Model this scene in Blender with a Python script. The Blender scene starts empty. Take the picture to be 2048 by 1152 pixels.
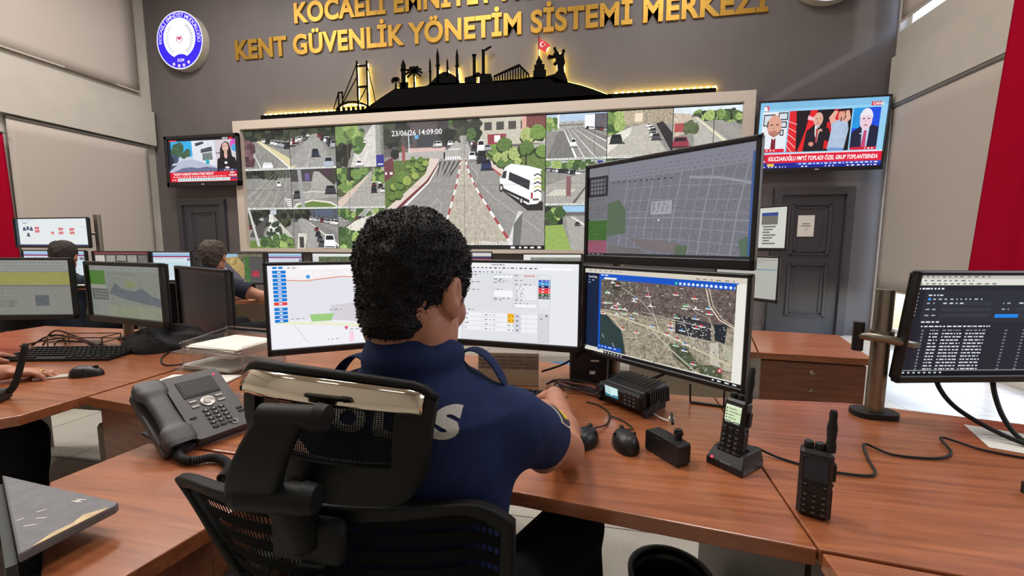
import bpy, bmesh, math, random
import numpy as np
from mathutils import Vector, Matrix, Euler
from mathutils.geometry import tessellate_polygon
from mathutils.bvhtree import BVHTree

SC = bpy.context.scene
COL = SC.collection
random.seed(7)
PI = math.pi
R = math.radians

# ---------------------------------------------------------------- camera
cam = bpy.data.cameras.new('camera')
cam.sensor_width = 36.0
cam.lens = 36.0 * 836.7 / 2048
cam.clip_start = .02
cam.clip_end = 100
cam_o = bpy.data.objects.new('camera', cam)
COL.objects.link(cam_o)
_yaw, _pit, _rol = R(10.862), R(6.131), R(.166)
_f = Vector((-math.sin(_yaw) * math.cos(_pit), math.cos(_yaw) * math.cos(_pit), -math.sin(_pit)))
_r = Vector((math.cos(_yaw), math.sin(_yaw), 0))
_u = _r.cross(_f)
_R = math.cos(_rol) * _r + math.sin(_rol) * _u
_U = -math.sin(_rol) * _r + math.cos(_rol) * _u
_m = Matrix((_R, _U, -_f)).transposed().to_4x4()
_m.translation = (0, 0, 1.265)
cam_o.matrix_world = _m
SC.camera = cam_o

# ---------------------------------------------------------------- exposure, sky, lamps
SC.view_settings.view_transform = 'Standard'
SC.view_settings.look = 'None'
SC.view_settings.exposure = 0
SC.view_settings.gamma = 1
SC.view_settings.use_curve_mapping = False
SC.cycles.use_denoising = True
SC.cycles.max_bounces = 8
SC.cycles.transparent_max_bounces = 16
SC.cycles.sample_clamp_indirect = 4

W = bpy.data.worlds.new('sky')
SC.world = W
W.use_nodes = True
_n = W.node_tree.nodes
_l = W.node_tree.links
_bg = _n['Background']
_sky = _n.new('ShaderNodeTexSky')
_sky.sky_type = 'NISHITA'
_sky.sun_disc = False
_sky.sun_elevation = R(48)
_sky.sun_rotation = R(80)
_l.new(_sky.outputs[0], _bg.inputs[0])
_bg.inputs[1].default_value = 1.0


def lamp(name, kind, loc, aim, energy, col=(1, 1, 1), size=1, sy=None, angle=None):
    d = bpy.data.lights.new(name, kind)
    d.energy = energy
    d.color = col
    if kind == 'AREA':
        d.size = size
        if sy:
            d.shape = 'RECTANGLE'
            d.size_y = sy
    elif kind == 'SUN':
        d.angle = angle or .01
    else:
        d.shadow_soft_size = size
    o = bpy.data.objects.new(name, d)
    COL.objects.link(o)
    o.location = loc
    o.rotation_euler = (Vector(aim) - Vector(loc)).to_track_quat('-Z', 'Y').to_euler()
    return o


# ceiling panels of the hall: warm white, high above and behind the camera
CEIL = 5.95
for i, (x, y, e) in enumerate(((-5.6, 1.6, 165), (-2.2, 2.1, 112), (1.2, 2.1, 80), (-5.6, 4.4, 120), (-2.2, 4.7, 84), (1.2, 4.7, 64), (-2.2, -1.8, 12), (1.2, -1.8, 10), (-5.6, -1.8, 20))):
    lamp('ceiling_lamp', 'AREA', (x, y, CEIL - .1), (x, y, 0), e, (1, .95, .90), 1.2, .6)
# daylight entering through the right-hand windows of the hall behind the camera
lamp('window_daylight', 'AREA', (3.6, 1.6, 2.6), (-1, 1.2, .8), 50, (.80, .86, 1), 1.8, 1.6)
lamp('sunlight', 'SUN', (9, 4, 8), (9 - 1.0, 4 + .22, 8 - .55), 3.0, (1, .96, .9), angle=.04)

# ================================================================ helpers
def s2l(c):
    c = c / 255.0
    return c / 12.92 if c <= .04045 else ((c + .055) / 1.055) ** 2.4


def rgb(r, g, b, a=1):
    return (s2l(r), s2l(g), s2l(b), a)


def mat(name, c, rough=.5, metal=0.0, noise=0.0, nsc=12, bump=0.0, bsc=150, coat=0.0, spec=.5, stretch=None, c2=None, emis=None, es=1.0, trans=0.0, alpha=1.0):
    m = bpy.data.materials.new(name)
    m.use_nodes = True
    n, l = m.node_tree.nodes, m.node_tree.links
    p = n['Principled BSDF']
    col = rgb(*c)
    p.inputs['Base Color'].default_value = col
    p.inputs['Roughness'].default_value = rough
    p.inputs['Metallic'].default_value = metal
    p.inputs['Specular IOR Level'].default_value = spec
    p.inputs['Coat Weight'].default_value = coat
    p.inputs['Coat Roughness'].default_value = .12
    p.inputs['Transmission Weight'].default_value = trans
    p.inputs['Alpha'].default_value = alpha
    if emis:
        p.inputs['Emission Color'].default_value = rgb(*emis)
        p.inputs['Emission Strength'].default_value = es
    tc = n.new('ShaderNodeTexCoord')
    src = tc.outputs['Object']
    if stretch:
        mp = n.new('ShaderNodeMapping')
        mp.inputs['Scale'].default_value = stretch
        l.new(src, mp.inputs[0])
        src = mp.outputs[0]
    if noise or c2:
        t = n.new('ShaderNodeTexNoise')
        t.inputs['Scale'].default_value = nsc
        t.inputs['Detail'].default_value = 6
        l.new(src, t.inputs['Vector'])
        mx = n.new('ShaderNodeMix')
        mx.data_type = 'RGBA'
        cc2 = rgb(*c2) if c2 else tuple(min(1, v * (1 + noise)) for v in col[:3]) + (1,)
        cc1 = col if c2 else tuple(v * (1 - noise) for v in col[:3]) + (1,)
        mx.inputs[6].default_value = cc1
        mx.inputs[7].default_value = cc2
        rmp = n.new('ShaderNodeMapRange')
        rmp.inputs[1].default_value = .3
        rmp.inputs[2].default_value = .7
        l.new(t.outputs[0], rmp.inputs[0])
        l.new(rmp.outputs[0], mx.inputs[0])
        l.new(mx.outputs[2], p.inputs['Base Color'])
    if bump:
        t2 = n.new('ShaderNodeTexNoise')
        t2.inputs['Scale'].default_value = bsc
        t2.inputs['Detail'].default_value = 3
        l.new(src, t2.inputs['Vector'])
        b = n.new('ShaderNodeBump')
        b.inputs['Strength'].default_value = bump
        b.inputs['Distance'].default_value = .01
        l.new(t2.outputs[0], b.inputs['Height'])
        l.new(b.outputs[0], p.inputs['Normal'])
    return m


def screen_mat(name, strength=1.0):
    m = bpy.data.materials.new(name)
    m.use_nodes = True
    n, l = m.node_tree.nodes, m.node_tree.links
    p = n['Principled BSDF']
    p.inputs['Base Color'].default_value = (.006, .006, .007, 1)
    p.inputs['Roughness'].default_value = .38
    p.inputs['Specular IOR Level'].default_value = .3
    a = n.new('ShaderNodeAttribute')
    a.attribute_name = 'picture'
    k = n.new('ShaderNodeAttribute')
    k.attribute_name = 'grain'
    tc = n.new('ShaderNodeTexCoord')
    t = n.new('ShaderNodeTexNoise')
    t.inputs['Detail'].default_value = 4
    t.inputs['Roughness'].default_value = .65
    l.new(tc.outputs['Object'], t.inputs['Vector'])
    l.new(k.outputs['Fac'], t.inputs['Scale'])
    mr = n.new('ShaderNodeMapRange')
    mr.inputs[1].default_value = .32
    mr.inputs[2].default_value = .68
    mr.inputs[3].default_value = -1
    mr.inputs[4].default_value = 1
    l.new(t.outputs[0], mr.inputs[0])
    mu = n.new('ShaderNodeMath')
    mu.operation = 'MULTIPLY_ADD'
    mu.inputs[2].default_value = 1
    l.new(mr.outputs[0], mu.inputs[0])
    l.new(a.outputs['Alpha'], mu.inputs[1])
    vm = n.new('ShaderNodeVectorMath')
    vm.operation = 'SCALE'
    l.new(a.outputs['Color'], vm.inputs[0])
    l.new(mu.outputs[0], vm.inputs['Scale'])
    l.new(vm.outputs[0], p.inputs['Emission Color'])
    p.inputs['Emission Strength'].default_value = strength
    m.cycles.emission_sampling = 'FRONT'
    return m


class MB:
    """collects shapes into one mesh"""

    def __init__(s):
        s.v = []
        s.f = []

    def add(s, vs, fs):
        o = len(s.v)
        s.v += [tuple(p) for p in vs]
        s.f += [tuple(i + o for i in q) for q in fs]
        return s

    def box(s, c, d, rot=None, ch=0.0):
        x, y, z = d[0] / 2, d[1] / 2, d[2] / 2
        if ch:
            c8 = min(ch, x * .9, y * .9, z * .9)
            vs = []
            for sx in (-1, 1):
                for sy in (-1, 1):
                    for sz in (-1, 1):
                        vs += [(sx * (x - c8), sy * (y - c8), sz * z), (sx * (x - c8), sy * y, sz * (z - c8)), (sx * x, sy * (y - c8), sz * (z - c8))]
            bm = bmesh.new()
            for p in vs:
                bm.verts.new(p)
            bmesh.ops.convex_hull(bm, input=bm.verts)
            bm.verts.index_update()
            vs = [v.co.copy() for v in bm.verts]
            fs = [[v.index for v in f.verts] for f in bm.faces]
            bm.free()
        else:
            vs = [Vector((a, b, g)) for a in (-x, x) for b in (-y, y) for g in (-z, z)]
            fs = [(0, 1, 3, 2), (4, 6, 7, 5), (0, 4, 5, 1), (2, 3, 7, 6), (0, 2, 6, 4), (1, 5, 7, 3)]
        M = (Euler(rot).to_matrix() if isinstance(rot, (tuple, list)) else rot) if rot is not None else Matrix.Identity(3)
        C = Vector(c)
        return s.add([C + M @ Vector(p) for p in vs], fs)

    def cyl(s, a, b, r0, r1=None, n=20, cap=True):
        a, b = Vector(a), Vector(b)
        r1 = r0 if r1 is None else r1
        d = (b - a).normalized()
        e = d.orthogonal().normalized()
        g = d.cross(e)
        vs = []
        for p, r in ((a, r0), (b, r1)):
            for i in range(n):
                t = 2 * PI * i / n
                vs.append(p + (e * math.cos(t) + g * math.sin(t)) * r)
        fs = [(i, (i + 1) % n, n + (i + 1) % n, n + i) for i in range(n)]
        if cap:
            fs += [tuple(range(n - 1, -1, -1)), tuple(range(n, 2 * n))]
        return s.add(vs, fs)

    def lathe(s, prof, c=(0, 0, 0), n=24, ax=(0, 0, 1)):
        """prof: (radius, height) pairs along ax"""
        ax = Vector(ax).normalized()
        e = ax.orthogonal().normalized()
        g = ax.cross(e)
        c = Vector(c)
        vs, fs = [], []
        for r, h in prof:
            for i in range(n):
                t = 2 * PI * i / n
                vs.append(c + ax * h + (e * math.cos(t) + g * math.sin(t)) * max(r, 1e-5))
        for k in range(len(prof) - 1):
            for i in range(n):
                j = (i + 1) % n
                fs.append((k * n + i, k * n + j, (k + 1) * n + j, (k + 1) * n + i))
        return s.add(vs, fs)

    def tube(s, pts, r, n=8, sub=6):
        P = [Vector(p) for p in pts]
        if sub > 1 and len(P) > 2:
            Q = []
            for i in range(len(P) - 1):
                p0, p1, p2, p3 = P[max(i - 1, 0)], P[i], P[i + 1], P[min(i + 2, len(P) - 1)]
                for k in range(sub):
                    t = k / sub
                    Q.append(.5 * ((2 * p1) + (p2 - p0) * t + (2 * p0 - 5 * p1 + 4 * p2 - p3) * t * t + (3 * p1 - p0 - 3 * p2 + p3) * t ** 3))
            P = Q + [P[-1]]
        vs, fs = [], []
        e = None
        for i, p in enumerate(P):
            d = (P[min(i + 1, len(P) - 1)] - P[max(i - 1, 0)]).normalized()
            if e is None:
                e = d.orthogonal().normalized()
            e = (e - d * e.dot(d)).normalized()
            g = d.cross(e)
            rr = r(i / (len(P) - 1)) if callable(r) else r
            for k in range(n):
                t = 2 * PI * k / n
                vs.append(p + (e * math.cos(t) + g * math.sin(t)) * rr)
        m = len(P)
        for i in range(m - 1):
            for k in range(n):
                j = (k + 1) % n
                fs.append((i * n + k, i * n + j, (i + 1) * n + j, (i + 1) * n + k))
        fs += [tuple(range(n - 1, -1, -1)), tuple(range((m - 1) * n, m * n))]
        return s.add(vs, fs)

    def prism(s, poly, h0, h1, M=None):
        """polygon (2d) extruded from h0 to h1; M maps (x, y, h) to space"""
        n = len(poly)
        area = sum(poly[i][0] * poly[(i + 1) % n][1] - poly[(i + 1) % n][0] * poly[i][1] for i in range(n))
        if area < 0:
            poly = poly[::-1]
        f = M or (lambda x, y, h: (x, y, h))
        vs = [f(x, y, h0) for x, y in poly] + [f(x, y, h1) for x, y in poly]
        tri = tessellate_polygon([[Vector((x, y, 0)) for x, y in poly]])
        fs = []
        for t in tri:
            a, b, c = t
            cr = (poly[b][0] - poly[a][0]) * (poly[c][1] - poly[a][1]) - (poly[b][1] - poly[a][1]) * (poly[c][0] - poly[a][0])
            if cr < 0:
                a, b, c = a, c, b
            fs.append((a + n, b + n, c + n))
            fs.append((a, c, b))
        fs += [(i, (i + 1) % n, n + (i + 1) % n, n + i) for i in range(n)]
        return s.add(vs, fs)

    def ball(s, c, r, n=16, m=10, rot=None):
        if not isinstance(r, (tuple, list)):
            r = (r, r, r)
        M = Euler(rot).to_matrix() if rot else Matrix.Identity(3)
        C = Vector(c)
        vs, fs = [C + M @ Vector((0, 0, r[2]))], []
        for j in range(1, m):
            a = PI * j / m
            for i in range(n):
                t = 2 * PI * i / n
                vs.append(C + M @ Vector((r[0] * math.sin(a) * math.cos(t), r[1] * math.sin(a) * math.sin(t), r[2] * math.cos(a))))
        vs.append(C + M @ Vector((0, 0, -r[2])))
        for i in range(n):
            fs.append((0, 1 + i, 1 + (i + 1) % n))
            fs.append((len(vs) - 1, 1 + (m - 2) * n + (i + 1) % n, 1 + (m - 2) * n + i))
        for j in range(m - 2):
            for i in range(n):
                k = (i + 1) % n
                fs.append((1 + j * n + i, 1 + (j + 1) * n + i, 1 + (j + 1) * n + k, 1 + j * n + k))
        return s.add(vs, fs)

    def grid(s, fn, nu, nv, thick=None):
        """surface fn(u, v) -> point; with thickness vector function or None"""
        vs = [Vector(fn(i / nu, j / nv)) for j in range(nv + 1) for i in range(nu + 1)]
        w = nu + 1
        fs = [(j * w + i, j * w + i + 1, (j + 1) * w + i + 1, (j + 1) * w + i) for j in range(nv) for i in range(nu)]
        if thick:
            T = Vector(thick)
            o = len(vs)
            vs += [p + T for p in vs]
            fs += [tuple(q + o for q in f[::-1]) for f in fs]
            ring = [i for i in range(w)] + [j * w + nu for j in range(1, nv + 1)] + [nv * w + i for i in range(nu - 1, -1, -1)] + [j * w for j in range(nv - 1, 0, -1)]
            k = len(ring)
            fs += [(ring[(i + 1) % k], ring[i], ring[i] + o, ring[(i + 1) % k] + o) for i in range(k)]
        return s.add(vs, fs)

    def build(s, name, m, parent=None, smooth=False, org=(0, 0, 0), auto=None, fix=True):
        me = bpy.data.meshes.new(name)
        ox, oy, oz = org
        me.from_pydata([(x - ox, y - oy, z - oz) for x, y, z in s.v], [], s.f)
        me.materials.append(m)
        if fix:
            bm = bmesh.new()
            bm.from_mesh(me)
            bmesh.ops.recalc_face_normals(bm, faces=bm.faces)
            bm.to_mesh(me)
            bm.free()
        if smooth or auto:
            me.polygons.foreach_set('use_smooth', [True] * len(me.polygons))
            if auto:
                me.set_sharp_from_angle(angle=R(auto))
        o = bpy.data.objects.new(name, me)
        COL.objects.link(o)
        if parent:
            o.parent = parent
        return o


def thing(name, label, cat, loc=(0, 0, 0), rz=0.0, group=None):
    o = bpy.data.objects.new(name, None)
    o.empty_display_size = .05
    COL.objects.link(o)
    o.location = loc
    o.rotation_euler = (0, 0, rz)
    return tag(o, label, cat, group)


def tag(o, label, cat, group=None):
    o['label'] = label
    o['category'] = cat
    if group:
        o['group'] = group
    return o


def struct(o, label=None):
    o['kind'] = 'structure'
    if label:
        o['label'] = label
    return o


def rounded(w, h, r, n=5, cx=0, cy=0):
    pts = []
    for qx, qy, a0 in ((1, 1, 0), (-1, 1, 90), (-1, -1, 180), (1, -1, 270)):
        for i in range(n + 1):
            a = R(a0 + 90 * i / n)
            pts.append((cx + qx * (w / 2 - r) + r * math.cos(a), cy + qy * (h / 2 - r) + r * math.sin(a)))
    return pts


# ---------------------------------------------------------------- lettering
_gl = {}


def glyphs(chars, bold=.0, res=2, extrude=0.0):
    """outline meshes and advance widths of characters at size 1"""
    todo = [c for c in dict.fromkeys(chars) if (c, bold, res, extrude) not in _gl and c != ' ']
    objs = []
    for c in todo + ['HH']:
        pair = []
        for body in ((c, 'H' + c + 'H') if c != 'HH' else ('HH',)):
            cu = bpy.data.curves.new('t', 'FONT')
            cu.body = body
            cu.size = 1
            cu.offset = bold
            cu.resolution_u = res
            cu.extrude = extrude
            o = bpy.data.objects.new('t', cu)
            COL.objects.link(o)
            pair.append(o)
        objs.append((c, pair))
    dg = bpy.context.evaluated_depsgraph_get()
    dg.update()
    hh = None
    got = {}
    for c, pair in objs:
        me = pair[0].evaluated_get(dg).to_mesh()
        vs = [v.co.copy() for v in me.vertices]
        fs = [tuple(p.vertices) for p in me.polygons]
        w = 0
        if c == 'HH':
            hh = max(v.x for v in vs) - min(v.x for v in vs)
        else:
            m2 = pair[1].evaluated_get(dg).to_mesh()
            xs = [v.co.x for v in m2.vertices]
            w = max(xs) - min(xs)
        got[c] = (vs, fs, w)
    for c in todo:
        vs, fs, w = got[c]
        _gl[(c, bold, res, extrude)] = (vs, fs, w - hh)
    for c, pair in objs:
        for o in pair:
            cu = o.data
            bpy.data.objects.remove(o)
            bpy.data.curves.remove(cu)


def layout(text, bold=0.0, res=2, extrude=0.0, space=.28, track=0.0):
    glyphs(text, bold, res, extrude)
    x = 0
    out = []
    for c in text:
        if c == ' ':
            x += space
            continue
        vs, fs, w = _gl[(c, bold, res, extrude)]
        out.append((c, x, vs, fs))
        x += w + track
    return out, x


CAP = .73   # cap height of the built-in face at size 1, measured below
_o, _ = layout('H')
CAP = max(v.y for v in _o[0][2])


# ---------------------------------------------------------------- pictures shown on screens
class Scr:
    """flat picture drawn with polygons: u to the right, v downwards, both 0..1"""

    def __init__(s, w, h, eps=1.2e-5):
        s.w, s.h, s.eps = w, h, eps
        s.v, s.f, s.c, s.g = [], [], [], []
        s.k = 0
        s.box4 = (0, 0, 1, 1)

    def sub(s, u0, v0, u1, v1):
        t = object.__new__(Scr)
        t.__dict__ = dict(s.__dict__)
        a, b, c, d = s.box4
        t.box4 = (a + (c - a) * u0, b + (d - b) * v0, a + (c - a) * u1, b + (d - b) * v1)
        t.root = getattr(s, 'root', s)
        return t

    def _emit(s, polys, col, a, g):
        r = getattr(s, 'root', s)
        r.k += 1
        y = -r.k * r.eps
        x0, y0, x1, y1 = s.box4
        g_ = sum(col[:3]) / 3
        k_, w_ = getattr(r, 'sat', 1), getattr(r, 'gain', 1)
        c = tuple(s2l(min(255, max(0, w_ * (g_ + (x - g_) * k_)))) for x in col[:3]) + (a,)
        for p in polys:
            o = len(r.v)
            for u, v in p:
                r.v.append((((x0 + (x1 - x0) * u) - .5) * r.w, y, (.5 - (y0 + (y1 - y0) * v)) * r.h))
            r.f.append(tuple(range(o, o + len(p))))
            r.c.append(c)
            r.g.append(g)

    @staticmethod
    def clip(p):
        for ax, lim, sg in ((0, 0, 1), (0, 1, -1), (1, 0, 1), (1, 1, -1)):
            q = []
            for i in range(len(p)):
                A, B = p[i - 1], p[i]
                ia, ib = sg * (A[ax] - lim) >= 0, sg * (B[ax] - lim) >= 0
                if ia != ib:
                    t = (lim - A[ax]) / (B[ax] - A[ax])
                    q.append((A[0] + t * (B[0] - A[0]), A[1] + t * (B[1] - A[1])))
                if ib:
                    q.append(B)
            p = q
            if not p:
                return p
        return p

    def poly(s, pts, col, a=0.0, g=40):
        p = s.clip([tuple(q) for q in pts])
        if len(p) < 3:
            return s
        if len(p) > 4:
            tri = tessellate_polygon([[Vector((x, y, 0)) for x, y in p]])
            s._emit([[p[i] for i in t] for t in tri], col, a, g)
        else:
            s._emit([p], col, a, g)
        return s

    def rect(s, u0, v0, u1, v1, col, a=0.0, g=40):
        return s.poly([(u0, v0), (u1, v0), (u1, v1), (u0, v1)], col, a, g)

    def line(s, pts, wd, col, a=0.0, g=40):
        x0, y0, x1, y1 = s.box4
        asp = ((x1 - x0) * s.w) / ((y1 - y0) * s.h)
        for i in range(len(pts) - 1):
            (ax, ay), (bx, by) = pts[i], pts[i + 1]
            dx, dy = (bx - ax) * asp, by - ay
            L = math.hypot(dx, dy) or 1
            w0 = wd[i] if isinstance(wd, (list, tuple)) else wd
            w1 = wd[i + 1] if isinstance(wd, (list, tuple)) else wd
            nx, ny = -dy / L, dx / L
            s.poly([(ax + nx * w0 / 2 / asp, ay + ny * w0 / 2), (bx + nx * w1 / 2 / asp, by + ny * w1 / 2), (bx - nx * w1 / 2 / asp, by - ny * w1 / 2), (ax - nx * w0 / 2 / asp, ay - ny * w0 / 2)], col, a, g)
        return s

    def blob(s, u, v, r, col, a=.5, g=40, ry=None, n=11, jag=.25, rnd=random):
        x0, y0, x1, y1 = s.box4
        asp = ((x1 - x0) * s.w) / ((y1 - y0) * s.h)
        ry = ry or r * asp
        k = []
        for i in range(n):
            q = 1 - jag * rnd.random()
            k.append((u + r * q * math.cos(2 * PI * i / n), v + ry * q * math.sin(2 * PI * i / n)))
        return s.poly(k, col, a, g)

    def text(s, t, u, v, hgt, col, bold=.0, maxw=None, skew=0.0, align='l'):
        """cap height hgt (in v), baseline at v"""
        lay, wd = layout(t, bold)
        x0, y0, x1, y1 = s.box4
        asp = ((x1 - x0) * s.w) / ((y1 - y0) * s.h)
        ky = hgt / CAP
        kx = ky / asp
        if maxw:
            kx = maxw / wd if maxw > 0 else kx
        if align == 'c':
            u -= wd * kx / 2
        polys = []
        for c, x, vs, fs in lay:
            for f in fs:
                p = [(u + (x + vs[i].x + skew * vs[i].y) * kx, v - vs[i].y * ky) for i in f]
                if all(-.001 <= a <= 1.001 and -.001 <= b <= 1.001 for a, b in p):
                    polys.append(p)
        if polys:
            s._emit(polys, col, 0, 40)
        return s

    def scribble(s, u0, v0, u1, hgt, col, rnd=random, fill=.8):
        """a row of words too small to read"""
        polys = []
        u = u0
        x0, y0, x1, y1 = s.box4
        while u < u1 - .004:
            w = (.006 + .02 * rnd.random())
            e = min(u1, u + w)
            polys.append([(u, v0), (e, v0), (e, v0 + hgt), (u, v0 + hgt)])
            u = e + .004 + .006 * rnd.random() + (1 - fill) * .05
        if polys:
            s._emit(polys, col, .25, 900)
        return s

    def build(s, name, m, parent, loc=(0, 0, 0)):
        me = bpy.data.meshes.new(name)
        me.from_pydata([(x + loc[0], y + loc[1], z + loc[2]) for x, y, z in s.v], [], s.f)
        me.materials.append(m)
        me.attributes.new('picture', 'FLOAT_COLOR', 'CORNER')
        me.attributes.new('grain', 'FLOAT', 'CORNER')
        A, G = me.attributes['picture'], me.attributes['grain']
        cs, gs = [], []
        bm = None
        for f, c, g in zip(s.f, s.c, s.g):
            for _ in f:
                cs += c
                gs.append(g)
        A.data.foreach_set('color', cs)
        G.data.foreach_set('value', gs)
        # all faces look to -y
        flip = [p.index for p in me.polygons if p.normal.y > 0]
        for i in flip:
            me.polygons[i].flip()
        o = bpy.data.objects.new(name, me)
        COL.objects.link(o)
        if parent:
            o.parent = parent
        return o


# ---------------------------------------------------------------- materials
M_BLACK = mat('black_plastic', (26, 26, 28), .42, noise=.12, nsc=60)
M_BLACKM = mat('matt_black_plastic', (17, 17, 18), .6, bump=.15, bsc=400)
M_DGREY = mat('dark_grey_plastic', (74, 70, 72), .5, bump=.1, bsc=500)
M_MGREY = mat('grey_metal_paint', (120, 118, 112), .4, .3, noise=.06)
M_ALU = mat('brushed_aluminium', (150, 144, 132), .32, .85, noise=.12, nsc=40, stretch=(30, 30, 1))
M_CHROME = mat('chrome', (225, 215, 198), .08, 1.0)
M_RUBBER = mat('rubber', (14, 14, 14), .7)
M_WHITE = mat('white_plastic', (214, 210, 202), .4)
M_KEY = mat('key_legend', (205, 205, 205), .5)
M_SCR = screen_mat('screen_picture')
M_SKIN = mat('skin', (176, 122, 98), .5, noise=.10, nsc=22, bump=.12, bsc=260, spec=.35)
M_PAPER = mat('paper', (226, 222, 214), .75, noise=.03)
M_GLASS = mat('clear_acrylic', (235, 238, 240), .05, trans=.95, alpha=.45)
M_RED_LED = mat('red_light', (120, 0, 0), .4, emis=(255, 40, 60), es=4)
M_WHITE_LED = mat('white_light', (200, 200, 200), .4, emis=(255, 255, 255), es=2.5)

# ================================================================ the room
XL, XR, YB, YF = -7.9, 3.77, 6.5, -3.2
M_WALLD = mat('charcoal_wall_paint', (98, 92, 92), .55, noise=.05, nsc=3, bump=.12, bsc=180, spec=.35)
M_WALLB = mat('beige_wall_paint', (178, 173, 165), .7, noise=.04, nsc=4, bump=.06, bsc=120)
M_CEIL = mat('ceiling_paint', (196, 190, 180), .8)
M_DOORD = mat('dark_grey_door', (62, 61, 66), .35, noise=.05, spec=.5)


def tile_mat():
    m = mat('floor_tiles', (188, 182, 170), .28)
    n, l = m.node_tree.nodes, m.node_tree.links
    p = n['Principled BSDF']
    tc = n.new('ShaderNodeTexCoord')
    br = n.new('ShaderNodeTexBrick')
    br.offset = 0
    br.inputs['Scale'].default_value = 1
    br.inputs['Brick Width'].default_value = .6
    br.inputs['Row Height'].default_value = .6
    br.inputs['Mortar Size'].default_value = .004
    br.inputs['Color1'].default_value = rgb(190, 184, 172)
    br.inputs['Color2'].default_value = rgb(182, 177, 167)
    br.inputs['Mortar'].default_value = rgb(110, 104, 98)
    ns = n.new('ShaderNodeTexNoise')
    ns.inputs['Scale'].default_value = 60
    ns.inputs['Detail'].default_value = 6
    mx = n.new('ShaderNodeMix')
    mx.data_type = 'RGBA'
    mx.blend_type = 'MULTIPLY'
    mx.inputs[0].default_value = .35
    l.new(tc.outputs['Object'], br.inputs['Vector'])
    l.new(tc.outputs['Object'], ns.inputs['Vector'])
    l.new(br.outputs['Color'], mx.inputs[6])
    l.new(ns.outputs['Color'], mx.inputs[7])
    l.new(mx.outputs[2], p.inputs['Base Color'])
    return m


M_FLOOR = tile_mat()


def pane_mat():
    m = bpy.data.materials.new('window_glass')
    m.use_nodes = True
    n, l = m.node_tree.nodes, m.node_tree.links
    n.remove(n['Principled BSDF'])
    a = n.new('ShaderNodeBsdfTransparent')
    b = n.new('ShaderNodeBsdfGlossy')
    b.inputs['Roughness'].default_value = .02
    x = n.new('ShaderNodeMixShader')
    x.inputs[0].default_value = .07
    l.new(a.outputs[0], x.inputs[1])
    l.new(b.outputs[0], x.inputs[2])
    l.new(x.outputs[0], n['Material Output'].inputs[0])
    return m


def cloth_mat(name, c, tr):
    m = bpy.data.materials.new(name)
    m.use_nodes = True
    n, l = m.node_tree.nodes, m.node_tree.links
    n.remove(n['Principled BSDF'])
    a = n.new('ShaderNodeBsdfDiffuse')
    b = n.new('ShaderNodeBsdfTranslucent')
    a.inputs[0].default_value = b.inputs[0].default_value = rgb(*c)
    t = n.new('ShaderNodeTexNoise')
    t.inputs['Scale'].default_value = 260
    bp = n.new('ShaderNodeBump')
    bp.inputs['Strength'].default_value = .2
    bp.inputs['Distance'].default_value = .005
    l.new(t.outputs[0], bp.inputs['Height'])
    l.new(bp.outputs[0], a.inputs['Normal'])
    x = n.new('ShaderNodeMixShader')
    x.inputs[0].default_value = tr
    l.new(a.outputs[0], x.inputs[1])
    l.new(b.outputs[0], x.inputs[2])
    l.new(x.outputs[0], n['Material Output'].inputs[0])
    return m


M_PANE = pane_mat()
M_BLIND = cloth_mat('blind_cloth', (180, 171, 163), .06)
M_FLAG = cloth_mat('red_cloth', (166, 16, 44), .15)

struct(MB().box(((XL + XR) / 2, (YB + YF) / 2, -.05), (XR - XL + .4, YB - YF + .4, .1)).build('floor', M_FLOOR))
struct(MB().box(((XL + XR) / 2, (YB + YF) / 2, CEIL + .06), (XR - XL + .4, YB - YF + .4, .12)).build('ceiling', M_CEIL))
struct(MB().box(((XL + XR) / 2, YB + .1, CEIL / 2), (XR - XL + .4, .2, CEIL)).build('wall_back', M_WALLD))
struct(MB().box(((XL + XR) / 2, YF - .1, CEIL / 2), (XR - XL + .4, .2, CEIL)).build('wall_front', M_WALLB))
struct(MB().box((XL - .1, (YB + YF) / 2, CEIL / 2), (.2, YB - YF, CEIL)).build('wall_left', M_WALLB))
# right wall with a low and a high window
W1 = (3.2, 6.47, .12, 2.95)
W2 = (2.6, 6.47, 3.95, 5.6)
wr = MB()


def wbox(b, y0, y1, z0, z1, x0=XR, x1=XR + .2):
    b.box(((x0 + x1) / 2, (y0 + y1) / 2, (z0 + z1) / 2), (x1 - x0, y1 - y0, z1 - z0))


wbox(wr, YF, 2.6, 0, CEIL)
wbox(wr, 6.47, YB, 0, CEIL)
wbox(wr, 2.6, 3.2, 0, 3.95)
wbox(wr, 3.2, 6.47, 0, .12)
wbox(wr, 3.2, 6.47, 2.95, 3.95)
wbox(wr, 2.6, 6.47, 5.6, CEIL)
struct(wr.build('wall_right', M_WALLB))
for i, (y0, y1, z0, z1) in enumerate((W1, W2)):
    fr = MB()
    for a, b, c, d in ((y0, y1, z0, z0 + .05), (y0, y1, z1 - .05, z1), (y0, y0 + .05, z0, z1), (y1 - .05, y1, z0, z1), ((y0 + y1) / 2 - .03, (y0 + y1) / 2 + .03, z0, z1)):
        wbox(fr, a, b, c, d, XR + .1, XR + .16)
    f = struct(fr.build('window_%d' % (i + 1), M_WHITE))
    pn = MB()
    wbox(pn, y0 + .04, y1 - .04, z0 + .04, z1 - .04, XR + .128, XR + .132)
    pn.build('glass_pane', M_PANE, f)
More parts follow.
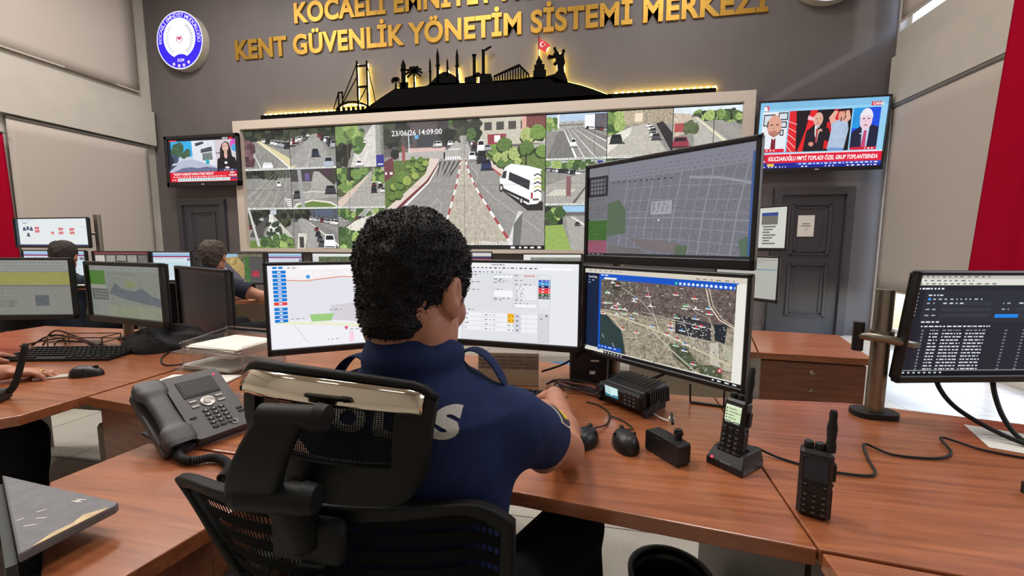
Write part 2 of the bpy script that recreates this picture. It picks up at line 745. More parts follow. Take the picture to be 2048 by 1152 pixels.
# beams and skirting
struct(MB().box((-7.845, 1.6, 3.285), (.11, 9.7, .59)).build('trim_1', M_WALLB))
struct(MB().box((XR - .035, 1.6, 3.33), (.07, 9.7, .6)).build('trim_2', M_WALLB))
struct(MB().box((-7.0, YB - .01, .05), (1.7, .02, .1)).box((-2, YB - .01, .05), (8.8, .02, .1)).build('baseboard_back', M_WALLD))
struct(MB().box((XR - .01, 1.6, .05), (.02, 9.6, .1)).build('baseboard_right', M_WHITE))

# doors in the back wall


def door(n, x0, x1, zt, casing, panels):
    m = MB()
    c = casing
    m.box((x0 + c / 2, YB - .03, zt / 2), (c, .06, zt)).box((x1 - c / 2, YB - .03, zt / 2), (c, .06, zt)).box(((x0 + x1) / 2, YB - .03, zt - c / 2), (x1 - x0 - 2 * c, .06, c))
    f = struct(m.build('door_%d' % n, M_DOORD))
    lf = MB().box(((x0 + x1) / 2, YB - .012, (zt - c) / 2 + .005), (x1 - x0 - 2 * c - .01, .02, zt - c - .012)).build('door_leaf', M_DOORD, f)
    for a, b, z0, z1 in panels:
        mo = MB()
        for k, d in ((0, .022), (.045, .012)):
            for p in (((a + b) / 2, z0 + k, b - a - 2 * k, .02), ((a + b) / 2, z1 - k, b - a - 2 * k, .02), (a + k, (z0 + z1) / 2, .02, z1 - z0 - 2 * k), (b - k, (z0 + z1) / 2, .02, z1 - z0 - 2 * k)):
                mo.box((p[0], YB - .022 - d / 2, p[1]), (p[2] + .02, d, p[3] + (.02 if p[3] > .05 else 0)), ch=.004)
        mo.build('panel_moulding', M_DOORD, lf)
    return f


door(1, 2.445, 3.43, 2.03, .1, [(2.70, 3.16, 1.12, 1.80), (2.70, 3.16, .26, .98)])
door(2, -7.46, -6.45, 2.03, .1, [(-7.2, -6.7, 1.12, 1.80), (-7.2, -6.7, .26, .98)])
n_ = thing('notice', 'white sheet of paper taped to the dark grey door on the right', 'notice', (2.87, YB - .03, 1.51))
nb = MB().box((0, -.002, 0), (.205, .002, .29)).build('sheet', M_PAPER, n_)
MB().box((0, -.0035, .03), (.09, .001, .012)).box((0, -.0035, .0), (.12, .001, .012)).box((.01, -.0035, -.04), (.04, .001, .006)).build('print', mat('grey_ink', (120, 118, 118), .8), n_)

# roller blinds


def blind(label, side, y0, y1, zb, zt, x, roller=True):
    b = thing('roller_blind', label, 'blind', (x, (y0 + y1) / 2, zb), 0, 'roller blinds on the side walls')
    w = y1 - y0
    h = zt - zb
    MB().grid(lambda u, v: (.006 * math.sin(u * 9) * (1 - v), (u - .5) * w, v * h), 24, 12, (.002, 0, 0)).build('cloth', M_BLIND, b, smooth=True)
    MB().box((.001, 0, .012), (.012, w, .024)).build('bottom_bar', M_BLIND, b)
    if roller:
        MB().cyl((0.004 * side, -w / 2, h), (0.004 * side, w / 2, h), .024, n=16).build('roller', M_MGREY, b, auto=40)


blind('upper beige roller blind on the left wall above the beam', -1, .6, 6.28, 3.86, 5.9, XL + .05)
blind('lower beige roller blind on the left wall below the beam', -1, 4.47, 6.32, .62, 2.95, XL + .06)
blind('upper roller blind on the right wall with a bright gap under it', 1, 2.5, 6.40, 4.03, 5.7, XR - .04)
blind('lower beige roller blind on the right wall between the door and the red flag', 1, 4.2, 6.36, .66, 3.0, XR - .06)

# red flags hanging on the side walls


def flag(label, x, y0, y1, zb, zt, slant):
    f = thing('flag', label, 'flag', (x, (y0 + y1) / 2, zb), 0, 'red flags on the side walls')
    w, h = y1 - y0, zt - zb

    def fn(u, v):
        return (.03 * math.sin(u * 17 + v) * (1 - .5 * v), (u - .5) * w + slant * (1 - v) * (.3 + .7 * u), v * h)
    MB().grid(fn, 60, 14, (.003, 0, 0)).build('cloth', M_FLAG, f, smooth=True)
    MB().cyl((0, -w / 2 - .04, h), (0, w / 2 + .04, h), .012).build('rod', M_MGREY, f)


flag('red flag hanging on the left wall beside the lower blind', XL + .11, 2.2, 4.40, .75, 2.72, .04)
flag('red flag hanging on the right wall beyond the right monitor', XR - .13, 3.4, 4.72, .6, 3.75, .16)

# ---------------------------------------------------------------- gold lettering on the back wall
M_GOLD = mat('gold_letters', (170, 130, 48), .45, .6, noise=.18, nsc=6)


def wall_text(words, x0, x1, zbase, h, line):
    txt = ' '.join(words)
    g = []
    glyphs(txt, .034, 5, .05)
    lay, wd = layout(txt, .034, 5, .05, space=.30, track=.03)
    sy = h / CAP
    sx = (x1 - x0) / wd
    wi, seen = 0, {}
    pos = 0
    for i, ch in enumerate(txt):
        if ch == ' ':
            wi += 1
            seen = {}
            continue
        c, x, vs, fs = lay[pos]
        pos += 1
        me = bpy.data.meshes.new('letter')
        cx = sum(v.x for v in vs) / len(vs)
        me.from_pydata([((v.x - cx) * sx, -v.z * .28, v.y * sy) for v in vs], [], fs)
        me.materials.append(M_GOLD)
        o = bpy.data.objects.new('letter', me)
        COL.objects.link(o)
        o.location = (x0 + (x + cx) * sx, YB - .0145, zbase)
        seen[ch] = seen.get(ch, 0) + 1
        tot = words[wi].count(ch)
        nth = '' if tot == 1 else (' first' if seen[ch] == 1 else (' second' if seen[ch] == 2 else ' third'))
        tag(o, 'gold wall letter%s %s of the word %s in the %s line' % (nth, ch, words[wi], line), 'letter', 'gold letters on the dark wall')


wall_text(['KENT', 'GÜVENLİK', 'YÖNETİM', 'SİSTEMİ', 'MERKEZİ'], -6.06, 2.24, 4.36, .285, 'lower')
wall_text(['KOCAELİ', 'EMNİYET', 'MÜDÜRLÜĞÜ'], -4.9, .95, 4.845, .285, 'upper')

# ---------------------------------------------------------------- round emblem light boxes
M_SCRE = screen_mat('emblem_picture', 1.05)


def emblem(label, cx, cz, r):
    e = thing('emblem_sign', label, 'sign', (cx, YB - .13, cz), 0, 'round police emblem light boxes')
    MB().lathe([(0, 0), (r, 0), (r, .125), (0, .125)], (0, .002, 0), 56, (0, 1, 0)).build('housing', M_WALLB, e, auto=40)
    s = Scr(2 * r, 2 * r, 4e-5)

    def disc(u, v, rad, col, n=56):
        s.poly([(u + rad * math.cos(2 * PI * i / n), v + rad * math.sin(2 * PI * i / n)) for i in range(n)], col)
    disc(.5, .5, .495, (236, 238, 255))
    disc(.5, .5, .475, (52, 30, 238))
    disc(.5, .46, .345, (250, 252, 255))
    # dark blue arch at the bottom
    s.poly([(.5 + .17 * math.cos(a), .845 + .11 * math.sin(a)) for a in [PI + i * PI / 14 for i in range(15)]] + [(.68, .93), (.32, .93)], (50, 28, 232))
    for sd in (-1, 1):
        for k in range(13):
            a = R(52 - k * 9.0) if sd > 0 else R(128 + k * 9.0)
            for rr, tw in ((.285, .5), (.255, -.5)):
                u, v = .5 + rr * math.cos(a), .47 - rr * math.sin(a)
                d = a + sd * (PI / 2 + tw)
                du, dv = .022 * math.cos(d), -.022 * math.sin(d)
                s.poly([(u - du, v - dv), (u + dv * .3, v - du * .3), (u + du, v + dv), (u - dv * .3, v + du * .3)], (70, 84, 92) if sd > 0 else (150, 170, 178))
    disc(.5, .48, .062, (170, 40, 90), 24)
    disc(.5, .487, .05, (250, 245, 250), 24)
    disc(.5, .462, .03, (214, 0, 70), 24)
    disc(.5, .425, .026, (250, 250, 255), 20)
    s.text('EGM', .5, .865, .05, (230, 220, 255), .03, align='c')
    for u, v in ((.345, .90), (.455, .935), (.56, .93), (.665, .885)):
        s.poly([(u + (.036 if k % 2 else .02) * math.cos(k * PI / 8), v + (.036 if k % 2 else .02) * math.sin(k * PI / 8)) for k in range(16)], (255, 226, 240))
    txt = 'KOCAELİ EMNİYET MÜDÜRLÜĞÜ'
    lay, wd = layout(txt, .02, space=.35, track=.06)
    hgt = .062
    k = hgt / CAP
    span = R(196)
    polys = []
    for c, x, vs, fs in lay:
        mx = (max(v.x for v in vs) + min(v.x for v in vs)) / 2
        a = PI / 2 + span / 2 - span * (x + mx) / wd - R(2)
        for f in fs:
            p = []
            for i in f:
                lx, ly = (vs[i].x - mx) * k * 1.15, vs[i].y * k
                rr = .385 + ly
                p.append((.5 + rr * math.cos(a) + lx * math.sin(a), .49 - rr * math.sin(a) + lx * math.cos(a)))
            polys.append(p)
    s._emit(polys, (226, 216, 255), 0, 40)
    s.build('face', M_SCRE, e)


emblem('round blue and white emblem light box at the left end of the gold lettering', -7.04, 4.705, .475)
emblem('round emblem light box cut off by the top edge, right of the gold lettering', 2.90, 4.83, .475)

# ---------------------------------------------------------------- backlit skyline silhouette
M_SIL = mat('black_cutout', (7, 6, 6), .95, spec=.1)
M_LED = mat('warm_led', (255, 220, 120), .5, emis=(255, 218, 84), es=42)
M_REDP = mat('red_panel', (196, 20, 40), .5)
sk = thing('skyline_silhouette', 'black backlit cutout of a city skyline on a hill above the video wall', 'wall decoration', (-2, 6.42, 3.33))


def cut(name, polys, m=M_SIL, y0=6.40, y1=6.42):
    b = MB()
    for p in polys:
        b.prism(p, y0, y1, lambda x, z, h: (x, h, z))
    return b.build(name, m, sk, org=(-2, 6.42, 3.33))


def bar(x, z0, z1, w):
    return [(x - w / 2, z0), (x + w / 2, z0), (x + w / 2, z1), (x - w / 2, z1)]


def seg(a, b, w):
    d = Vector((b[0] - a[0], b[1] - a[1])).normalized() * w / 2
    return [(a[0] - d.y, a[1] + d.x), (a[0] + d.y, a[1] - d.x), (b[0] + d.y, b[1] - d.x), (b[0] - d.y, b[1] + d.x)]


def oval(x, z, rx, rz, n=18):
    return [(x + rx * math.cos(2 * PI * i / n), z + rz * math.sin(2 * PI * i / n)) for i in range(n)]


cut('ledge', [[(-5.56, 3.325), (1.61, 3.335), (1.61, 3.39), (-5.56, 3.395)]])
hill = [(-3.75, 3.34), (-3.54, 3.45), (-3.32, 3.57), (-3.1, 3.68), (-2.95, 3.67), (-2.6, 3.68), (-2.5, 3.72), (-2.02, 3.69), (-1.52, 3.66), (-.95, 3.70), (-.62, 3.68), (-.42, 3.60), (-.22, 3.54), (-.06, 3.48), (.08, 3.42), (.22, 3.36), (.22, 3.33), (-3.75, 3.33)]
cut('hill', [hill])
br = [bar(-3.757, 3.4, 4.14, .022), bar(-3.585, 3.4, 4.13, .022), bar(-3.67, 4.045, 4.07, .17), bar(-3.67, 3.725, 3.755, .17), bar(-4.03, 3.38, 3.69, .016), bar(-4.10, 3.38, 3.69, .016), bar(-4.065, 3.665, 3.685, .08)]
arch = [(-4.16, 3.40), (-4.06, 3.49), (-3.93, 3.52), (-3.8, 3.515), (-3.68, 3.48), (-3.55, 3.42)]
br += [seg(arch[i], arch[i + 1], .03) for i in range(5)]
br += [seg((-3.757, 3.9), (-4.03, 3.5), .008), seg((-3.757, 4.1), (-4.03, 3.56), .006), seg((-3.585, 4.1), (-3.45, 3.49), .006), seg((-3.585, 3.75), (-3.75, 3.5), .006), seg((-4.1, 3.67), (-4.2, 3.42), .006)]
br += [bar(-4.1 + .085 * i, 3.38, 3.44, .045) for i in range(7)]
cut('bridge', br)
cut('clock_tower', [bar(-2.965, 3.66, 4.02, .07), bar(-2.965, 3.66, 3.76, .14), bar(-2.965, 3.93, 3.96, .095), [(-3.0, 4.02), (-2.93, 4.02), (-2.965, 4.10)]])


def palm(x, z0, z1, r):
    ps = [[(x - .012, z0), (x + .016, z0), (x + .01, z1), (x - .008, z1)]]
    for k in range(9):
        a = R(-35 + k * 250 / 8)
        tip = (x + r * math.cos(a), z1 + r * .75 * math.sin(a) - r * .1)
        mid = (x + r * .55 * math.cos(a), z1 + r * .5 * math.sin(a) + r * .12)
        ps += [seg((x, z1), mid, .035 * r / .15), seg(mid, tip, .028 * r / .15)]
    return ps


cut('palm_tree', palm(-2.79, 3.66, 3.90, .135))
cut('palm_tree', palm(-3.1, 3.66, 3.80, .075))


def minaret(x, z0, z1, w):
    return [bar(x, z0, z0 + (z1 - z0) * .8, w), bar(x, z0 + (z1 - z0) * .5, z0 + (z1 - z0) * .53, w * 1.7), [(x - w / 2, z0 + (z1 - z0) * .8), (x + w / 2, z0 + (z1 - z0) * .8), (x, z1)]]


cut('mosque', [[(-2.56, 3.68), (-2.04, 3.67), (-2.07, 3.74), (-2.12, 3.79), (-2.2, 3.84), (-2.29, 3.87), (-2.38, 3.84), (-2.44, 3.79), (-2.5, 3.74)]] + minaret(-2.525, 3.68, 4.09, .028) + minaret(-2.40, 3.7, 4.22, .042) + minaret(-2.245, 3.8, 4.06, .024) + minaret(-2.09, 3.68, 4.19, .038))
eag = [(-1.71, 4.15), (-1.665, 4.14), (-1.62, 4.165), (-1.57, 4.185), (-1.55, 4.175), (-1.58, 4.155), (-1.64, 4.125), (-1.70, 4.125)]
cut('monument', [bar(-1.82, 3.76, 4.09, .045), bar(-1.678, 3.78, 4.13, .045), bar(-1.82, 4.06, 4.09, .06), [(-1.97, 3.67), (-1.79, 3.67), (-1.79, 3.80), (-1.86, 3.78), (-1.97, 3.76)], [(-1.735, 3.66), (-1.52, 3.66), (-1.56, 3.79), (-1.735, 3.8)], [(-1.8, 3.76), (-1.73, 3.76), (-1.73, 3.81), (-1.765, 3.83), (-1.8, 3.81)], eag])
ar = [[(-1.52, 3.76), (-1.13, 3.90), (-.98, 3.75), (-.98, 3.72), (-1.13, 3.86), (-1.52, 3.735)], bar(-1.25, 3.655, 3.685, .54)]
for k in range(14):
    x = -1.505 + k * .04
    t = 3.74 + (x + 1.52) * .33 if x < -1.13 else 3.86 - (x + 1.13) * .93
    ar.append(bar(x, 3.66, t, .018))
cut('arena', ar)
cut('castle_tower', [bar(-.825, 3.66, 3.79, .19), bar(-.83, 3.79, 3.87, .15), bar(-.833, 3.87, 3.92, .09), [(-.87, 3.92), (-.80, 3.92), (-.833, 3.99)], bar(-.843, 3.97, 4.27, .010)])
fl = [(-.84, 4.25), (-.80, 4.205), (-.75, 4.185), (-.72, 4.16), (-.675, 4.115), (-.72, 4.09), (-.735, 4.03), (-.77, 4.05), (-.84, 4.085)]
cut('flag', [fl], M_REDP)
M_FW = mat('flag_white', (240, 232, 236), .5)
cres = [(-.785 + .037 * math.cos(R(a)), 4.14 + .037 * math.sin(R(a))) for a in range(40, 321, 20)] + [(-.777 + .029 * math.cos(R(a)), 4.14 + .029 * math.sin(R(a))) for a in range(310, 49, -20)]
cut('flag_emblem', [cres, [(-.75 + (.014 if k % 2 == 0 else .006) * math.cos(k * PI / 5), 4.135 + (.014 if k % 2 == 0 else .006) * math.sin(k * PI / 5)) for k in range(10)]], M_FW, 6.394, 6.40)
rd = [(-.60, 3.60), (-.40, 3.57), (-.455, 3.72), (-.47, 3.80), (-.455, 3.88), (-.475, 3.95), (-.47, 4.0), (-.455, 4.03), (-.48, 4.06), (-.505, 4.04), (-.50, 4.0), (-.53, 3.99), (-.575, 4.04), (-.60, 4.10), (-.63, 4.08), (-.61, 4.02), (-.64, 3.98), (-.68, 3.965), (-.71, 3.93), (-.72, 3.955), (-.69, 3.995), (-.655, 3.985), (-.60, 3.945), (-.59, 3.90), (-.63, 3.86), (-.60, 3.835), (-.57, 3.85), (-.565, 3.76), (-.60, 3.72), (-.72, 3.70), (-.745, 3.66), (-.66, 3.65)]
cut('rider_statue', [rd])
led = MB()
led_l, led_r = MB(), MB()


def glow(pts):
    led.tube([(x, 6.455, z) for x, z in pts], .006, 6, 1)


for i in range(22):
    x = -5.5 + i * .095
    led_l.box((x, 6.452, 3.418), (.05, .012, .014))
for i in range(16):
    led_r.box((.28 + i * .088, 6.452, 3.414), (.045, .012, .014))
glow([(p[0], p[1] + .014) for p in hill[1:16]])
glow([(-3.757, 3.45), (-3.757, 4.1)])
glow([(-3.585, 3.45), (-3.585, 4.1)])
glow([(-4.14, 3.42), (-4.05, 3.48), (-3.93, 3.5), (-3.7, 3.47), (-3.56, 3.43)])
glow([(-3.0, 3.7), (-2.965, 4.0), (-2.93, 3.7)])
glow([(-2.79, 3.68), (-2.79, 3.85)])
glow([(-2.53, 3.72), (-2.41, 3.8), (-2.40, 3.98), (-2.38, 3.82), (-2.29, 3.85), (-2.245, 3.9), (-2.2, 3.82), (-2.09, 3.76), (-2.09, 3.96), (-2.06, 3.72)])
glow([(-1.83, 3.8), (-1.82, 4.04)])
glow([(-1.678, 3.8), (-1.678, 4.11)])
glow([(-1.765, 3.68), (-1.765, 3.80)])
glow([(-1.5, 3.69), (-1.0, 3.70)])
glow([(-.9, 3.72), (-.9, 3.79), (-.86, 3.86), (-.843, 3.98), (-.843, 4.2), (-.75, 4.17), (-.70, 4.12), (-.74, 4.06)])
glow([(-.76, 3.72), (-.77, 3.8), (-.80, 3.9)])
glow([(-.56, 3.74), (-.58, 3.9), (-.61, 4.05), (-.5, 4.0), (-.47, 3.85), (-.46, 3.65)])
led_l.box((-4.5, 6.456, 3.402), (2.05, .006, .02))
led_r.box((.94, 6.456, 3.398), (1.38, .006, .02))
for q in (led, led_l, led_r):
    q.build('led_strip', M_LED, sk, org=(-2, 6.42, 3.33))

# ================================================================ screens on the back wall
M_FRAME = mat('white_video_wall_frame', (196, 184, 172), .45)
GRASS, DTREE, TREE, LTREE = (96, 124, 52), (42, 50, 40), (72, 104, 50), (140, 166, 78)
ROAD, ROADL, KERB = (128, 126, 120), (166, 162, 152), (196, 188, 172)
rv = random.Random(3)


def car(t, u, v, w, col=(235, 235, 232), tall=.8, dark=(30, 32, 38)):
    """a vehicle seen on a street camera: shadow, body, roof, windscreen"""
    h = w * tall * 1.2
    t.poly([(u - w * .6, v + h * .1), (u + w * .75, v + h * .1), (u + w * .6, v - h * .1), (u - w * .5, v - h * .1)], (52, 50, 50))
    t.poly([(u - w / 2, v), (u + w / 2, v), (u + w * .46, v - h * .55), (u - w * .46, v - h * .55)], col, .1, 120)
    t.poly([(u - w * .44, v - h * .55), (u + w * .44, v - h * .55), (u + w * .34, v - h), (u - w * .34, v - h)], tuple(c * .92 for c in col))
    t.poly([(u - w * .36, v - h * .6), (u + w * .36, v - h * .6), (u + w * .28, v - h * .92), (u - w * .28, v - h * .92)], dark)
    t.rect(u - w * .42, v - h * .12, u + w * .42, v - h * .04, dark)


def trees(t, u0, v0, u1, v1, n, r, cols, a=.7, g=60):
    for _ in range(n):
        t.blob(rv.uniform(u0, u1), rv.uniform(v0, v1), r * rv.uniform(.6, 1.3), rv.choice(cols), a, g, rnd=rv)


def cars(t, n, u0, v0, u1, v1, s0, s1):
    for i in range(n):
        k = i / max(1, n - 1)
        car(t, u0 + (u1 - u0) * k + rv.uniform(-.02, .02), v0 + (v1 - v0) * k, s0 + (s1 - s0) * k, rv.choice([(230, 230, 228), (70, 72, 80), (150, 152, 156), (40, 42, 50), (200, 198, 192), (120, 40, 44)]))


def caption(t):
    t.rect(0, .955, 1, 1, (205, 206, 200), .5, 300)
    t.scribble(.05, .962, .95, .022, (90, 92, 90), rv)


def wall_picture(s):
    U = [0, .1123, .2206, .3294, .6598, .7724, .8862, 1]
    V = [0, .333, .665, 1]
    s.rect(0, 0, 1, 1, (20, 20, 20))

    def T(c, r, c2=None, r2=None):
        t = s.sub(U[c] + .0006, V[r] + .002, U[(c2 or c) + 1] - .0006, V[(r2 if r2 is not None else r) + 1] - .002)
        t.rect(0, 0, 1, 1, ROAD, .18, 14)
        return t
    DT = [DTREE, (52, 58, 46), (36, 40, 36), (64, 72, 52)]
    GT = [TREE, LTREE, (58, 88, 44), (104, 138, 62)]
    # --- left columns
    t = T(0, 0)
    t.rect(0, 0, 1, .26, (60, 66, 58), .7, 40)
    trees(t, 0, 0, 1, .2, 34, .09, DT)
    cars(t, 7, .45, .30, .98, .47, .10, .16)
    t.poly([(.28, .27), (.34, .25), (1, .72), (1, .95)], (196, 182, 130), .2, 60)
    t.line([(.36, .28), (1, .97)], [.01, .035], (235, 232, 220))
    t.line([(.2, .55), (.36, 1)], [.012, .03], (225, 222, 215))
    trees(t, 0, .3, .17, .8, 22, .09, [(86, 52, 62), (70, 44, 52), (110, 76, 84)])
    car(t, .5, .95, .24, (225, 230, 230), .5, (180, 190, 190))
    caption(t)
    t = T(1, 0)
    t.rect(0, 0, 1, .3, (70, 70, 64), .6, 40)
    trees(t, 0, 0, 1, .22, 30, .09, DT)
    t.poly([(.5, .14), (.62, .14), (.95, 1), (-.2, 1), (0, .75)], (142, 140, 134), .18, 20)
    cars(t, 8, .02, .42, .42, .2, .17, .08)
    cars(t, 7, .66, .22, 1, .5, .09, .2)
    t.line([(.5, .3), (.35, 1)], [.006, .02], (180, 178, 170))
    t.poly([(.0, 1), (.0, .93), (.12, .9), (.05, 1)], (205, 190, 130))
    car(t, .56, .70, .17, (40, 46, 72), .95)
    car(t, .84, .98, .22, (150, 160, 176), 1.0)
    caption(t)
    t = T(2, 0)
    t.poly([(.78, 0), (.86, 0), (.9, 1), (.3, 1), (.4, .62)], (186, 182, 174), .2, 24)
    t.rect(.86, 0, 1, 1, (110, 116, 100), .7, 50)
    t.rect(.84, 0, .94, .8, (140, 140, 130), .4, 60)
    trees(t, 0, 0, .6, .55, 46, .11, GT)
    trees(t, 0, .45, .22, .95, 20, .10, DT)
    t.poly([(.1, .95), (.28, .4), (.36, .45), (.22, 1)], (52, 46, 38), .5, 60)
    for u, v, w in ((.62, .42, .07), (.72, .3, .05), (.78, .22, .04), (.48, .97, .14)):
        car(t, u, v, w, (238, 238, 236))
    t.rect(.84, .72, 1, 1, (46, 44, 140))
    t.rect(.87, .93, .98, .96, (200, 200, 230))
    t = T(0, 1)
    t.rect(0, 0, 1, .2, (70, 74, 68), .7, 40)
    trees(t, 0, 0, .75, .14, 26, .08, DT)
    for k in range(6):
        t.line([(.72 + .05 * k, .02), (-.3 + k * .28, 1)], [.004, .014], (176, 174, 166))
    for k in range(5):
        t.poly([(.84 + .02 * k, .72 + .055 * k), (.99, .74 + .055 * k), (.99, .765 + .055 * k), (.84 + .02 * k, .745 + .055 * k)], (228, 226, 220))
    car(t, .73, .42, .09, (215, 216, 214), 1.3)
    t.line([(.6, 1), (.9, .55)], .012, (70, 70, 66))
    t.line([(0, .5), (1, .5)], .008, (60, 60, 58))
    caption(t)
    t = T(1, 1)
    t.rect(0, 0, 1, .3, (66, 62, 66), .7, 50)
    trees(t, .6, 0, 1, .3, 20, .1, [(70, 50, 60), (60, 62, 52), DTREE])
    t.poly([(.5, .06), (.62, .06), (.98, .45), (1, .7), (0, .8), (.42, .5)], (150, 146, 138), .15, 20)
    t.line([(.0, .6), (.45, .56), (1, .6)], .02, (200, 194, 176))
    t.poly([(0, 1), (.08, .86), (.45, .76), (.85, .82), (1, .92), (1, 1)], (198, 192, 176))
    t.poly([(.05, 1), (.12, .9), (.45, .80), (.82, .86), (1, .96), (1, 1)], GRASS, .4, 70)
    car(t, .13, .72, .2, (66, 66, 70), .8)
    car(t, .86, .62, .24, (52, 54, 60), .7)
    t.poly([(.14, 0), (.22, 0), (.28, .95), (.2, .95)], (140, 140, 138), .1, 60)
    t.rect(.31, .1, .4, .28, (96, 72, 140))
    caption(t)
    t = T(2, 1)
    t.rect(0, 0, .75, .7, (74, 84, 56), .6, 50)
    trees(t, 0, 0, .7, .5, 50, .09, GT + DT[:1])
    t.poly([(.7, .1), (.8, .1), (.9, 1), (.1, 1), (.0, .95)], (150, 146, 138), .15, 20)
    t.poly([(.64, .2), (.68, .2), (.08, .98), (-.05, .98), (-.05, .86)], (190, 168, 150))
    t.rect(.85, 0, 1, 1, (150, 150, 138), .6, 60)
    cars(t, 7, .78, .18, .76, .62, .07, .12)
    cars(t, 5, .88, .2, .95, .62, .06, .13)
    trees(t, .8, 0, 1, .3, 12, .08, GT)
    caption(t)
    t = T(0, 2)
    t.rect(0, 0, 1, .12, (160, 170, 176), .3, 40)
    trees(t, 0, 0, .45, .4, 30, .09, DT)
    trees(t, .65, 0, 1, .4, 22, .09, DT)
    t.poly([(.48, .12), (.56, .12), (.72, .8), (.4, .8)], (196, 194, 186), .2, 40)
    t.poly([(.4, .2), (.45, .2), (.3, .75), (0, .7), (.1, .5)], (74, 74, 72), .2, 30)
    t.poly([(.58, .16), (.62, .2), (1, .72), (1, .8), (.74, .75)], (172, 168, 156), .2, 30)
    cars(t, 6, .35, .22, .05, .5, .05, .12)
    trees(t, .4, .3, .75, .72, 16, .05, [(44, 60, 44), (54, 70, 50)])
    t.rect(0, .8, 1, 1, GRASS, .5, 60)
    trees(t, .3, .72, 1, .92, 26, .08, GT)
    t.poly([(.0, .0), (.05, .0), (.24, .95), (.18, .95)], (176, 176, 172))
    t = T(1, 2)
    t.rect(0, 0, 1, .32, (72, 78, 84), .7, 50)
    trees(t, 0, 0, .4, .2, 14, .08, DT)
    t.rect(.5, .0, .9, .16, (70, 84, 104), .4, 60)
    t.poly([(.1, .25), (.22, .22), (.95, 1), (.3, 1)], (142, 140, 136), .15, 20)
    t.poly([(.3, .25), (.4, .24), (1, .62), (1, .82)], (116, 114, 110), .15, 20)
    t.line([(.26, .24), (1, .92)], [.012, .04], (206, 200, 188))
    cars(t, 9, .34, .26, .95, .4, .08, .14)
    cars(t, 4, .5, .55, .62, .95, .1, .17)
    car(t, .80, .98, .26, (226, 228, 228), 1.1)
    t.poly([(.1, .6), (.3, .62), (.24, 1), (.06, 1)], (188, 180, 168), .2, 50)
    t.rect(.12, .7, .22, .98, (60, 58, 58))
    t = T(2, 2)
    t.rect(0, 0, 1, .3, (150, 150, 140), .7, 50)
    cars(t, 9, .05, .25, .6, .3, .08, .12)
    trees(t, 0, 0, 1, .2, 20, .08, GT)
    t.poly([(.0, .62), (.35, .3), (.8, .12), (.95, .2), (.4, .6), (.1, .78)], (196, 190, 176), .2, 40)
    t.line([(.0, .55), (.4, .26)], .02, (60, 60, 58))
    trees(t, 0, .55, .5, 1, 30, .1, GT)
    # --- right columns
    t = T(4, 0)
    t.rect(0, 0, 1, .22, (150, 176, 206), .1, 10)
    t.rect(0, .16, 1, .36, (150, 148, 140), .5, 60)
    t.rect(.64, .04, .86, .34, (222, 220, 214), .3, 90)
    t.rect(.8, .02, 1, .36, (84, 82, 90), .4, 60)
    t.rect(.05, .22, .62, .26, (112, 110, 104))
    trees(t, 0, .05, .2, .3, 10, .08, GT)
    t.poly([(.2, .38), (.32, .34), (.5, 1), (.0, 1)], (108, 106, 102), .15, 20)
    t.poly([(.3, .33), (.5, .3), (1, .66), (1, 1), (.56, 1)], (132, 128, 122), .15, 20)
    t.poly([(.5, .3), (.62, .3), (1, .52), (1, .62)], (112, 108, 104), .15, 20)
    t.line([(.3, .34), (.52, 1)], [.015, .05], (226, 220, 204))
    for p in ([(.42, .34), (.85, 1)], [(.36, .34), (.66, 1)], [(.48, .33), (1, .82)], [(.56, .31), (1, .62)]):
        t.line(p, [.006, .02], (222, 220, 212))
    car(t, .46, .72, .1, (238, 238, 236), 1.5)
    cars(t, 8, .7, .34, 1, .4, .06, .08)
    t.rect(.19, 0, .215, .3, (220, 220, 216))
    caption(t)
    t = T(5, 0)
    t.rect(0, 0, 1, .32, (150, 136, 112), .6, 60)
    t.rect(.22, .0, .55, .28, (164, 146, 118), .5, 70)
    t.rect(.42, .06, .54, .24, (210, 190, 160))
    trees(t, 0, .05, .2, .45, 16, .1, GT)
    t.poly([(.38, .34), (.6, .3), (1, 1), (0, 1), (.0, .9)], (166, 160, 148), .15, 20)
    t.poly([(.0, .55), (.38, .34), (.36, .5), (.0, .9)], (200, 194, 180), .2, 40)
    t.poly([(.75, .3), (.85, .25), (1, .5), (1, .9)], (44, 40, 44), .3, 60)
    car(t, .14, .68, .2, (40, 46, 44), .8)
    cars(t, 5, .66, .36, .76, .64, .08, .14)
    caption(t)
    t = T(6, 0)
    t.rect(0, 0, 1, .16, (186, 200, 208), .1, 10)
    trees(t, .3, .1, 1, .3, 30, .08, DT + GT)
    t.poly([(.0, .1), (.26, .14), (.34, .5), (0, .6)], (180, 160, 140), .4, 50)
    t.poly([(.28, .2), (.36, .2), (1, .9), (1, 1), (.34, 1)], (160, 156, 146), .12, 20)
    t.line([(.32, .2), (1, .98)], [.02, .07], (206, 196, 160))
    t.poly([(.45, .3), (.7, .28), (1, .5), (1, .8)], (138, 134, 126), .15, 20)
    t.rect(.02, .32, .22, .5, (170, 60, 60), .3, 80)
    car(t, .12, .82, .26, (150, 40, 60), .7)
    trees(t, .18, .3, .36, .52, 8, .07, [(84, 96, 60)])
    t.line([(.6, .25), (.6, .75)], .015, (60, 60, 60))
    t = T(4, 1)
    t.rect(0, 0, 1, .2, (150, 160, 150), .6, 50)
    trees(t, 0, .0, 1, .16, 16, .09, GT)
    cars(t, 14, .02, .22, .66, .34, .08, .10)
    t.poly([(0, .55), (.7, .25), (.85, .25), (.55, 1), (0, 1)], (150, 146, 138), .2, 30)
    t.poly([(.78, .3), (.95, .3), (1.3, 1), (.5, 1)], (160, 156, 148), .15, 20)
    t.line([(.84, .3), (.45, 1)], [.02, .06], (90, 86, 80))
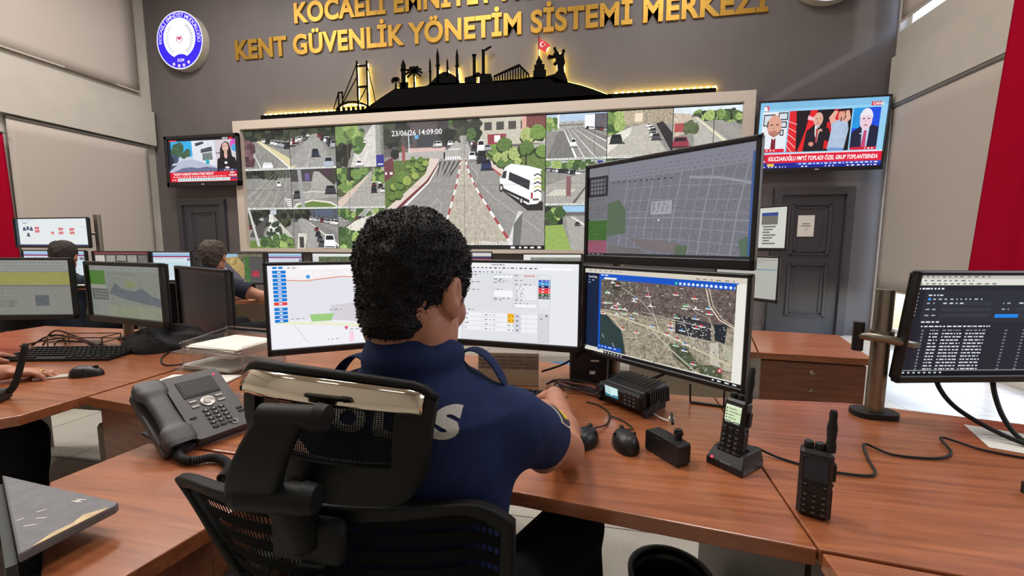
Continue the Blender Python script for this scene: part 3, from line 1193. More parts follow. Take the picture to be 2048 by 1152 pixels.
    for k in range(6):
        t.line([(.02 + .06 * k, .78), (.2 + .06 * k, .64)], .018, (222, 214, 190))
    car(t, .9, .4, .09, (50, 50, 54))
    t.rect(.35, .35, .43, .8, (130, 80, 84))
    t.rect(.86, .02, .95, .12, (50, 46, 140))
    caption(t)
    t = T(4, 2)
    t.rect(0, 0, 1, .16, (128, 172, 208), .05, 10)
    t.rect(.3, .14, 1, .22, (96, 92, 92), .3, 60)
    t.rect(0, 0, .3, .5, (90, 100, 80), .6, 60)
    trees(t, 0, .05, .26, .4, 16, .1, GT + DT)
    t.poly([(.35, .26), (.5, .22), (1.3, 1), (.45, 1)], (148, 144, 138), .15, 20)
    t.line([(.45, .25), (1, .7)], [.02, .05], (210, 206, 196))
    t.poly([(0, .45), (.3, .42), (.46, 1), (0, 1)], (132, 164, 66), .35, 60)
    car(t, .55, .45, .09, (70, 70, 74))
    car(t, .82, .8, .26, (236, 236, 234), 1.0)
    for c_, r_ in ((5, 1), (6, 1), (5, 2), (6, 2)):
        t = T(c_, r_)
        t.rect(0, 0, 1, .2, (150, 160, 150), .6, 50)
        trees(t, 0, 0, 1, .24, 26, .09, GT + DT)
        t.poly([(.4, .25), (.6, .25), (1, 1), (0, 1)], (152, 148, 140), .15, 20)
        t.line([(.5, .25), (.5, 1)], [.006, .03], (226, 222, 210))
        cars(t, 5, .45, .35, .2, .95, .06, .18)
        cars(t, 4, .58, .4, .85, .9, .07, .16)
        caption(t)
    # --- large centre picture
    t = T(3, 0, 3, 2)
    t.rect(0, 0, 1, .26, (96, 88, 86), .5, 40)
    t.rect(0, 0, .42, .2, (82, 70, 72), .35, 30)
    t.rect(.22, .09, .34, .19, (58, 60, 66), .4, 80)
    t.poly([(.35, 0), (.42, 0), (.42, .2), (.34, .2)], (60, 56, 58))
    trees(t, 0, .02, .18, .24, 22, .035, DT)
    t.rect(.6, .0, 1, .2, (176, 168, 148), .25, 40)
    for k in range(5):
        t.rect(.64 + .072 * k, .03, .685 + .072 * k, .09, (70, 66, 64))
    t.rect(.66, .12, .77, .2, (150, 44, 60), .4, 60)
    t.rect(.70, .13, .735, .18, (226, 222, 216))
    t.poly([(.865, 0), (.89, 0), (.885, .2), (.86, .2)], (206, 140, 128))
    t.rect(.89, .0, 1, .14, (120, 62, 58), .4, 40)
    trees(t, .4, 0, .6, .16, 26, .035, DT + [TREE])
    t.poly([(.46, .16), (.54, .16), (.56, .25), (1, .2), (1, .3), (.62, .33), (.34, .3), (.1, .3), (.1, .23), (.42, .22)], (158, 152, 146), .12, 24)
    t.rect(.16, .20, .4, .23, (196, 160, 150), .2, 40)
    # carriageways
    t.poly([(.36, .29), (.49, .29), (.44, .66), (.33, 1), (0, 1), (0, .72), (.14, .58), (.3, .42)], (136, 130, 126), .16, 18)
    t.poly([(.53, .28), (.62, .29), (.74, .45), (1, .55), (1, 1), (.88, 1), (.66, .62)], (134, 130, 126), .16, 18)
    t.poly([(.49, .12), (.53, .12), (.535, .3), (.475, .3)], (150, 146, 140), .15, 24)
    # paved island in the middle with painted kerbs
    isl = [(.497, .29), (.52, .29), (.545, .4), (.60, .55), (.70, .75), (.81, .97), (.33, 1.02), (.41, .74), (.46, .52), (.487, .36)]
    t.poly(isl, (172, 160, 142), .22, 26)
    t.poly([(.47, .5), (.575, .49), (.81, .97), (.33, 1.02)], (164, 154, 136), .28, 20)

    def kerb(pts, w0, w1, n):
        P = [Vector(p) for p in pts]
        L = [0]
        for i in range(len(P) - 1):
            L.append(L[-1] + (P[i + 1] - P[i]).length)

        def at(d):
            for i in range(len(P) - 1):
                if d <= L[i + 1] + 1e-9:
                    return P[i].lerp(P[i + 1], (d - L[i]) / (L[i + 1] - L[i]))
            return P[-1]
        for k in range(n):
            a, b = (k / n) ** 1.5, ((k + 1) / n) ** 1.5
            t.line([tuple(at(a * L[-1])), tuple(at(b * L[-1]))], w0 + (w1 - w0) * (a + b) / 2, (170, 48, 52) if k % 2 else (232, 226, 214))
    kerb([(.497, .29), (.487, .36), (.46, .52), (.41, .74), (.33, 1.02)], .008, .02, 17)
    kerb([(.522, .29), (.545, .4), (.60, .55), (.70, .75), (.81, .97)], .008, .022, 17)
    # left verge
    t.poly([(0, .3), (.3, .28), (.36, .30), (.3, .42), (.14, .58), (0, .72)], (88, 112, 50), .4, 50)
    t.poly([(.3, .28), (.36, .29), (.35, .34), (.27, .46), (.12, .62), (.06, .70), (-.02, .80), (-.02, .70), (.13, .55), (.27, .4)], (196, 176, 164), .1, 40)
    t.line([(.355, .32), (.28, .46), (.13, .62), (.05, .71)], [.006, .014, .02, .024], (116, 36, 48))
    t.line([(.365, .32), (.29, .47), (.15, .63), (.07, .73)], [.005, .01, .014, .018], (220, 214, 206))
    for u, v, r in ((.06, .5, .03), (.1, .48, .045), (.12, .42, .05), (.15, .45, .04), (.09, .56, .035), (.19, .36, .03), (.22, .33, .03), (.2, .41, .035), (.25, .35, .035), (.24, .29, .025), (.27, .32, .026), (.05, .58, .03), (.16, .34, .02), (.19, .28, .02)):
        t.blob(u, v + .012, r, (50, 66, 34), .3, 60, ry=r * 1.0, rnd=rv)
        t.blob(u, v, r * .9, rv.choice([(110, 142, 54), (136, 158, 62), (92, 126, 48)]), .5, 70, ry=r * 1.0, rnd=rv)
    t.poly([(0, .3), (.06, .26), (.065, .4), (0, .46)], (108, 52, 58), .3, 60)
    t.scribble(.005, .38, .055, .02, (220, 200, 200), rv)
    t.rect(.12, .18, .14, .3, (150, 70, 70))
    t.line([(.165, .08), (.17, .24)], .008, (176, 190, 200))
    t.rect(.205, .10, .23, .13, (70, 150, 206))
    # right verge
    t.poly([(.62, .28), (.7, .24), (1, .26), (1, .56), (.76, .42)], (94, 120, 54), .4, 50)
    t.poly([(.60, .28), (.64, .28), (.78, .41), (.74, .42), (.66, .34)], (196, 176, 164), .1, 40)
    t.line([(.63, .32), (.74, .43)], .012, (190, 60, 60))
    for u, v, r in ((.70, .24, .05), (.72, .3, .04), (.76, .2, .055), (.78, .3, .05), (.82, .27, .05), (.84, .33, .03), (.79, .36, .045), (.9, .14, .06), (.96, .12, .06), (.89, .23, .055), (.98, .26, .05), (.74, .34, .03)):
        t.blob(u, v + .012, r, (46, 62, 34), .3, 60, ry=r * 1.15, rnd=rv)
        t.blob(u, v, r * .9, rv.choice([(104, 140, 56), (150, 166, 84), (84, 116, 50)]), .55, 60, ry=r * 1.15, rnd=rv)
    t.rect(.883, .27, .893, .36, (60, 50, 42))
    # zebra crossing, shadows, vehicles
    for k in range(7):
        t.rect(.40 + .014 * k, .275, .409 + .014 * k, .30, (226, 222, 214))
        t.rect(.42 + .011 * k, .215, .428 + .011 * k, .225, (210, 206, 200))
    for k in range(5):
        t.poly([(.36 + .03 * k, .31), (.375 + .03 * k, .31), (.35 + .02 * k, .41 - .012 * (k % 3)), (.34 + .02 * k, .44)], (72, 68, 66))
    t.line([(.392, .24), (.393, .29)], .012, (30, 30, 34))
    for a in ([(.3, .66), (.34, .6), (.37, .64), (.36, .9)], [(.62, .5), (.7, .6), (.98, .86)], [(.56, .36), (.6, .42), (.58, .52)]):
        t.line(a, .004, (176, 170, 164))
    cars(t, 5, .49, .17, .60, .2, .018, .03)
    car(t, .585, .27, .055, (60, 58, 58), 1.2)
    car(t, .565, .31, .045, (240, 240, 238), 1.2)
    car(t, .62, .25, .05, (238, 238, 236), 1.5)
    car(t, .66, .24, .045, (150, 152, 158), .8)
    car(t, .625, .33, .06, (44, 42, 46), 1.2)
    car(t, .652, .385, .066, (40, 46, 92), 1.0)
    cars(t, 3, .33, .2, .42, .19, .05, .035)
    # white minibus
    t.poly([(.75, .55), (.9, .70), (.99, .70), (.99, .64), (.84, .54)], (44, 42, 42))
    t.poly([(.732, .46), (.765, .37), (.80, .345), (.9, .37), (.975, .40), (.98, .62), (.955, .65), (.90, .655), (.74, .535)], (236, 234, 230), .06, 60)
    t.poly([(.765, .37), (.80, .345), (.9, .365), (.985, .395), (.96, .415), (.92, .41)], (250, 246, 242))
    t.poly([(.79, .405), (.913, .475), (.908, .545), (.785, .465)], (46, 48, 54))
    t.poly([(.755, .40), (.775, .395), (.77, .455), (.742, .45)], (52, 54, 60))
    t.poly([(.735, .515), (.91, .62), (.91, .645), (.735, .535)], (48, 46, 48))
    for u, v in ((.742, .525), (.862, .625)):
        t.blob(u, v, .014, (34, 32, 34), 0, ry=.032, jag=0)
        t.blob(u, v, .008, (170, 168, 166), 0, ry=.017, jag=0)
    for k in range(5):
        t.line([(.936, .44 + .03 * k), (.958, .425 + .03 * k), (.982, .445 + .03 * k)], .009, (40, 38, 34) if k % 2 == 0 else (196, 170, 60))
    t.rect(.918, .565, .93, .61, (170, 44, 50))
    t.rect(.93, .61, .965, .625, (90, 80, 80))
    # kiosk panel at the bottom
    t.poly([(.79, .90), (.845, .70), (.872, .71), (.85, .98), (.785, .98)], (188, 186, 180), .1, 60)
    t.poly([(.818, .80), (.872, .71), (.855, .98), (.81, .98)], (96, 98, 96), .1, 60)
    t.text('23/06/26 14:09:00', .055, .10, .04, (244, 244, 240), .006)
    t.text('ak - 10504336 (Optik)', .55, .962, .026, (238, 238, 234), .004)
    t.rect(0, .965, 1, 1, (30, 30, 32))
    t.rect(.80, .975, .825, .99, (230, 230, 230))
    t.scribble(.85, .976, .95, .012, (225, 225, 225), rv)
    t.rect(.96, .973, .98, .988, (230, 230, 230))
    # thin seams between the panels
    for k in (1, 2, 3):
        s.rect(k / 4 - .0004, 0, k / 4 + .0004, 1, (96, 92, 88))
    s.rect(0, .499, 1, .501, (96, 92, 88))


vx0, vx1, vz0, vz1 = -6.09, 2.105, 1.105, 3.315
vw = thing('video_wall', 'huge video wall of street camera pictures in a white frame', 'video wall', ((vx0 + vx1) / 2, YB - .08, vz0))
cx, cz = 0, (vz1 - vz0) / 2
fw = .14
m = MB()
W_, H_ = vx1 - vx0, vz1 - vz0
for c, d in (((0, 0, H_ - fw / 2), (W_ - 2 * fw, .12, fw)), ((0, 0, fw / 2 - .04), (W_ - 2 * fw, .12, fw - .08)), ((-W_ / 2 + fw / 2, 0, H_ / 2), (fw, .12, H_)), ((W_ / 2 - fw / 2, 0, H_ / 2), (fw, .12, H_))):
    m.box(c, d)
m.build('frame', M_FRAME, vw)
MB().box((0, .045, H_ / 2), (W_ - .1, .04, H_ - .1)).build('backing', M_BLACK, vw)
s = Scr(7.93, 2.0, 1.5e-5)
s.sat, s.gain = .72, 1.2
wall_picture(s)
s.build('screen', M_SCR, vw, (0, .02, 1.053))

# ---------------------------------------------------------------- two televisions


def face(t, u, v, w, h, skin, hair, bald=False):
    n = 20
    t.poly([(u + w * .5 * math.cos(2 * PI * i / n), v + h * .5 * math.sin(2 * PI * i / n)) for i in range(n)], skin)
    if not bald:
        t.poly([(u + w * .54 * math.cos(R(180 + i * 10)), v - h * .08 + h * .48 * math.sin(R(180 + i * 10))) for i in range(19)] + [(u + w * .4, v - h * .2), (u - w * .4, v - h * .2)], hair)
    else:
        t.poly([(u + sd * w * .52, v + dv * h) for sd, dv in ((-1, -.2), (-1, .1))] + [(u - w * .44, v + .05 * h), (u - w * .42, v - .25 * h)], hair)
    for sd in (-1, 1):
        t.rect(u + sd * w * .2 - w * .09, v - h * .08, u + sd * w * .2 + w * .09, v - h * .03, (60, 44, 40))
    t.line([(u, v), (u - w * .06, v + h * .12), (u + w * .05, v + h * .13)], h * .025, tuple(c * .8 for c in skin))
    t.rect(u - w * .16, v + h * .24, u + w * .16, v + h * .285, (150, 84, 80))


def news_left(s):
    s.rect(0, 0, 1, 1, (30, 26, 30))
    t = s.sub(0, .05, 1, .77)
    t.rect(0, 0, 1, 1, (205, 212, 226), .05, 6)
    t.rect(.03, 0, .4, .5, (58, 176, 236), .05, 4)
    t.poly([(.35, 0), (.68, 0), (.7, .85), (.36, .66)], (228, 230, 238), .06, 14)
    t.poly([(.40, .08), (.52, .03), (.53, .1), (.41, .18)], (60, 66, 84))
    t.poly([(.48, .28), (.64, .2), (.65, .35), (.48, .4)], (74, 82, 92), .3, 60)
    t.poly([(.5, .42), (.64, .38), (.65, .62), (.5, .64)], (120, 128, 126), .4, 60)
    for u, v, r in ((.13, .3, .1), (.17, .18, .07), (.28, .38, .06), (.08, .42, .08), (.22, .46, .05)):
        t.blob(u, v, r, (70, 100, 74), .6, 40)
    t.rect(0, .0, .04, 1, (36, 40, 52))
    t.poly([(0, 1), (.0, .9), (.18, .62), (.38, .6), (.7, .86), (.7, 1)], (186, 190, 212), .05, 10)
    t.poly([(.05, 1), (.2, .86), (.32, .84), (.42, .88), (.55, .84), (.7, .9), (.7, 1)], (104, 112, 142), .2, 30)
    t.poly([(0, .8), (.12, .75), (.0, .95)], (60, 64, 84))
    t.blob(.09, .56, .06, (70, 84, 112), .5, 60)
    t.blob(.04, .62, .05, (40, 46, 60), .4, 60)
    t.poly([(.54, .62), (.59, .6), (.6, .75), (.55, .76)], (40, 170, 190))
    t.rect(.70, 0, 1, 1, (216, 206, 212), .08, 6)
    t.blob(.96, .15, .06, (220, 90, 196), .2, 10)
    t.blob(.97, .28, .05, (70, 170, 230), .2, 10)
    t.rect(.7, .4, .78, .44, (120, 116, 130))
    # presenter
    t.poly([(.76, .3), (.79, .14), (.835, .06), (.885, .1), (.91, .25), (.93, .55), (.95, .7), (.75, .72)], (40, 30, 34))
    t.blob(.838, .24, .046, (226, 184, 168), 0, jag=0, ry=.145)
    for sd in (-1, 1):
        t.rect(.838 + sd * .02 - .01, .2, .838 + sd * .02 + .01, .22, (70, 50, 50))
    t.rect(.826, .32, .85, .335, (180, 80, 90))
    t.poly([(.82, .36), (.858, .36), (.862, .55), (.84, .62), (.815, .55)], (224, 180, 164))
    t.poly([(.70, 1), (.715, .62), (.80, .5), (.838, .66), (.87, .5), (.97, .58), (1, .85), (1, 1)], (26, 22, 28))
    t.rect(.815, .70, .855, .77, (240, 240, 240))
    t.blob(.85, .9, .035, (232, 214, 208), 0, jag=.1, ry=.05)
    t.rect(.73, .92, 1, 1, (50, 58, 96))
    t.scribble(.80, .95, .95, .025, (240, 240, 245))
    b = s.sub(0, .77, 1, 1)
    b.rect(0, 0, 1, 1, (224, 30, 52))
    b.rect(.86, 0, .985, .6, (206, 16, 44))
    b.text('"RÜŞVET KARŞILIĞI TADİLAT İZNİ VERİLDİ"', .05, .30, .2, (255, 250, 250), .03, maxw=.60)
    b.scribble(.05, .42, .84, .12, (255, 226, 230))
    b.text('SON', .885, .22, .17, (255, 255, 255), .03)
    b.text('DURUM', .865, .5, .17, (255, 255, 255), .03, maxw=.11)
    b.rect(.11, .62, .88, .93, (226, 240, 240))
    b.scribble(.13, .72, .86, .1, (110, 150, 158))
    b.rect(.89, .62, .99, .78, (60, 66, 140))
    b.scribble(.03, .74, .1, .1, (255, 255, 255))
    s.rect(.02, .02, .13, .05, (226, 70, 84))
    s.rect(.80, .0, .88, .045, (170, 170, 176))
    s.rect(.89, .0, .95, .045, (200, 30, 50))


def news_right(s):
    s.rect(0, 0, 1, 1, (150, 208, 240), .06, 3)
    s.rect(0, 0, 1, .1, (130, 190, 228), .05, 3)
    s.rect(.04, .05, .075, .125, (226, 70, 84))
    s.text('a', .037, .115, .075, (255, 255, 255), .05)
    s.rect(.875, .06, .955, .115, (214, 30, 56))
    s.text('CANLI', .885, .105, .035, (255, 255, 255), .03)
    # first window: man in white shirt
    t = s.sub(.03, .14, .235, .725)
    t.rect(0, 0, 1, 1, (236, 236, 240))
    for u0, v0, u1, v1 in ((.04, .06, .5, .36), (.62, .02, 1, .22), (.66, .25, .98, .42), (.72, .46, .88, .62)):
        t.rect(u0, v0, u1, v1, (50, 54, 66))
        t.rect(u0 + .04, v0 + .03, u1 - .04, v1 - .03, (214, 222, 230))
    t.rect(.0, .52, .1, .62, (40, 42, 46))
    t.poly([(0, 1), (.04, .7), (.3, .6), (.7, .6), (.98, .68), (1, 1)], (232, 238, 246))
    t.poly([(.42, .66), (.58, .66), (.6, 1), (.4, 1)], (130, 28, 48))
    t.poly([(.32, .6), (.68, .6), (.5, .72)], (244, 246, 250))
    face(t, .49, .36, .56, .56, (222, 164, 142), (90, 62, 52), True)
    t.poly([(.22, .42), (.3, .58), (.5, .66), (.7, .58), (.77, .42), (.72, .5), (.5, .54), (.27, .5)], (176, 124, 104), .2, 60)
    # middle window: speaker with microphone, flags, woman with camera
    t = s.sub(.245, .14, .735, .755)
    t.rect(0, 0, 1, 1, (30, 24, 30))
    t.poly([(0, 0), (.11, 0), (.16, 1), (0, 1)], (226, 40, 46), .1, 8)
    for k in range(5):
        t.line([(0, .25 + .15 * k), (.14, .33 + .19 * k)], .014, (250, 220, 220))
    t.poly([(.34, 0), (.45, 0), (.42, .3), (.3, 1), (.18, 1), (.28, .5)], (230, 40, 44), .1, 8)
    t.poly([(.31, .12), (.42, .2), (.43, .27), (.3, .22)], (250, 190, 210))
    t.poly([(.72, 0), (.82, 0), (.8, .3), (.7, .3)], (220, 40, 46))
    t.poly([(.62, .3), (.72, .3), (.7, .95), (.6, .95)], (214, 36, 46))
    t.poly([(.27, 1), (.30, .5), (.4, .38), (.56, .38), (.66, .46), (.72, .7), (.66, .78), (.58, .7), (.56, 1)], (34, 30, 38))
    t.poly([(.43, .38), (.5, .38), (.49, .8), (.44, .6)], (236, 236, 240))
    t.poly([(.455, .45), (.485, .45), (.49, .78), (.46, .8)], (176, 60, 66))
    face(t, .475, .23, .15, .34, (226, 176, 158), (226, 214, 208), True)
    t.blob(.485, .4, .025, (190, 190, 196), 0, jag=0, ry=.05)
    t.line([(.49, .42), (.5, .6)], .025, (24, 24, 28))
    t.blob(.52, .53, .045, (226, 176, 160), 0, ry=.09)
    t.poly([(.53, .5), (.6, .6), (.58, .72), (.5, .58)], (34, 30, 38))
    t.blob(.40, .82, .05, (214, 150, 134), 0, ry=.06)
    t.poly([(.66, .96), (.7, .5), (.68, .32), (.78, .26), (.94, .28), (.97, .5), (.93, .96)], (178, 196, 222), .1, 12)
    t.poly([(.68, .92), (.92, .94), (.92, 1), (.67, 1)], (120, 156, 214))
    t.poly([(.68, .35), (.64, .2), (.72, .04), (.78, .06), (.74, .2), (.76, .3)], (232, 176, 158))
    t.poly([(.93, .34), (.99, .24), (.95, .04), (.89, .06), (.91, .2), (.88, .3)], (232, 176, 158))
    t.blob(.84, .17, .055, (226, 160, 140), 0, ry=.13, jag=0)
    t.poly([(.78, .12), (.8, .04), (.88, .04), (.9, .12), (.9, .07), (.78, .06)], (150, 64, 50))
    t.rect(.77, .015, .86, .06, (30, 28, 34))
    t.rect(.83, .2, .845, .3, (40, 34, 40))
    # third window: man in dark suit
    t = s.sub(.745, .14, .95, .735)
    t.rect(0, 0, 1, 1, (30, 80, 226), .08, 5)
    t.poly([(.0, 0), (.55, 0), (.3, .5), (0, .5)], (40, 150, 226), .1, 5)
    t.poly([(0, 1), (.0, .6), (.3, .46), (.72, .42), (1, .48), (1, 1)], (34, 36, 62))
    t.poly([(.38, .5), (.66, .5), (.62, 1), (.42, 1)], (196, 214, 240))
    t.poly([(.47, .56), (.57, .56), (.58, 1), (.4, 1)], (196, 74, 120))
    face(t, .5, .3, .46, .5, (236, 206, 222), (238, 232, 240))
    t.rect(.32, .62, .38, .65, (226, 230, 240))
    t.rect(0, .98, 1, 1, (230, 40, 60))
    s.rect(.03, .70, .225, .755, (224, 30, 56))
    s.scribble(.04, .715, .15, .02, (255, 230, 232))
    s.rect(.75, .715, .95, .755, (214, 36, 64))
    s.scribble(.86, .725, .94, .02, (255, 235, 238))
    # headline bands
    s.poly([(0, .775), (1, .765), (1, .78), (0, .79)], (250, 226, 230))
    s.rect(0, .785, 1, .92, (226, 30, 58))
    s.rect(0, .79, .085, .92, (176, 24, 56))
    s.text('son', .012, .85, .036, (255, 255, 255), .02)
    s.text('durum', .008, .905, .036, (255, 255, 255), .02, maxw=.072)
    s.text("KILIÇDAROĞLU PM'Yİ TOPLADI ÖZEL GRUP TOPLANTISINDA", .105, .885, .06, (255, 250, 250), .03, maxw=.865, skew=.12)
    s.rect(0, .92, 1, 1, (30, 40, 150))
    s.rect(.34, .92, 1, .96, (50, 80, 190))
    s.text('14:09', .03, .952, .022, (240, 240, 255), .02)
    s.scribble(.36, .93, .98, .02, (220, 230, 255))
    s.rect(.1, .93, .155, .97, (240, 200, 60))
    for u in (.02, .11, .2, .38, .57, .74, .82, .9):
        s.scribble(u, .972, u + .07, .018, (236, 240, 255))


def television(label, x0, x1, z0, z1, draw, tilt, bz, yy=YB - .13):
    w, h = x1 - x0, z1 - z0
    t = thing('television', label, 'television', ((x0 + x1) / 2, yy, z0), 0, 'televisions flanking the video wall')
    t.rotation_euler.x = tilt
    m = MB()
    b, bb = bz
    for c, d in (((0, 0, h - b / 2), (w, .05, b)), ((0, 0, bb / 2), (w, .05, bb)), ((-w / 2 + b / 2, 0, h / 2), (b, .05, h)), ((w / 2 - b / 2, 0, h / 2), (b, .05, h))):
        m.box(c, d, ch=.006)
    m.build('bezel', M_BLACK, t)
    MB().box((0, .025, h / 2), (w - .02, .03, h - .02)).box((0, .06, h / 2), (w * .5, .06, h * .5)).build('housing', M_BLACKM, t)
    s = Scr(w - 2 * b, h - b - bb, 4e-5)
    draw(s)
    s.build('screen', M_SCR, t, (0, .006, bb + (h - b - bb) / 2))
    MB().box((0, -.026, bb * .45), (.05, .004, .012)).build('logo', M_WHITE, t)
    return t


television('smaller wall television left of the video wall showing a news presenter', -7.43, -5.92, 2.23, 3.10, news_left, 0, (.055, .085), 6.295)
television('large wall television right of the video wall showing three news windows', 2.125, 3.66, 2.23, 3.145, news_right, R(4), (.022, .05))

# ================================================================ desk monitors
RM = random.Random(11)


def monitor(label, PL, PR, zb, zt, draw, bezel=(.012, .022), tilt=0.0, group=None, name='monitor', back=True, arm=None, stand=None):
    PL, PR = Vector((PL[0], PL[1])), Vector((PR[0], PR[1]))
    d = PR - PL
    w, h = d.length, zt - zb
    c = (PL + PR) / 2
    rz = math.atan2(d.y, d.x)
    t = thing(name, label, 'monitor', (c.x, c.y, zb), rz, group)
    t.rotation_euler.x = tilt
    b, bb = bezel
    m = MB()
    for cc, dd in (((0, .008, h - b / 2), (w, .022, b)), ((0, .008, bb / 2), (w, .022, bb)), ((-w / 2 + b / 2, .008, h / 2), (b, .022, h)), ((w / 2 - b / 2, .008, h / 2), (b, .022, h))):
        m.box(cc, dd, ch=.003)
    m.build('bezel', M_BLACK, t)
    m = MB().box((0, .026, h / 2), (w - .008, .016, h - .008), ch=.006)
    if back:
        m.box((0, .045, h * .48), (w * .55, .03, h * .5), ch=.012)
    m.build('back_cover', M_BLACKM, t)
    s = Scr(w - 2 * b, h - b - bb)
    draw(s)
    s.build('screen', M_SCR, t, (0, .012, bb + (h - b - bb) / 2))
    if stand:
        MB().box((0, .075, -.02), (.05, .02, .2)).box((0, .08, -stand + .006), (.22, .16, .012), ch=.004).build('stand', M_BLACKM, t)
    if arm:
        # bracket from the back of the panel to its pole
        q = Matrix.Rotation(-rz, 3, 'Z') @ Vector((arm[0] - c.x, arm[1] - c.y, 0))
        mid = Vector((0, .06, h * .48))
        e = Vector((q.x, q.y, h * .48))
        MB().box((0, .064, h * .48), (.1, .012, .1)).tube([mid, e], .014, 10, 1).build('mount_arm', M_ALU, t, auto=40)
    return t


def scr_map_left(s):
    s.rect(0, 0, 1, 1, (240, 240, 246))
    t = s.sub(.03, 0, 1, 1)
    t.rect(0, 0, 1, .26, (246, 242, 244), .02, 30)
    for _ in range(26):
        u, v = RM.uniform(.1, 1), RM.uniform(.03, .2)
        t.line([(u, v), (u + RM.uniform(-.15, .15), v + RM.uniform(-.08, .08))], .005, RM.choice([(232, 222, 232), (238, 214, 228), (226, 226, 232)]))
    t.poly([(.0, .17), (.2, .2), (.4, .14), (.62, .2), (.58, .45), (.5, .52), (.38, .56), (.34, .68), (0, .66)], (229, 228, 236))
    t.line([(.0, .17), (.08, .175), (.2, .19), (.3, .17), (.45, .145), (.6, .17), (.8, .24), (1, .3)], .012, (222, 150, 128))
    t.poly([(.64, .34), (1, .42), (1, .85), (.6, .75), (.58, .62)], (150, 214, 208), .02, 20)
    t.line([(.64, .34), (.8, .37), (1, .5)], .008, (244, 246, 248))
    t.poly([(.36, .5), (.58, .46), (.58, .62), (.64, .74), (.36, .68)], (214, 210, 218))
    for p in ([(.22, .6), (.38, .6), (.36, .69), (.23, .69)], [(.6, .12), (.66, .11), (.67, .15), (.6, .15)], [(.66, .28), (.74, .27), (.74, .3), (.67, .31)]):
        t.poly(p, (158, 206, 128))
    t.line([(0, .68), (.3, .72), (.6, .78), (1, .88)], .03, (232, 232, 186))
    t.line([(0, .68), (.3, .72), (.6, .78), (1, .88)], .008, (246, 246, 230))
    t.line([(.12, .72), (.2, .95)], .006, (200, 206, 190))
    t.rect(.48, .84, .51, .98, (248, 212, 232))
    t.rect(.8, .84, .84, 1, (248, 212, 232))
    for u, v in ((.1, .64), (.35, .55), (.7, .4), (.62, .68), (.33, .92), (.55, .08), (.8, .1), (.46, .81), (.86, .83)):
        t.scribble(u, v, u + .09, .008, (120, 118, 128), RM)
    for u in (.46, .82):
        t.blob(u, .79, .012, (232, 90, 130), 0, jag=0)
    t.blob(.22, .14, .014, (70, 160, 220), 0, jag=0)
    s.rect(.0, .01, .11, .06, (240, 242, 248))
    for k, u in enumerate((.03, .065)):
        s.rect(u, .015, u + .026, .04, (20, 126, 214))
    for k in range(13):
        v = .06 + k * .047 + (.018 if k > 8 else 0)
        s.rect(.028, v, .108, v + .036, (230, 60, 66) if k == 8 else (16, 122, 214))
        s.rect(.058, v + .01, .078, v + .026, (226, 240, 252))
    s.rect(.2, .012, .55, .05, (253, 253, 254))
    s.rect(.55, .012, .585, .046, (20, 130, 216))
    s.rect(.595, .012, .7, .044, (20, 140, 226))
    s.scribble(.12, .025, .18, .01, (120, 120, 130), RM)


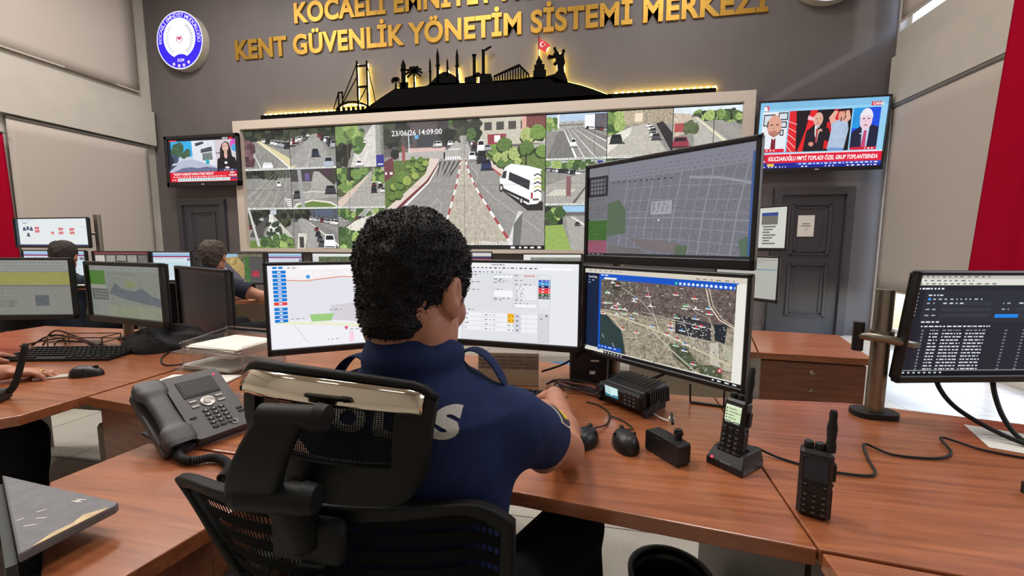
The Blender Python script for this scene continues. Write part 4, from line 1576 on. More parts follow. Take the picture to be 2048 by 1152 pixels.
def scr_form(s):
    G = (222, 223, 228)
    s.rect(0, 0, 1, 1, (232, 234, 238))
    s.rect(0, 0, 1, .04, (240, 240, 243))
    s.scribble(.36, .017, .46, .012, (90, 90, 100), RM, 1)
    s.rect(0, .045, 1, .085, (238, 238, 242))
    s.scribble(.0, .056, .7, .014, (70, 72, 84), RM)
    s.rect(.72, .05, .95, .08, (250, 250, 252))
    s.scribble(.05, .11, .45, .012, (60, 80, 150), RM)

    def panel(u0, v0, u1, v1, c=(224, 225, 229)):
        s.rect(u0, v0, u1, v1, (186, 188, 194))
        s.rect(u0 + .002, v0 + .003, u1 - .002, v1 - .003, c)
    X = lambda u: u
    panel(.12, .135, .36, .57)
    panel(.37, .135, .53, .57)
    panel(.535, .135, .71, .57)
    panel(.715, .135, .80, .57, (230, 231, 235))
    for u, v, u1 in ((.14, .15, .26), (.14, .24, .28), (.14, .34, .27), (.38, .15, .50), (.38, .20, .46), (.41, .22, .49), (.38, .24, .46), (.38, .33, .44), (.38, .44, .52), (.38, .46, .45), (.54, .15, .58), (.54, .21, .60), (.54, .26, .66), (.54, .46, .60), (.54, .50, .66)):
        s.scribble(u, v, u1, .009, (96, 98, 110), RM)
    s.rect(.38, .345, .525, .43, (246, 247, 249))
    s.rect(.38, .155, .52, .185, (246, 247, 249))
    for k in range(6):
        s.rect(.54, .28 + .03 * k, .70, .30 + .03 * k, (240, 241, 244))
        s.scribble(.545, .285 + .03 * k, .61, .008, (120, 120, 130), RM)
    s.rect(.54, .51, .70, .55, (248, 248, 250))
    for u in (.61, .63, .65, .67):
        s.rect(u, .15, u + .012, .165, (226, 70, 70))
    for k, c in enumerate(((60, 96, 196), (36, 160, 226), (30, 36, 96), (222, 20, 56), (236, 60, 50), (34, 84, 40), (96, 96, 96))):
        s.rect(.715, .20 + .034 * k, .80, .232 + .034 * k, c)
        s.scribble(.735, .21 + .034 * k, .775, .01, (240, 240, 250), RM)
        s.rect(.787, .207 + .034 * k, .795, .224 + .034 * k, (240, 240, 250))
    panel(.12, .585, .795, .985, (226, 227, 231))
    s.scribble(.15, .60, .24, .01, (90, 90, 100), RM)
    us = [.15, .285, .305, .395, .485, .535, .585, .625, .71]
    for k in range(5):
        v = .625 + .055 * k if k else .615
        v0, v1 = .635 + .06 * (k - 1), .635 + .06 * k
        if k:
            for i in range(8):
                s.rect(us[i], v0, us[i + 1], v1, (196, 198, 204))
                s.rect(us[i] + .001, v0 + .002, us[i + 1] - .001, v1 - .002, (240, 241, 244) if i != 5 else (214, 215, 226))
            s.scribble(.155, v0 + .02, .18, .01, (90, 90, 100), RM)
            s.scribble(.31, v0 + .028, .385, .01, (110, 110, 120), RM)
            if k < 3:
                s.rect(.486, v0 + .002, .534, v1, (244, 186, 32))
            s.scribble(.49, v0 + .028, .53, .01, (110, 90, 60), RM)
            s.rect(.55, v0 + .022, .567, v0 + .038, (110, 112, 130))
    panel(.715, .62, .79, .98, (214, 215, 219))
    s.blob(.775, .645, .008, (110, 110, 120), 0, jag=0)
    s.scribble(.73, .68, .76, .012, (100, 100, 110), RM)
    s.rect(.0, .0, .115, 1, (236, 240, 246))


def scr_city(s):
    """grey street map seen dim from the side"""
    s.rect(0, 0, 1, 1, (120, 120, 130), .04, 30)
    s.rect(.15, 0, 1, .17, (130, 130, 142))
    for v in (.06, .1, .14):
        s.scribble(.2, v, .96, .006, (98, 100, 112), RM)
    t = s.sub(.15, .17, 1, 1)
    t.rect(0, 0, 1, 1, (116, 116, 126), .16, 220)
    for k in range(13):
        u = .12 + k * .066
        t.line([(u + .05, 0), (u, .5), (u - .03, 1)], .008 if k % 3 else .016, (140, 140, 152))
    for v in (.12, .28, .42, .5, .62, .76, .88):
        t.line([(.12, v), (.55, v + .03), (1, v + .1)], .008 if v != .5 else .016, (138, 138, 150))
    for _ in range(330):
        u, v = RM.uniform(.12, 1), RM.uniform(.02, .98)
        t.rect(u, v, u + RM.uniform(.004, .012), v + .006, RM.choice([(84, 86, 98), (146, 146, 158), (94, 94, 104)]))
    t.poly([(0, .30), (.1, .26), (.16, .4), (.16, .70), (0, .74)], (86, 106, 84), .05, 40)
    t.poly([(.2, .76), (.42, .8), (.58, .84), (.56, .96), (.3, .9)], (118, 110, 112), .08, 40)
    t.poly([(.02, .86), (.3, .9), (.3, 1), (.02, 1)], (112, 108, 110), .08, 40)
    t.poly([(.55, .86), (.63, .86), (.62, .97), (.54, .97)], (88, 106, 84))
    t.poly([(.93, .8), (1, .74), (1, 1), (.95, 1)], (86, 108, 90))
    t.poly([(.62, .06), (.8, .1), (1, .2), (1, .23), (.8, .13), (.62, .09)], (146, 146, 158))
    for k in range(11):
        t.rect(.04 + .045 * k, .02 + .003 * k, .058 + .045 * k, .035 + .003 * k, (60, 62, 74))
    t.rect(.36, .32, .51, .48, (160, 160, 170))
    for k in range(6):
        t.scribble(.37, .34 + .02 * k, .49, .007, (80, 80, 92), RM)
    t.blob(.42, .55, .008, (200, 200, 210), 0, jag=0)
    s.rect(0, 0, .15, .1, (128, 128, 134))
    s.rect(0, .1, .15, .33, (46, 46, 52))
    for i in range(5):
        for j in range(4):
            s.rect(.014 + .025 * i, .13 + .045 * j, .033 + .025 * i, .165 + .045 * j, (112, 112, 120) if i < 4 else (96, 96, 104))
    s.rect(0, .33, .15, .58, (112, 112, 118), .1, 60)
    for k in range(6):
        s.scribble(.01, .36 + .04 * k, .13, .008, (90, 92, 100), RM)
    s.rect(0, .60, .15, .83, (66, 104, 52), .08, 40)
    for k in range(4):
        s.scribble(.01, .63 + .05 * k, .14, .008, (50, 84, 42), RM)
    s.rect(0, .83, .15, .975, (146, 86, 106), .05, 40)
    for k in range(3):
        s.scribble(.01, .85 + .04 * k, .14, .008, (120, 66, 84), RM)
    s.rect(0, .975, 1, 1, (40, 40, 46))
    s.scribble(.005, .983, .14, .01, (140, 140, 150), RM)
    s.rect(.985, .08, 1, .97, (62, 92, 148))


def scr_satellite(s):
    s.rect(0, 0, 1, 1, (226, 222, 210))
    s.rect(0, .06, .1, .96, (26, 38, 66))
    s.rect(0, .045, .1, .1, (24, 34, 58))
    s.text('SentiTakip', .012, .11, .022, (240, 240, 246), .015, maxw=.07)
    s.scribble(.012, .135, .06, .01, (190, 196, 214), RM)
    s.scribble(.012, .165, .05, .01, (190, 196, 214), RM)
    s.rect(.1, .05, .955, .12, (16, 84, 196))
    s.scribble(.115, .064, .17, .012, (236, 240, 252), RM, 1)
    s.rect(.1, .06, .115, .98, (18, 84, 194))
    for k in range(14):
        u = .63 + .024 * k
        s.blob(u, .098, .008, (60, 206, 150) if k == 0 else (226, 234, 250), 0, jag=.1)
    s.rect(.94, .07, .958, .125, (60, 40, 50))
    s.rect(.14, .095, .235, .118, (240, 238, 230))
    t = s.sub(.115, .12, .955, .965)
    t.rect(0, 0, 1, .48, (104, 90, 86), .6, 130)
    t.rect(0, .42, 1, 1, (156, 146, 128), .55, 120)
    t.poly([(.0, 0), (.35, 0), (.3, .2), (.0, .3)], (96, 90, 80), .5, 60)
    t.poly([(.1, .04), (.17, .0), (.19, .12), (.12, .16)], (54, 60, 48), .3, 60)
    # sea
    t.poly([(0, .48), (.07, .5), (.13, .6), (.2, .68), (.22, .82), (.24, 1), (0, 1)], (44, 62, 62), .15, 30)
    t.poly([(.06, .5), (.13, .56), (.2, .68), (.22, .7), (.2, .64), (.12, .52)], (190, 178, 150), .3, 90)
    for u, v in ((.02, .78), (.12, .88)):
        t.line([(u, v), (u + .02, v + .05)], .01, (190, 196, 200))
    # fields
    t.poly([(.58, .72), (.7, .72), (.8, .92), (.74, 1.0), (.62, .88)], (78, 88, 66), .35, 60)
    t.poly([(.78, .9), (.92, .86), (.94, 1), (.8, 1)], (84, 94, 70), .3, 60)
    t.poly([(.87, .4), (.95, .38), (.94, .6), (.88, .58)], (34, 44, 52), .15, 40)
    t.poly([(.85, .62), (.9, .60), (.92, .88), (.86, .86)], (196, 190, 176), .2, 60)
    t.poly([(.93, .62), (1, .6), (1, .9), (.94, .9)], (176, 172, 150), .25, 60)
    t.poly([(.62, .34), (.85, .4), (.86, .6), (.62, .58)], (48, 50, 56), .5, 110)
    # roads
    for p, w, c in (([(0, .46), (.2, .5), (.4, .56), (.55, .62), (.72, .7), (1, .84)], .022, (206, 196, 168)),
                    ([(.45, .6), (.6, .8), (.78, 1)], .018, (190, 184, 166)), ([(.6, .45), (.59, .7), (.55, .8)], .012, (196, 190, 172)),
                    ([(.81, 0), (.84, .2), (.9, .34), (1, .42)], .014, (226, 210, 190)), ([(.83, 0), (.86, .2), (.92, .33), (1, .4)], .008, (226, 210, 190)),
                    ([(.2, .1), (.36, .24), (.48, .44), (.5, .6)], .007, (216, 206, 190)), ([(.4, .05), (.44, .3), (.5, .56)], .006, (206, 196, 184)), ([(.36, .38), (.6, .42), (.86, .46)], .006, (206, 198, 188)),
                    ([(.66, .36), (.72, .6), (.86, .6)], .006, (200, 196, 190)), ([(.7, .2), (.76, .3), (.84, .34), (.88, .5)], .006, (206, 198, 188)), ([(.24, .76), (.36, .72), (.46, .62)], .006, (206, 198, 180))):
        t.line(p, w, c, .1, 100)
    for _ in range(260):
        u, v = RM.uniform(.0, .85), RM.uniform(0, .46)
        if RM.random() < .8:
            t.line([(u, v), (u + RM.uniform(-.08, .08), v + RM.uniform(-.06, .06))], .0028, RM.choice([(168, 156, 150), (150, 138, 132), (84, 72, 70)]))
    for _ in range(620):
        u, v = RM.uniform(.0, 1), RM.uniform(0, 1)
        if u < .24 and v > .5:
            continue
        k = RM.uniform(.004, .012)
        t.rect(u, v, u + k, v + k, RM.choice([(196, 186, 172), (70, 62, 60), (206, 200, 190), (90, 80, 74)]))
    for _ in range(60):
        u, v = RM.uniform(.62, .86), RM.uniform(.4, .72)
        t.rect(u, v, u + .007, v + .01, (210, 208, 204))
    # markers with name plates
    for _ in range(46):
        u, v = RM.uniform(.03, .86), abs(RM.gauss(.38, .18)) % .95
        if u < .2 and v > .5:
            v = .3
        t.rect(u - .02, v + .012, u + .025, v + .024, (236, 234, 230))
        t.blob(u, v, .008, RM.choice([(214, 50, 64), (214, 50, 64), (70, 170, 96), (230, 226, 226), (60, 120, 190)]), 0, jag=.1)
    t.blob(.93, .90, .014, (200, 60, 80), 0, jag=0)
    t.blob(.93, .90, .006, (240, 230, 230), 0, jag=0)
    s.rect(.115, .90, .3, .945, (24, 84, 190))
    s.scribble(.125, .912, .28, .012, (220, 230, 250), RM)
    s.rect(0, .965, 1, 1, (20, 20, 26))
    s.rect(.01, .968, .165, .997, (226, 224, 216))
    for k in range(6):
        s.rect(.175 + .024 * k, .975, .187 + .024 * k, .99, (200, 206, 214))
    s.scribble(.86, .975, .98, .014, (220, 220, 226), RM)
    s.rect(.955, .06, 1, .965, (232, 230, 222))
    s.rect(0, 0, 1, .05, (214, 206, 190), .03, 60)
    s.scribble(.03, .015, .3, .008, (130, 124, 116), RM)
    s.scribble(.75, .03, .95, .01, (130, 124, 116), RM)


def scr_table(s):
    s.rect(0, 0, 1, 1, (30, 34, 46))
    s.rect(0, 0, 1, .04, (196, 192, 186))
    s.scribble(.02, .012, .4, .012, (110, 108, 104), RM)
    s.rect(0, .04, 1, .10, (226, 224, 216))
    s.scribble(.04, .05, .32, .012, (110, 108, 104), RM)
    s.scribble(.0, .08, .44, .012, (110, 108, 104), RM)
    s.rect(.0, .105, .06, .97, (24, 28, 40))
    s.scribble(.02, .125, .16, .016, (226, 228, 236), RM, 1)
    for k in range(7):
        s.blob(.02, .18 + .036 * k, .008, (220, 224, 232), 0, jag=.2)
    s.rect(.06, .15, .99, .46, (38, 42, 54))
    s.scribble(.08, .19, .16, .014, (210, 214, 224), RM, 1)
    s.blob(.09, .235, .008, (60, 150, 240), 0, jag=0)
    s.scribble(.11, .23, .38, .012, (200, 206, 216), RM)
    for v in (.27, .33, .39):
        for u in (.08, .5):
            s.scribble(u, v, u + .06, .012, (170, 176, 188), RM)
            s.rect(u + .08, v - .01, u + .36, v + .025, (48, 52, 64))
            if v < .3:
                s.scribble(u + .09, v, u + .2, .012, (220, 224, 232), RM)
    s.rect(.47, .385, .6, .42, (24, 132, 232))
    s.scribble(.64, .395, .69, .012, (220, 220, 220), RM)
    s.scribble(.07, .455, .17, .014, (226, 228, 236), RM, 1)
    s.scribble(.075, .5, .46, .012, (236, 238, 242), RM, 1)
    for k in range(13):
        v = .54 + .033 * k
        s.rect(.085, v, .095, v + .016, (150, 156, 168))
        s.rect(.09, v + .004, .094, v + .012, (38, 42, 54))
        for u in (.13, .20, .33):
            s.scribble(u, v, u + (.05 if u < .15 else .11), .012, (222, 226, 234) if k else (150, 154, 164), RM, 1)
        for u in (.55, .65, .81, .96):
            s.rect(u, v + .002, u + .012, v + .014, (150, 156, 168))
            s.rect(u + .003, v + .005, u + .009, v + .011, (38, 42, 54))
    s.rect(0, .955, 1, .96, (190, 192, 196))
    s.rect(0, .962, 1, 1, (16, 18, 26))
    for k in range(8):
        s.rect(.02 + .03 * k, .972, .033 + .03 * k, .988, (190, 200, 210))


def scr_old_list(s):
    """yellow banner and grey map, dim"""
    s.rect(0, 0, 1, 1, (128, 128, 122), .06, 60)
    s.rect(0, 0, 1, .2, (140, 142, 138), .05, 40)
    for v in (.04, .1, .15):
        s.scribble(.02, v, .95, .012, (112, 114, 112), RM)
    s.rect(0, .22, 1, .45, (146, 144, 84), .06, 30)
    s.rect(0, .46, 1, .48, (104, 104, 102))
    for k in range(5):
        s.scribble(0, .52 + .07 * k, .5, .014, (108, 110, 104), RM)
    s.rect(.66, .64, .78, .84, (92, 96, 98), .2, 60)
    s.rect(.3, .72, .5, .86, (118, 122, 110), .2, 60)


def scr_old_map(s):
    s.rect(0, 0, 1, 1, (124, 128, 122), .10, 60)
    s.rect(0, 0, 1, .1, (132, 134, 130))
    s.scribble(.2, .05, .98, .012, (104, 106, 106), RM)
    s.rect(0, .1, .22, .38, (76, 116, 52), .06, 40)
    s.rect(0, .38, .22, .46, (140, 142, 134))
    s.rect(.02, .46, .25, .68, (84, 88, 84))
    for i in range(5):
        for j in range(3):
            s.rect(.045 + .04 * i, .49 + .06 * j, .075 + .04 * i, .53 + .06 * j, (116, 118, 112))
    t = s.sub(.25, .1, 1, 1)
    t.rect(0, 0, 1, 1, (122, 126, 118), .12, 70)
    t.poly([(.02, .5), (.15, .26), (.28, .38), (.5, .42), (.62, .34), (.8, .5), (.96, .55), (.98, .72), (.6, .66), (.3, .6)], (92, 98, 104), .15, 50)
    t.rect(.34, .2, .52, .34, (122, 128, 96), .1, 40)
    t.rect(0, .74, 1, 1, (126, 132, 112), .12, 40)
    for k in range(9):
        t.rect(.04 + .06 * k, .05, .07 + .06 * k, .07, (92, 96, 98))


def scr_blank(s):
    s.rect(0, 0, 1, 1, (30, 30, 31), .03, 10)
    s.rect(0, 0, 1, .05, (40, 40, 41))


def scr_people(s):
    s.rect(0, 0, 1, 1, (226, 232, 234))
    s.rect(0, 0, .04, 1, (70, 84, 92))
    s.scribble(.06, .05, .3, .02, (150, 160, 166), RM)
    s.rect(.1, .14, .17, .17, (90, 150, 176))
    for u, v in ((.12, .36), (.17, .33), (.22, .36), (.17, .58)):
        s.blob(u, v, .018, (70, 84, 112), 0, jag=0)
        s.rect(u - .025, v + .04, u + .025, v + .08, (70, 84, 112))
    for u, v in ((.27, .3), (.27, .42), (.6, .34), (.6, .48), (.75, .35), (.75, .48)):
        s.rect(u, v, u + .06, v + .09, (206, 70, 84))
        s.line([(u + .01, v + .02), (u + .05, v + .07)], .02, (240, 200, 204))
    s.poly([(.48, .52), (.53, .46), (.53, .6)], (216, 110, 112))
    s.line([(.9, .3), (.98, .3), (.98, .75)], .02, (190, 196, 196))
    s.rect(0, .955, 1, 1, (60, 70, 110))


def scr_lines(s):
    s.rect(0, 0, 1, 1, (214, 226, 232))
    s.rect(0, .03, 1, .12, (150, 190, 222))
    s.rect(0, .12, 1, .17, (150, 60, 110))
    s.rect(0, .17, 1, .3, (214, 222, 232))
    s.scribble(.05, .2, .8, .03, (150, 160, 180), RM)
    s.rect(.9, .2, .97, .3, (110, 116, 136))
    s.rect(0, .34, 1, .5, (196, 220, 232))
    for k in range(6):
        s.scribble(.05, .55 + .06 * k, .9, .02, (150, 160, 176), RM)


def scr_photos(s):
    s.rect(0, 0, 1, 1, (60, 60, 62))
    s.rect(0, 0, 1, .05, (150, 70, 70))
    for i in range(5):
        for j in range(2):
            s.rect(.02 + .195 * i, .1 + .42 * j, .19 + .195 * i, .48 + .42 * j, RM.choice([(150, 146, 140), (196, 190, 184), (110, 108, 104)]), .45, 70)


def scr_road(s):
    s.rect(0, 0, 1, 1, (110, 104, 84), .5, 40)
    s.rect(0, 0, .5, .15, (150, 186, 214))
    s.poly([(0, .2), (.18, .12), (.75, 1), (0, 1)], (92, 92, 98), .1, 20)
    s.poly([(.2, .15), (.5, .1), (.62, .4), (.6, .9)], (176, 150, 96), .4, 40)
    s.line([(.12, .2), (.4, .9)], [.01, .04], (226, 226, 220))
    s.rect(.62, .1, .72, 1, (70, 110, 60), .3, 50)
    s.rect(.72, .1, 1, 1, (84, 82, 84))
    s.rect(.76, .6, .9, .8, (176, 60, 70), .4, 60)


def scr_green(s):
    s.rect(0, 0, 1, 1, (96, 108, 80), .7, 60)
    s.rect(0, 0, 1, .1, (226, 228, 224))
    s.rect(0, .1, .12, 1, (214, 212, 208))
    trees(s, .2, .2, 1, .9, 30, .05, [(70, 84, 56), (120, 116, 92), (56, 60, 46)])


def scr_redband(s):
    s.rect(0, 0, 1, 1, (206, 206, 206))
    s.rect(0, .12, 1, .3, (60, 56, 90))
    s.rect(0, .2, 1, .32, (176, 60, 84))
    s.scribble(.1, .23, .6, .04, (226, 160, 170), RM)


def scr_greymap(s):
    s.rect(0, 0, 1, 1, (226, 226, 222))
    s.rect(.12, .1, 1, 1, (134, 136, 124), .45, 120)


def scr_chart(s):
    s.rect(0, 0, 1, 1, (206, 208, 200))
    s.rect(.66, .12, .88, .2, (50, 70, 140))
    s.rect(.66, .2, .88, .42, (110, 108, 102))
    for k in range(7):
        s.rect(.68 + .01 * (k % 2), .45 + .07 * k, .86 - .04 * (k % 3), .49 + .07 * k, (120, 118, 104))


def scr_plain(s):
    s.rect(0, 0, 1, 1, (176, 176, 168))
    s.rect(0, .05, 1, .06, (110, 110, 108))
    s.scribble(.6, .1, .8, .015, (190, 90, 90), RM)
    s.rect(0, .28, 1, .3, (80, 130, 170))


G1 = 'monitors of the central workstation'
monitor('monitor left of the seated officer showing a pale street map with blue buttons', (-1.103, 1.238), (-.652, 1.534), .867, 1.197, scr_map_left, group=G1, arm=(-.61, 1.67))
monitor('monitor right of the officer head showing a white form with yellow cells', (-.571, 1.536), (-.0345, 1.490), .871, 1.203, scr_form, group=G1, arm=(-.61, 1.67))
PX, PY = .09, 1.565
monitor('upper tilted monitor on the pole showing a dim grey street map', (-.033, 1.612), (.4285, 1.231), 1.192, 1.551, scr_city, group=G1, arm=(.092, 1.63), bezel=(.014, .03))
monitor('lower monitor on the pole showing a satellite map with red markers', (-.033, 1.532), (.4015, 1.160), .867, 1.188, scr_satellite, group=G1, arm=(.092, 1.63), bezel=(.012, .016))
monitor('monitor at the right edge showing a dark table of rows', (.862, 1.352), (1.40, 1.475), .868, 1.194, scr_table, tilt=R(6))
G2 = 'monitors of the left workstation'
monitor('dim monitor at the left edge with a yellow banner', (-2.95, 1.42), (-2.436, 1.557), .895, 1.19, scr_old_list, group=G2, arm=(-2.42, 1.77))
monitor('dim monitor left of the black monitor, with a green block and a grey map', (-2.50, 1.65), (-1.908, 1.552), .87, 1.17, scr_old_map, group=G2, bezel=(.02, .03), arm=(-2.42, 1.77))
monitor('switched off black monitor turned sideways left of the letter trays', (-2.26, 1.91), (-1.67, 1.655), .775, 1.137, scr_blank, group=G2, bezel=(.016, .02), stand=.023)
# back row, seen over the near monitors
G3 = 'monitors of the back row of desks'
Q = lambda u, v: (u, v)
monitor('white back-row monitor with rows of red symbols, highest at far left', (-5.70, 3.21), (-4.733, 3.19), 1.205, 1.50, scr_people, group=G3, arm=(-4.94, 3.40))
monitor('light blue back-row monitor under the one with red symbols', (-5.50, 3.13), (-4.745, 3.155), .88, 1.185, scr_lines, group=G3, stand=0.128)
monitor('back-row monitor with a strip of small grey photos', (-4.72, 3.19), (-4.17, 3.285), .86, 1.178, scr_photos, group=G3, stand=0.108)
monitor('back-row monitor with pale blue lines left of the grey haired man', (-4.155, 3.29), (-3.775, 3.362), .88, 1.177, scr_lines, group=G3, stand=0.128)
monitor('back-row monitor with a motorway picture right of the grey haired man', (-3.60, 3.40), (-3.09, 3.493), .86, 1.167, scr_road, group=G3, stand=0.108)
monitor('back-row monitor with pale blue lines above the street map monitor', (-3.065, 3.5), (-2.724, 3.563), .88, 1.17, scr_lines, group=G3, stand=0.128)
monitor('back-row monitor with a dark green picture behind the officer head', (-2.65, 3.58), (-2.15, 3.672), .86, 1.171, scr_green, group=G3, stand=0.108)
monitor('back-row monitor with a red band right of the officer head', (-1.45, 3.81), (-.941, 3.907), .86, 1.184, scr_redband, group=G3, stand=0.108)
monitor('back-row monitor with a grey aerial map above the form monitor', (-.66, 3.959), (-.095, 4.068), .86, 1.168, scr_greymap, group=G3, stand=0.108)
monitor('upper monitor with a bar list in front of the dark grey door', (.93, 3.50), (1.276, 3.12), 1.215, 1.525, scr_chart, group='monitors beside the right door', arm=(1.03, 3.46))
monitor('lower monitor with a blue line in front of the dark grey door', (.90, 3.36), (1.204, 3.02), .872, 1.183, scr_plain, group='monitors beside the right door', arm=(1.03, 3.46))

# ================================================================ desks
def wood_mat(name, c1, c2, rough=.32, ang=0.0):
    m = bpy.data.materials.new(name)
    m.use_nodes = True
    n, l = m.node_tree.nodes, m.node_tree.links
    p = n['Principled BSDF']
    p.inputs['Roughness'].default_value = rough
    p.inputs['Specular IOR Level'].default_value = .5
    p.inputs['Coat Weight'].default_value = .5
    p.inputs['Coat Roughness'].default_value = .16
    tc = n.new('ShaderNodeTexCoord')
    mp = n.new('ShaderNodeMapping')
    mp.inputs['Rotation'].default_value = (0, 0, ang)
    mp.inputs['Scale'].default_value = (1.6, 26, 26)
    a = n.new('ShaderNodeTexNoise')
    a.inputs['Scale'].default_value = 2.2
    a.inputs['Detail'].default_value = 7
    a.inputs['Distortion'].default_value = .6
    cr = n.new('ShaderNodeValToRGB')
    e = cr.color_ramp.elements
    e[0].position, e[0].color = .3, rgb(*c1)
    e[1].position, e[1].color = .72, rgb(*c2)
    l.new(tc.outputs['Object'], mp.inputs[0])
    l.new(mp.outputs[0], a.inputs['Vector'])
    l.new(a.outputs[0], cr.inputs[0])
    l.new(cr.outputs[0], p.inputs['Base Color'])
    return m


M_WOOD = wood_mat('cherry_laminate', (132, 74, 45), (175, 106, 66))
M_WOODY = wood_mat('cherry_laminate_lengthwise', (132, 74, 45), (175, 106, 66), ang=R(80))
M_WOODV = wood_mat('cherry_front', (114, 66, 44), (146, 89, 60), .45)
M_PANEL = mat('grey_side_panel', (120, 114, 106), .5, noise=.05)
M_BEIGE = mat('beige_panel', (172, 158, 136), .55, noise=.05)
M_GREYT = mat('worn_grey_board', (112, 112, 116), .6, noise=.12, nsc=40)
M_CHIP = mat('bare_chipboard', (206, 184, 146), .8, noise=.2, nsc=60)
ZD = .75


def slab(parent, name, poly, m, org, z1=ZD, th=.032):
    b = MB().prism(poly, z1 - th, z1)
    o = b.build(name, m, parent, org=org)
    md = o.modifiers.new('edge', 'BEVEL')
    md.width = .003
    md.segments = 2
    md.limit_method = 'ANGLE'
    return o


def panel(parent, name, a, b, z0, z1, th, m, org):
    a, b = Vector((a[0], a[1])), Vector((b[0], b[1]))
    d = b - a
    c = (a + b) / 2
    return MB().box((c.x, c.y, (z0 + z1) / 2), (d.length, th, z1 - z0), (0, 0, math.atan2(d.y, d.x))).build(name, m, parent, org=org)


org = (-.5, 1.2, 0)
d1 = thing('desk', 'central cherry wood desk where the officer in navy sits', 'desk', org, 0, 'cherry wood desks')
slab(d1, 'worktop', [(-1.645, 1.06), (-1.14, .995), (-1.112, .842), (-.82, .832), (-.137, .807), (.386, .744), (.412, 1.465), (.22, 1.47), (.17, 1.70), (-.3, 1.80), (-1.645, 1.9)], M_WOOD, org)
panel(d1, 'side_panel', (.385, .80), (.395, 1.44), 0, ZD - .032, .024, M_PANEL, org)
panel(d1, 'side_panel', (-1.63, 1.1), (-1.63, 1.85), 0, ZD - .032, .024, M_PANEL, org)
panel(d1, 'front_panel', (-1.61, 1.08), (-1.15, 1.02), 0, ZD - .032, .02, M_WOODV, org)
panel(d1, 'back_panel', (-1.6, 1.80), (-.3, 1.70), .3, ZD - .032, .018, M_PANEL, org)

org = (-.9, .62, 0)
d2 = thing('side_desk', 'cherry wood return with a drawer pedestal in the lower left foreground', 'desk', org, 0, 'cherry wood desks')
slab(d2, 'worktop', [(-1.138, .648), (-1.113, .834), (-.82, .824), (-.665, .818), (-.672, .614), (-.715, .40), (-.785, .42)], M_WOODY, org)
MB().prism([(-.98, .60), (-.98, .80), (-.70, .795), (-.70, .61), (-.74, .42), (-.78, .42)], .04, ZD - .034).build('pedestal', M_WOODV, d2, org=org)
for k in range(3):
    z = .71 - .22 * k
    dr = MB()
    dr.box((-.692, .70, z - .095), (.018, .19, .2), ch=.002).build('drawer', M_WOODV, d2, org=org)
    dr2 = MB().prism([(-.684, .605), (-.698, .605), (-.742, .415), (-.728, .410)], z - .195, z + .005).build('drawer', M_WOODV, d2, org=org)
    MB().lathe([(.013, 0), (.013, .004), (.010, .007), (0, .007)], (-.704, .525, z - .055), 18, (1, -.22, 0)).box((-.696, .523, z - .055), (.002, .002, .010)).build('lock', M_CHROME, dr2, org=org, auto=40)

org = (-2.3, 1.4, 0)
d3 = thing('desk', 'cherry wood desk at the left edge with keyboard, mouse and cables', 'desk', org, 0, 'cherry wood desks')
slab(d3, 'worktop', [(-2.5, .98), (-1.75, .862), (-1.70, .86), (-1.665, .90), (-1.658, 1.9), (-1.75, 2.02), (-3.3, 1.95), (-3.3, 1.1)], M_WOOD, org)
panel(d3, 'side_panel', (-1.70, 1.25), (-1.70, 1.95), 0, ZD - .032, .024, M_PANEL, org)
panel(d3, 'side_panel', (-3.27, 1.2), (-3.27, 1.9), 0, ZD - .032, .024, M_PANEL, org)
panel(d3, 'back_panel', (-3.2, 1.92), (-1.75, 1.98), .25, ZD - .032, .018, M_BEIGE, org)

org = (1.1, 1.1, 0)
d4 = thing('desk', 'cherry wood desk at the right with the metal monitor pole on it', 'desk', org, 0, 'cherry wood desks')
slab(d4, 'worktop', [(.390, .746), (1.75, .60), (1.8, 1.30), (1.234, 1.417), (.835, 1.5), (.416, 1.466)], M_WOOD, org)
panel(d4, 'side_panel', (.43, .82), (.44, 1.42), 0, ZD - .032, .024, M_PANEL, org)
panel(d4, 'side_panel', (1.72, .68), (1.75, 1.26), 0, ZD - .032, .024, M_PANEL, org)

org = (1.0, .45, 0)
d5 = thing('desk', 'cherry wood desk end in the bottom right corner below a dark seam', 'desk', org, 0, 'cherry wood desks')
slab(d5, 'worktop', [(.389, .737), (1.74, .592), (1.72, .15), (.375, .15)], M_WOODY, org)
panel(d5, 'side_panel', (.42, .2), (.43, .68), 0, ZD - .032, .024, M_PANEL, org)
panel(d5, 'side_panel', (1.68, .2), (1.70, .56), 0, ZD - .032, .024, M_PANEL, org)

org = (.9, 2.4, 0)
d6 = thing('drawer_cabinet', 'cherry wood drawer cabinet in front of the dark grey door', 'cabinet', org)
slab(d6, 'top', [(.792, 2.142), (1.252, 2.113), (1.385, 2.65), (.935, 2.70)], M_WOOD, org)
MB().prism([(.81, 2.165), (1.24, 2.14), (1.36, 2.63), (.94, 2.68)], .03, ZD - .032).build('body', M_WOODV, d6, org=org)
for z0, z1 in ((.50, .712), (.27, .49), (.05, .26)):
    q = MB().box((1.022, 2.143, (z0 + z1) / 2), (.43, .016, z1 - z0), (0, 0, -.06), ch=.003).build('drawer', M_WOODV, d6, org=org)
    MB().lathe([(.011, 0), (.011, .004), (0, .006)], (1.02, 2.135, z1 - .045), 16, (-.06, -1, 0)).build('lock', M_CHROME, q, org=org)
    MB().prism([(-.016, 0), (.016, 0), (0, .016)], 0, .012, lambda x, y, h: (1.02 + x, 2.135 - h, z1 - .135 + y)).build('handle', M_CHROME, q, org=org)

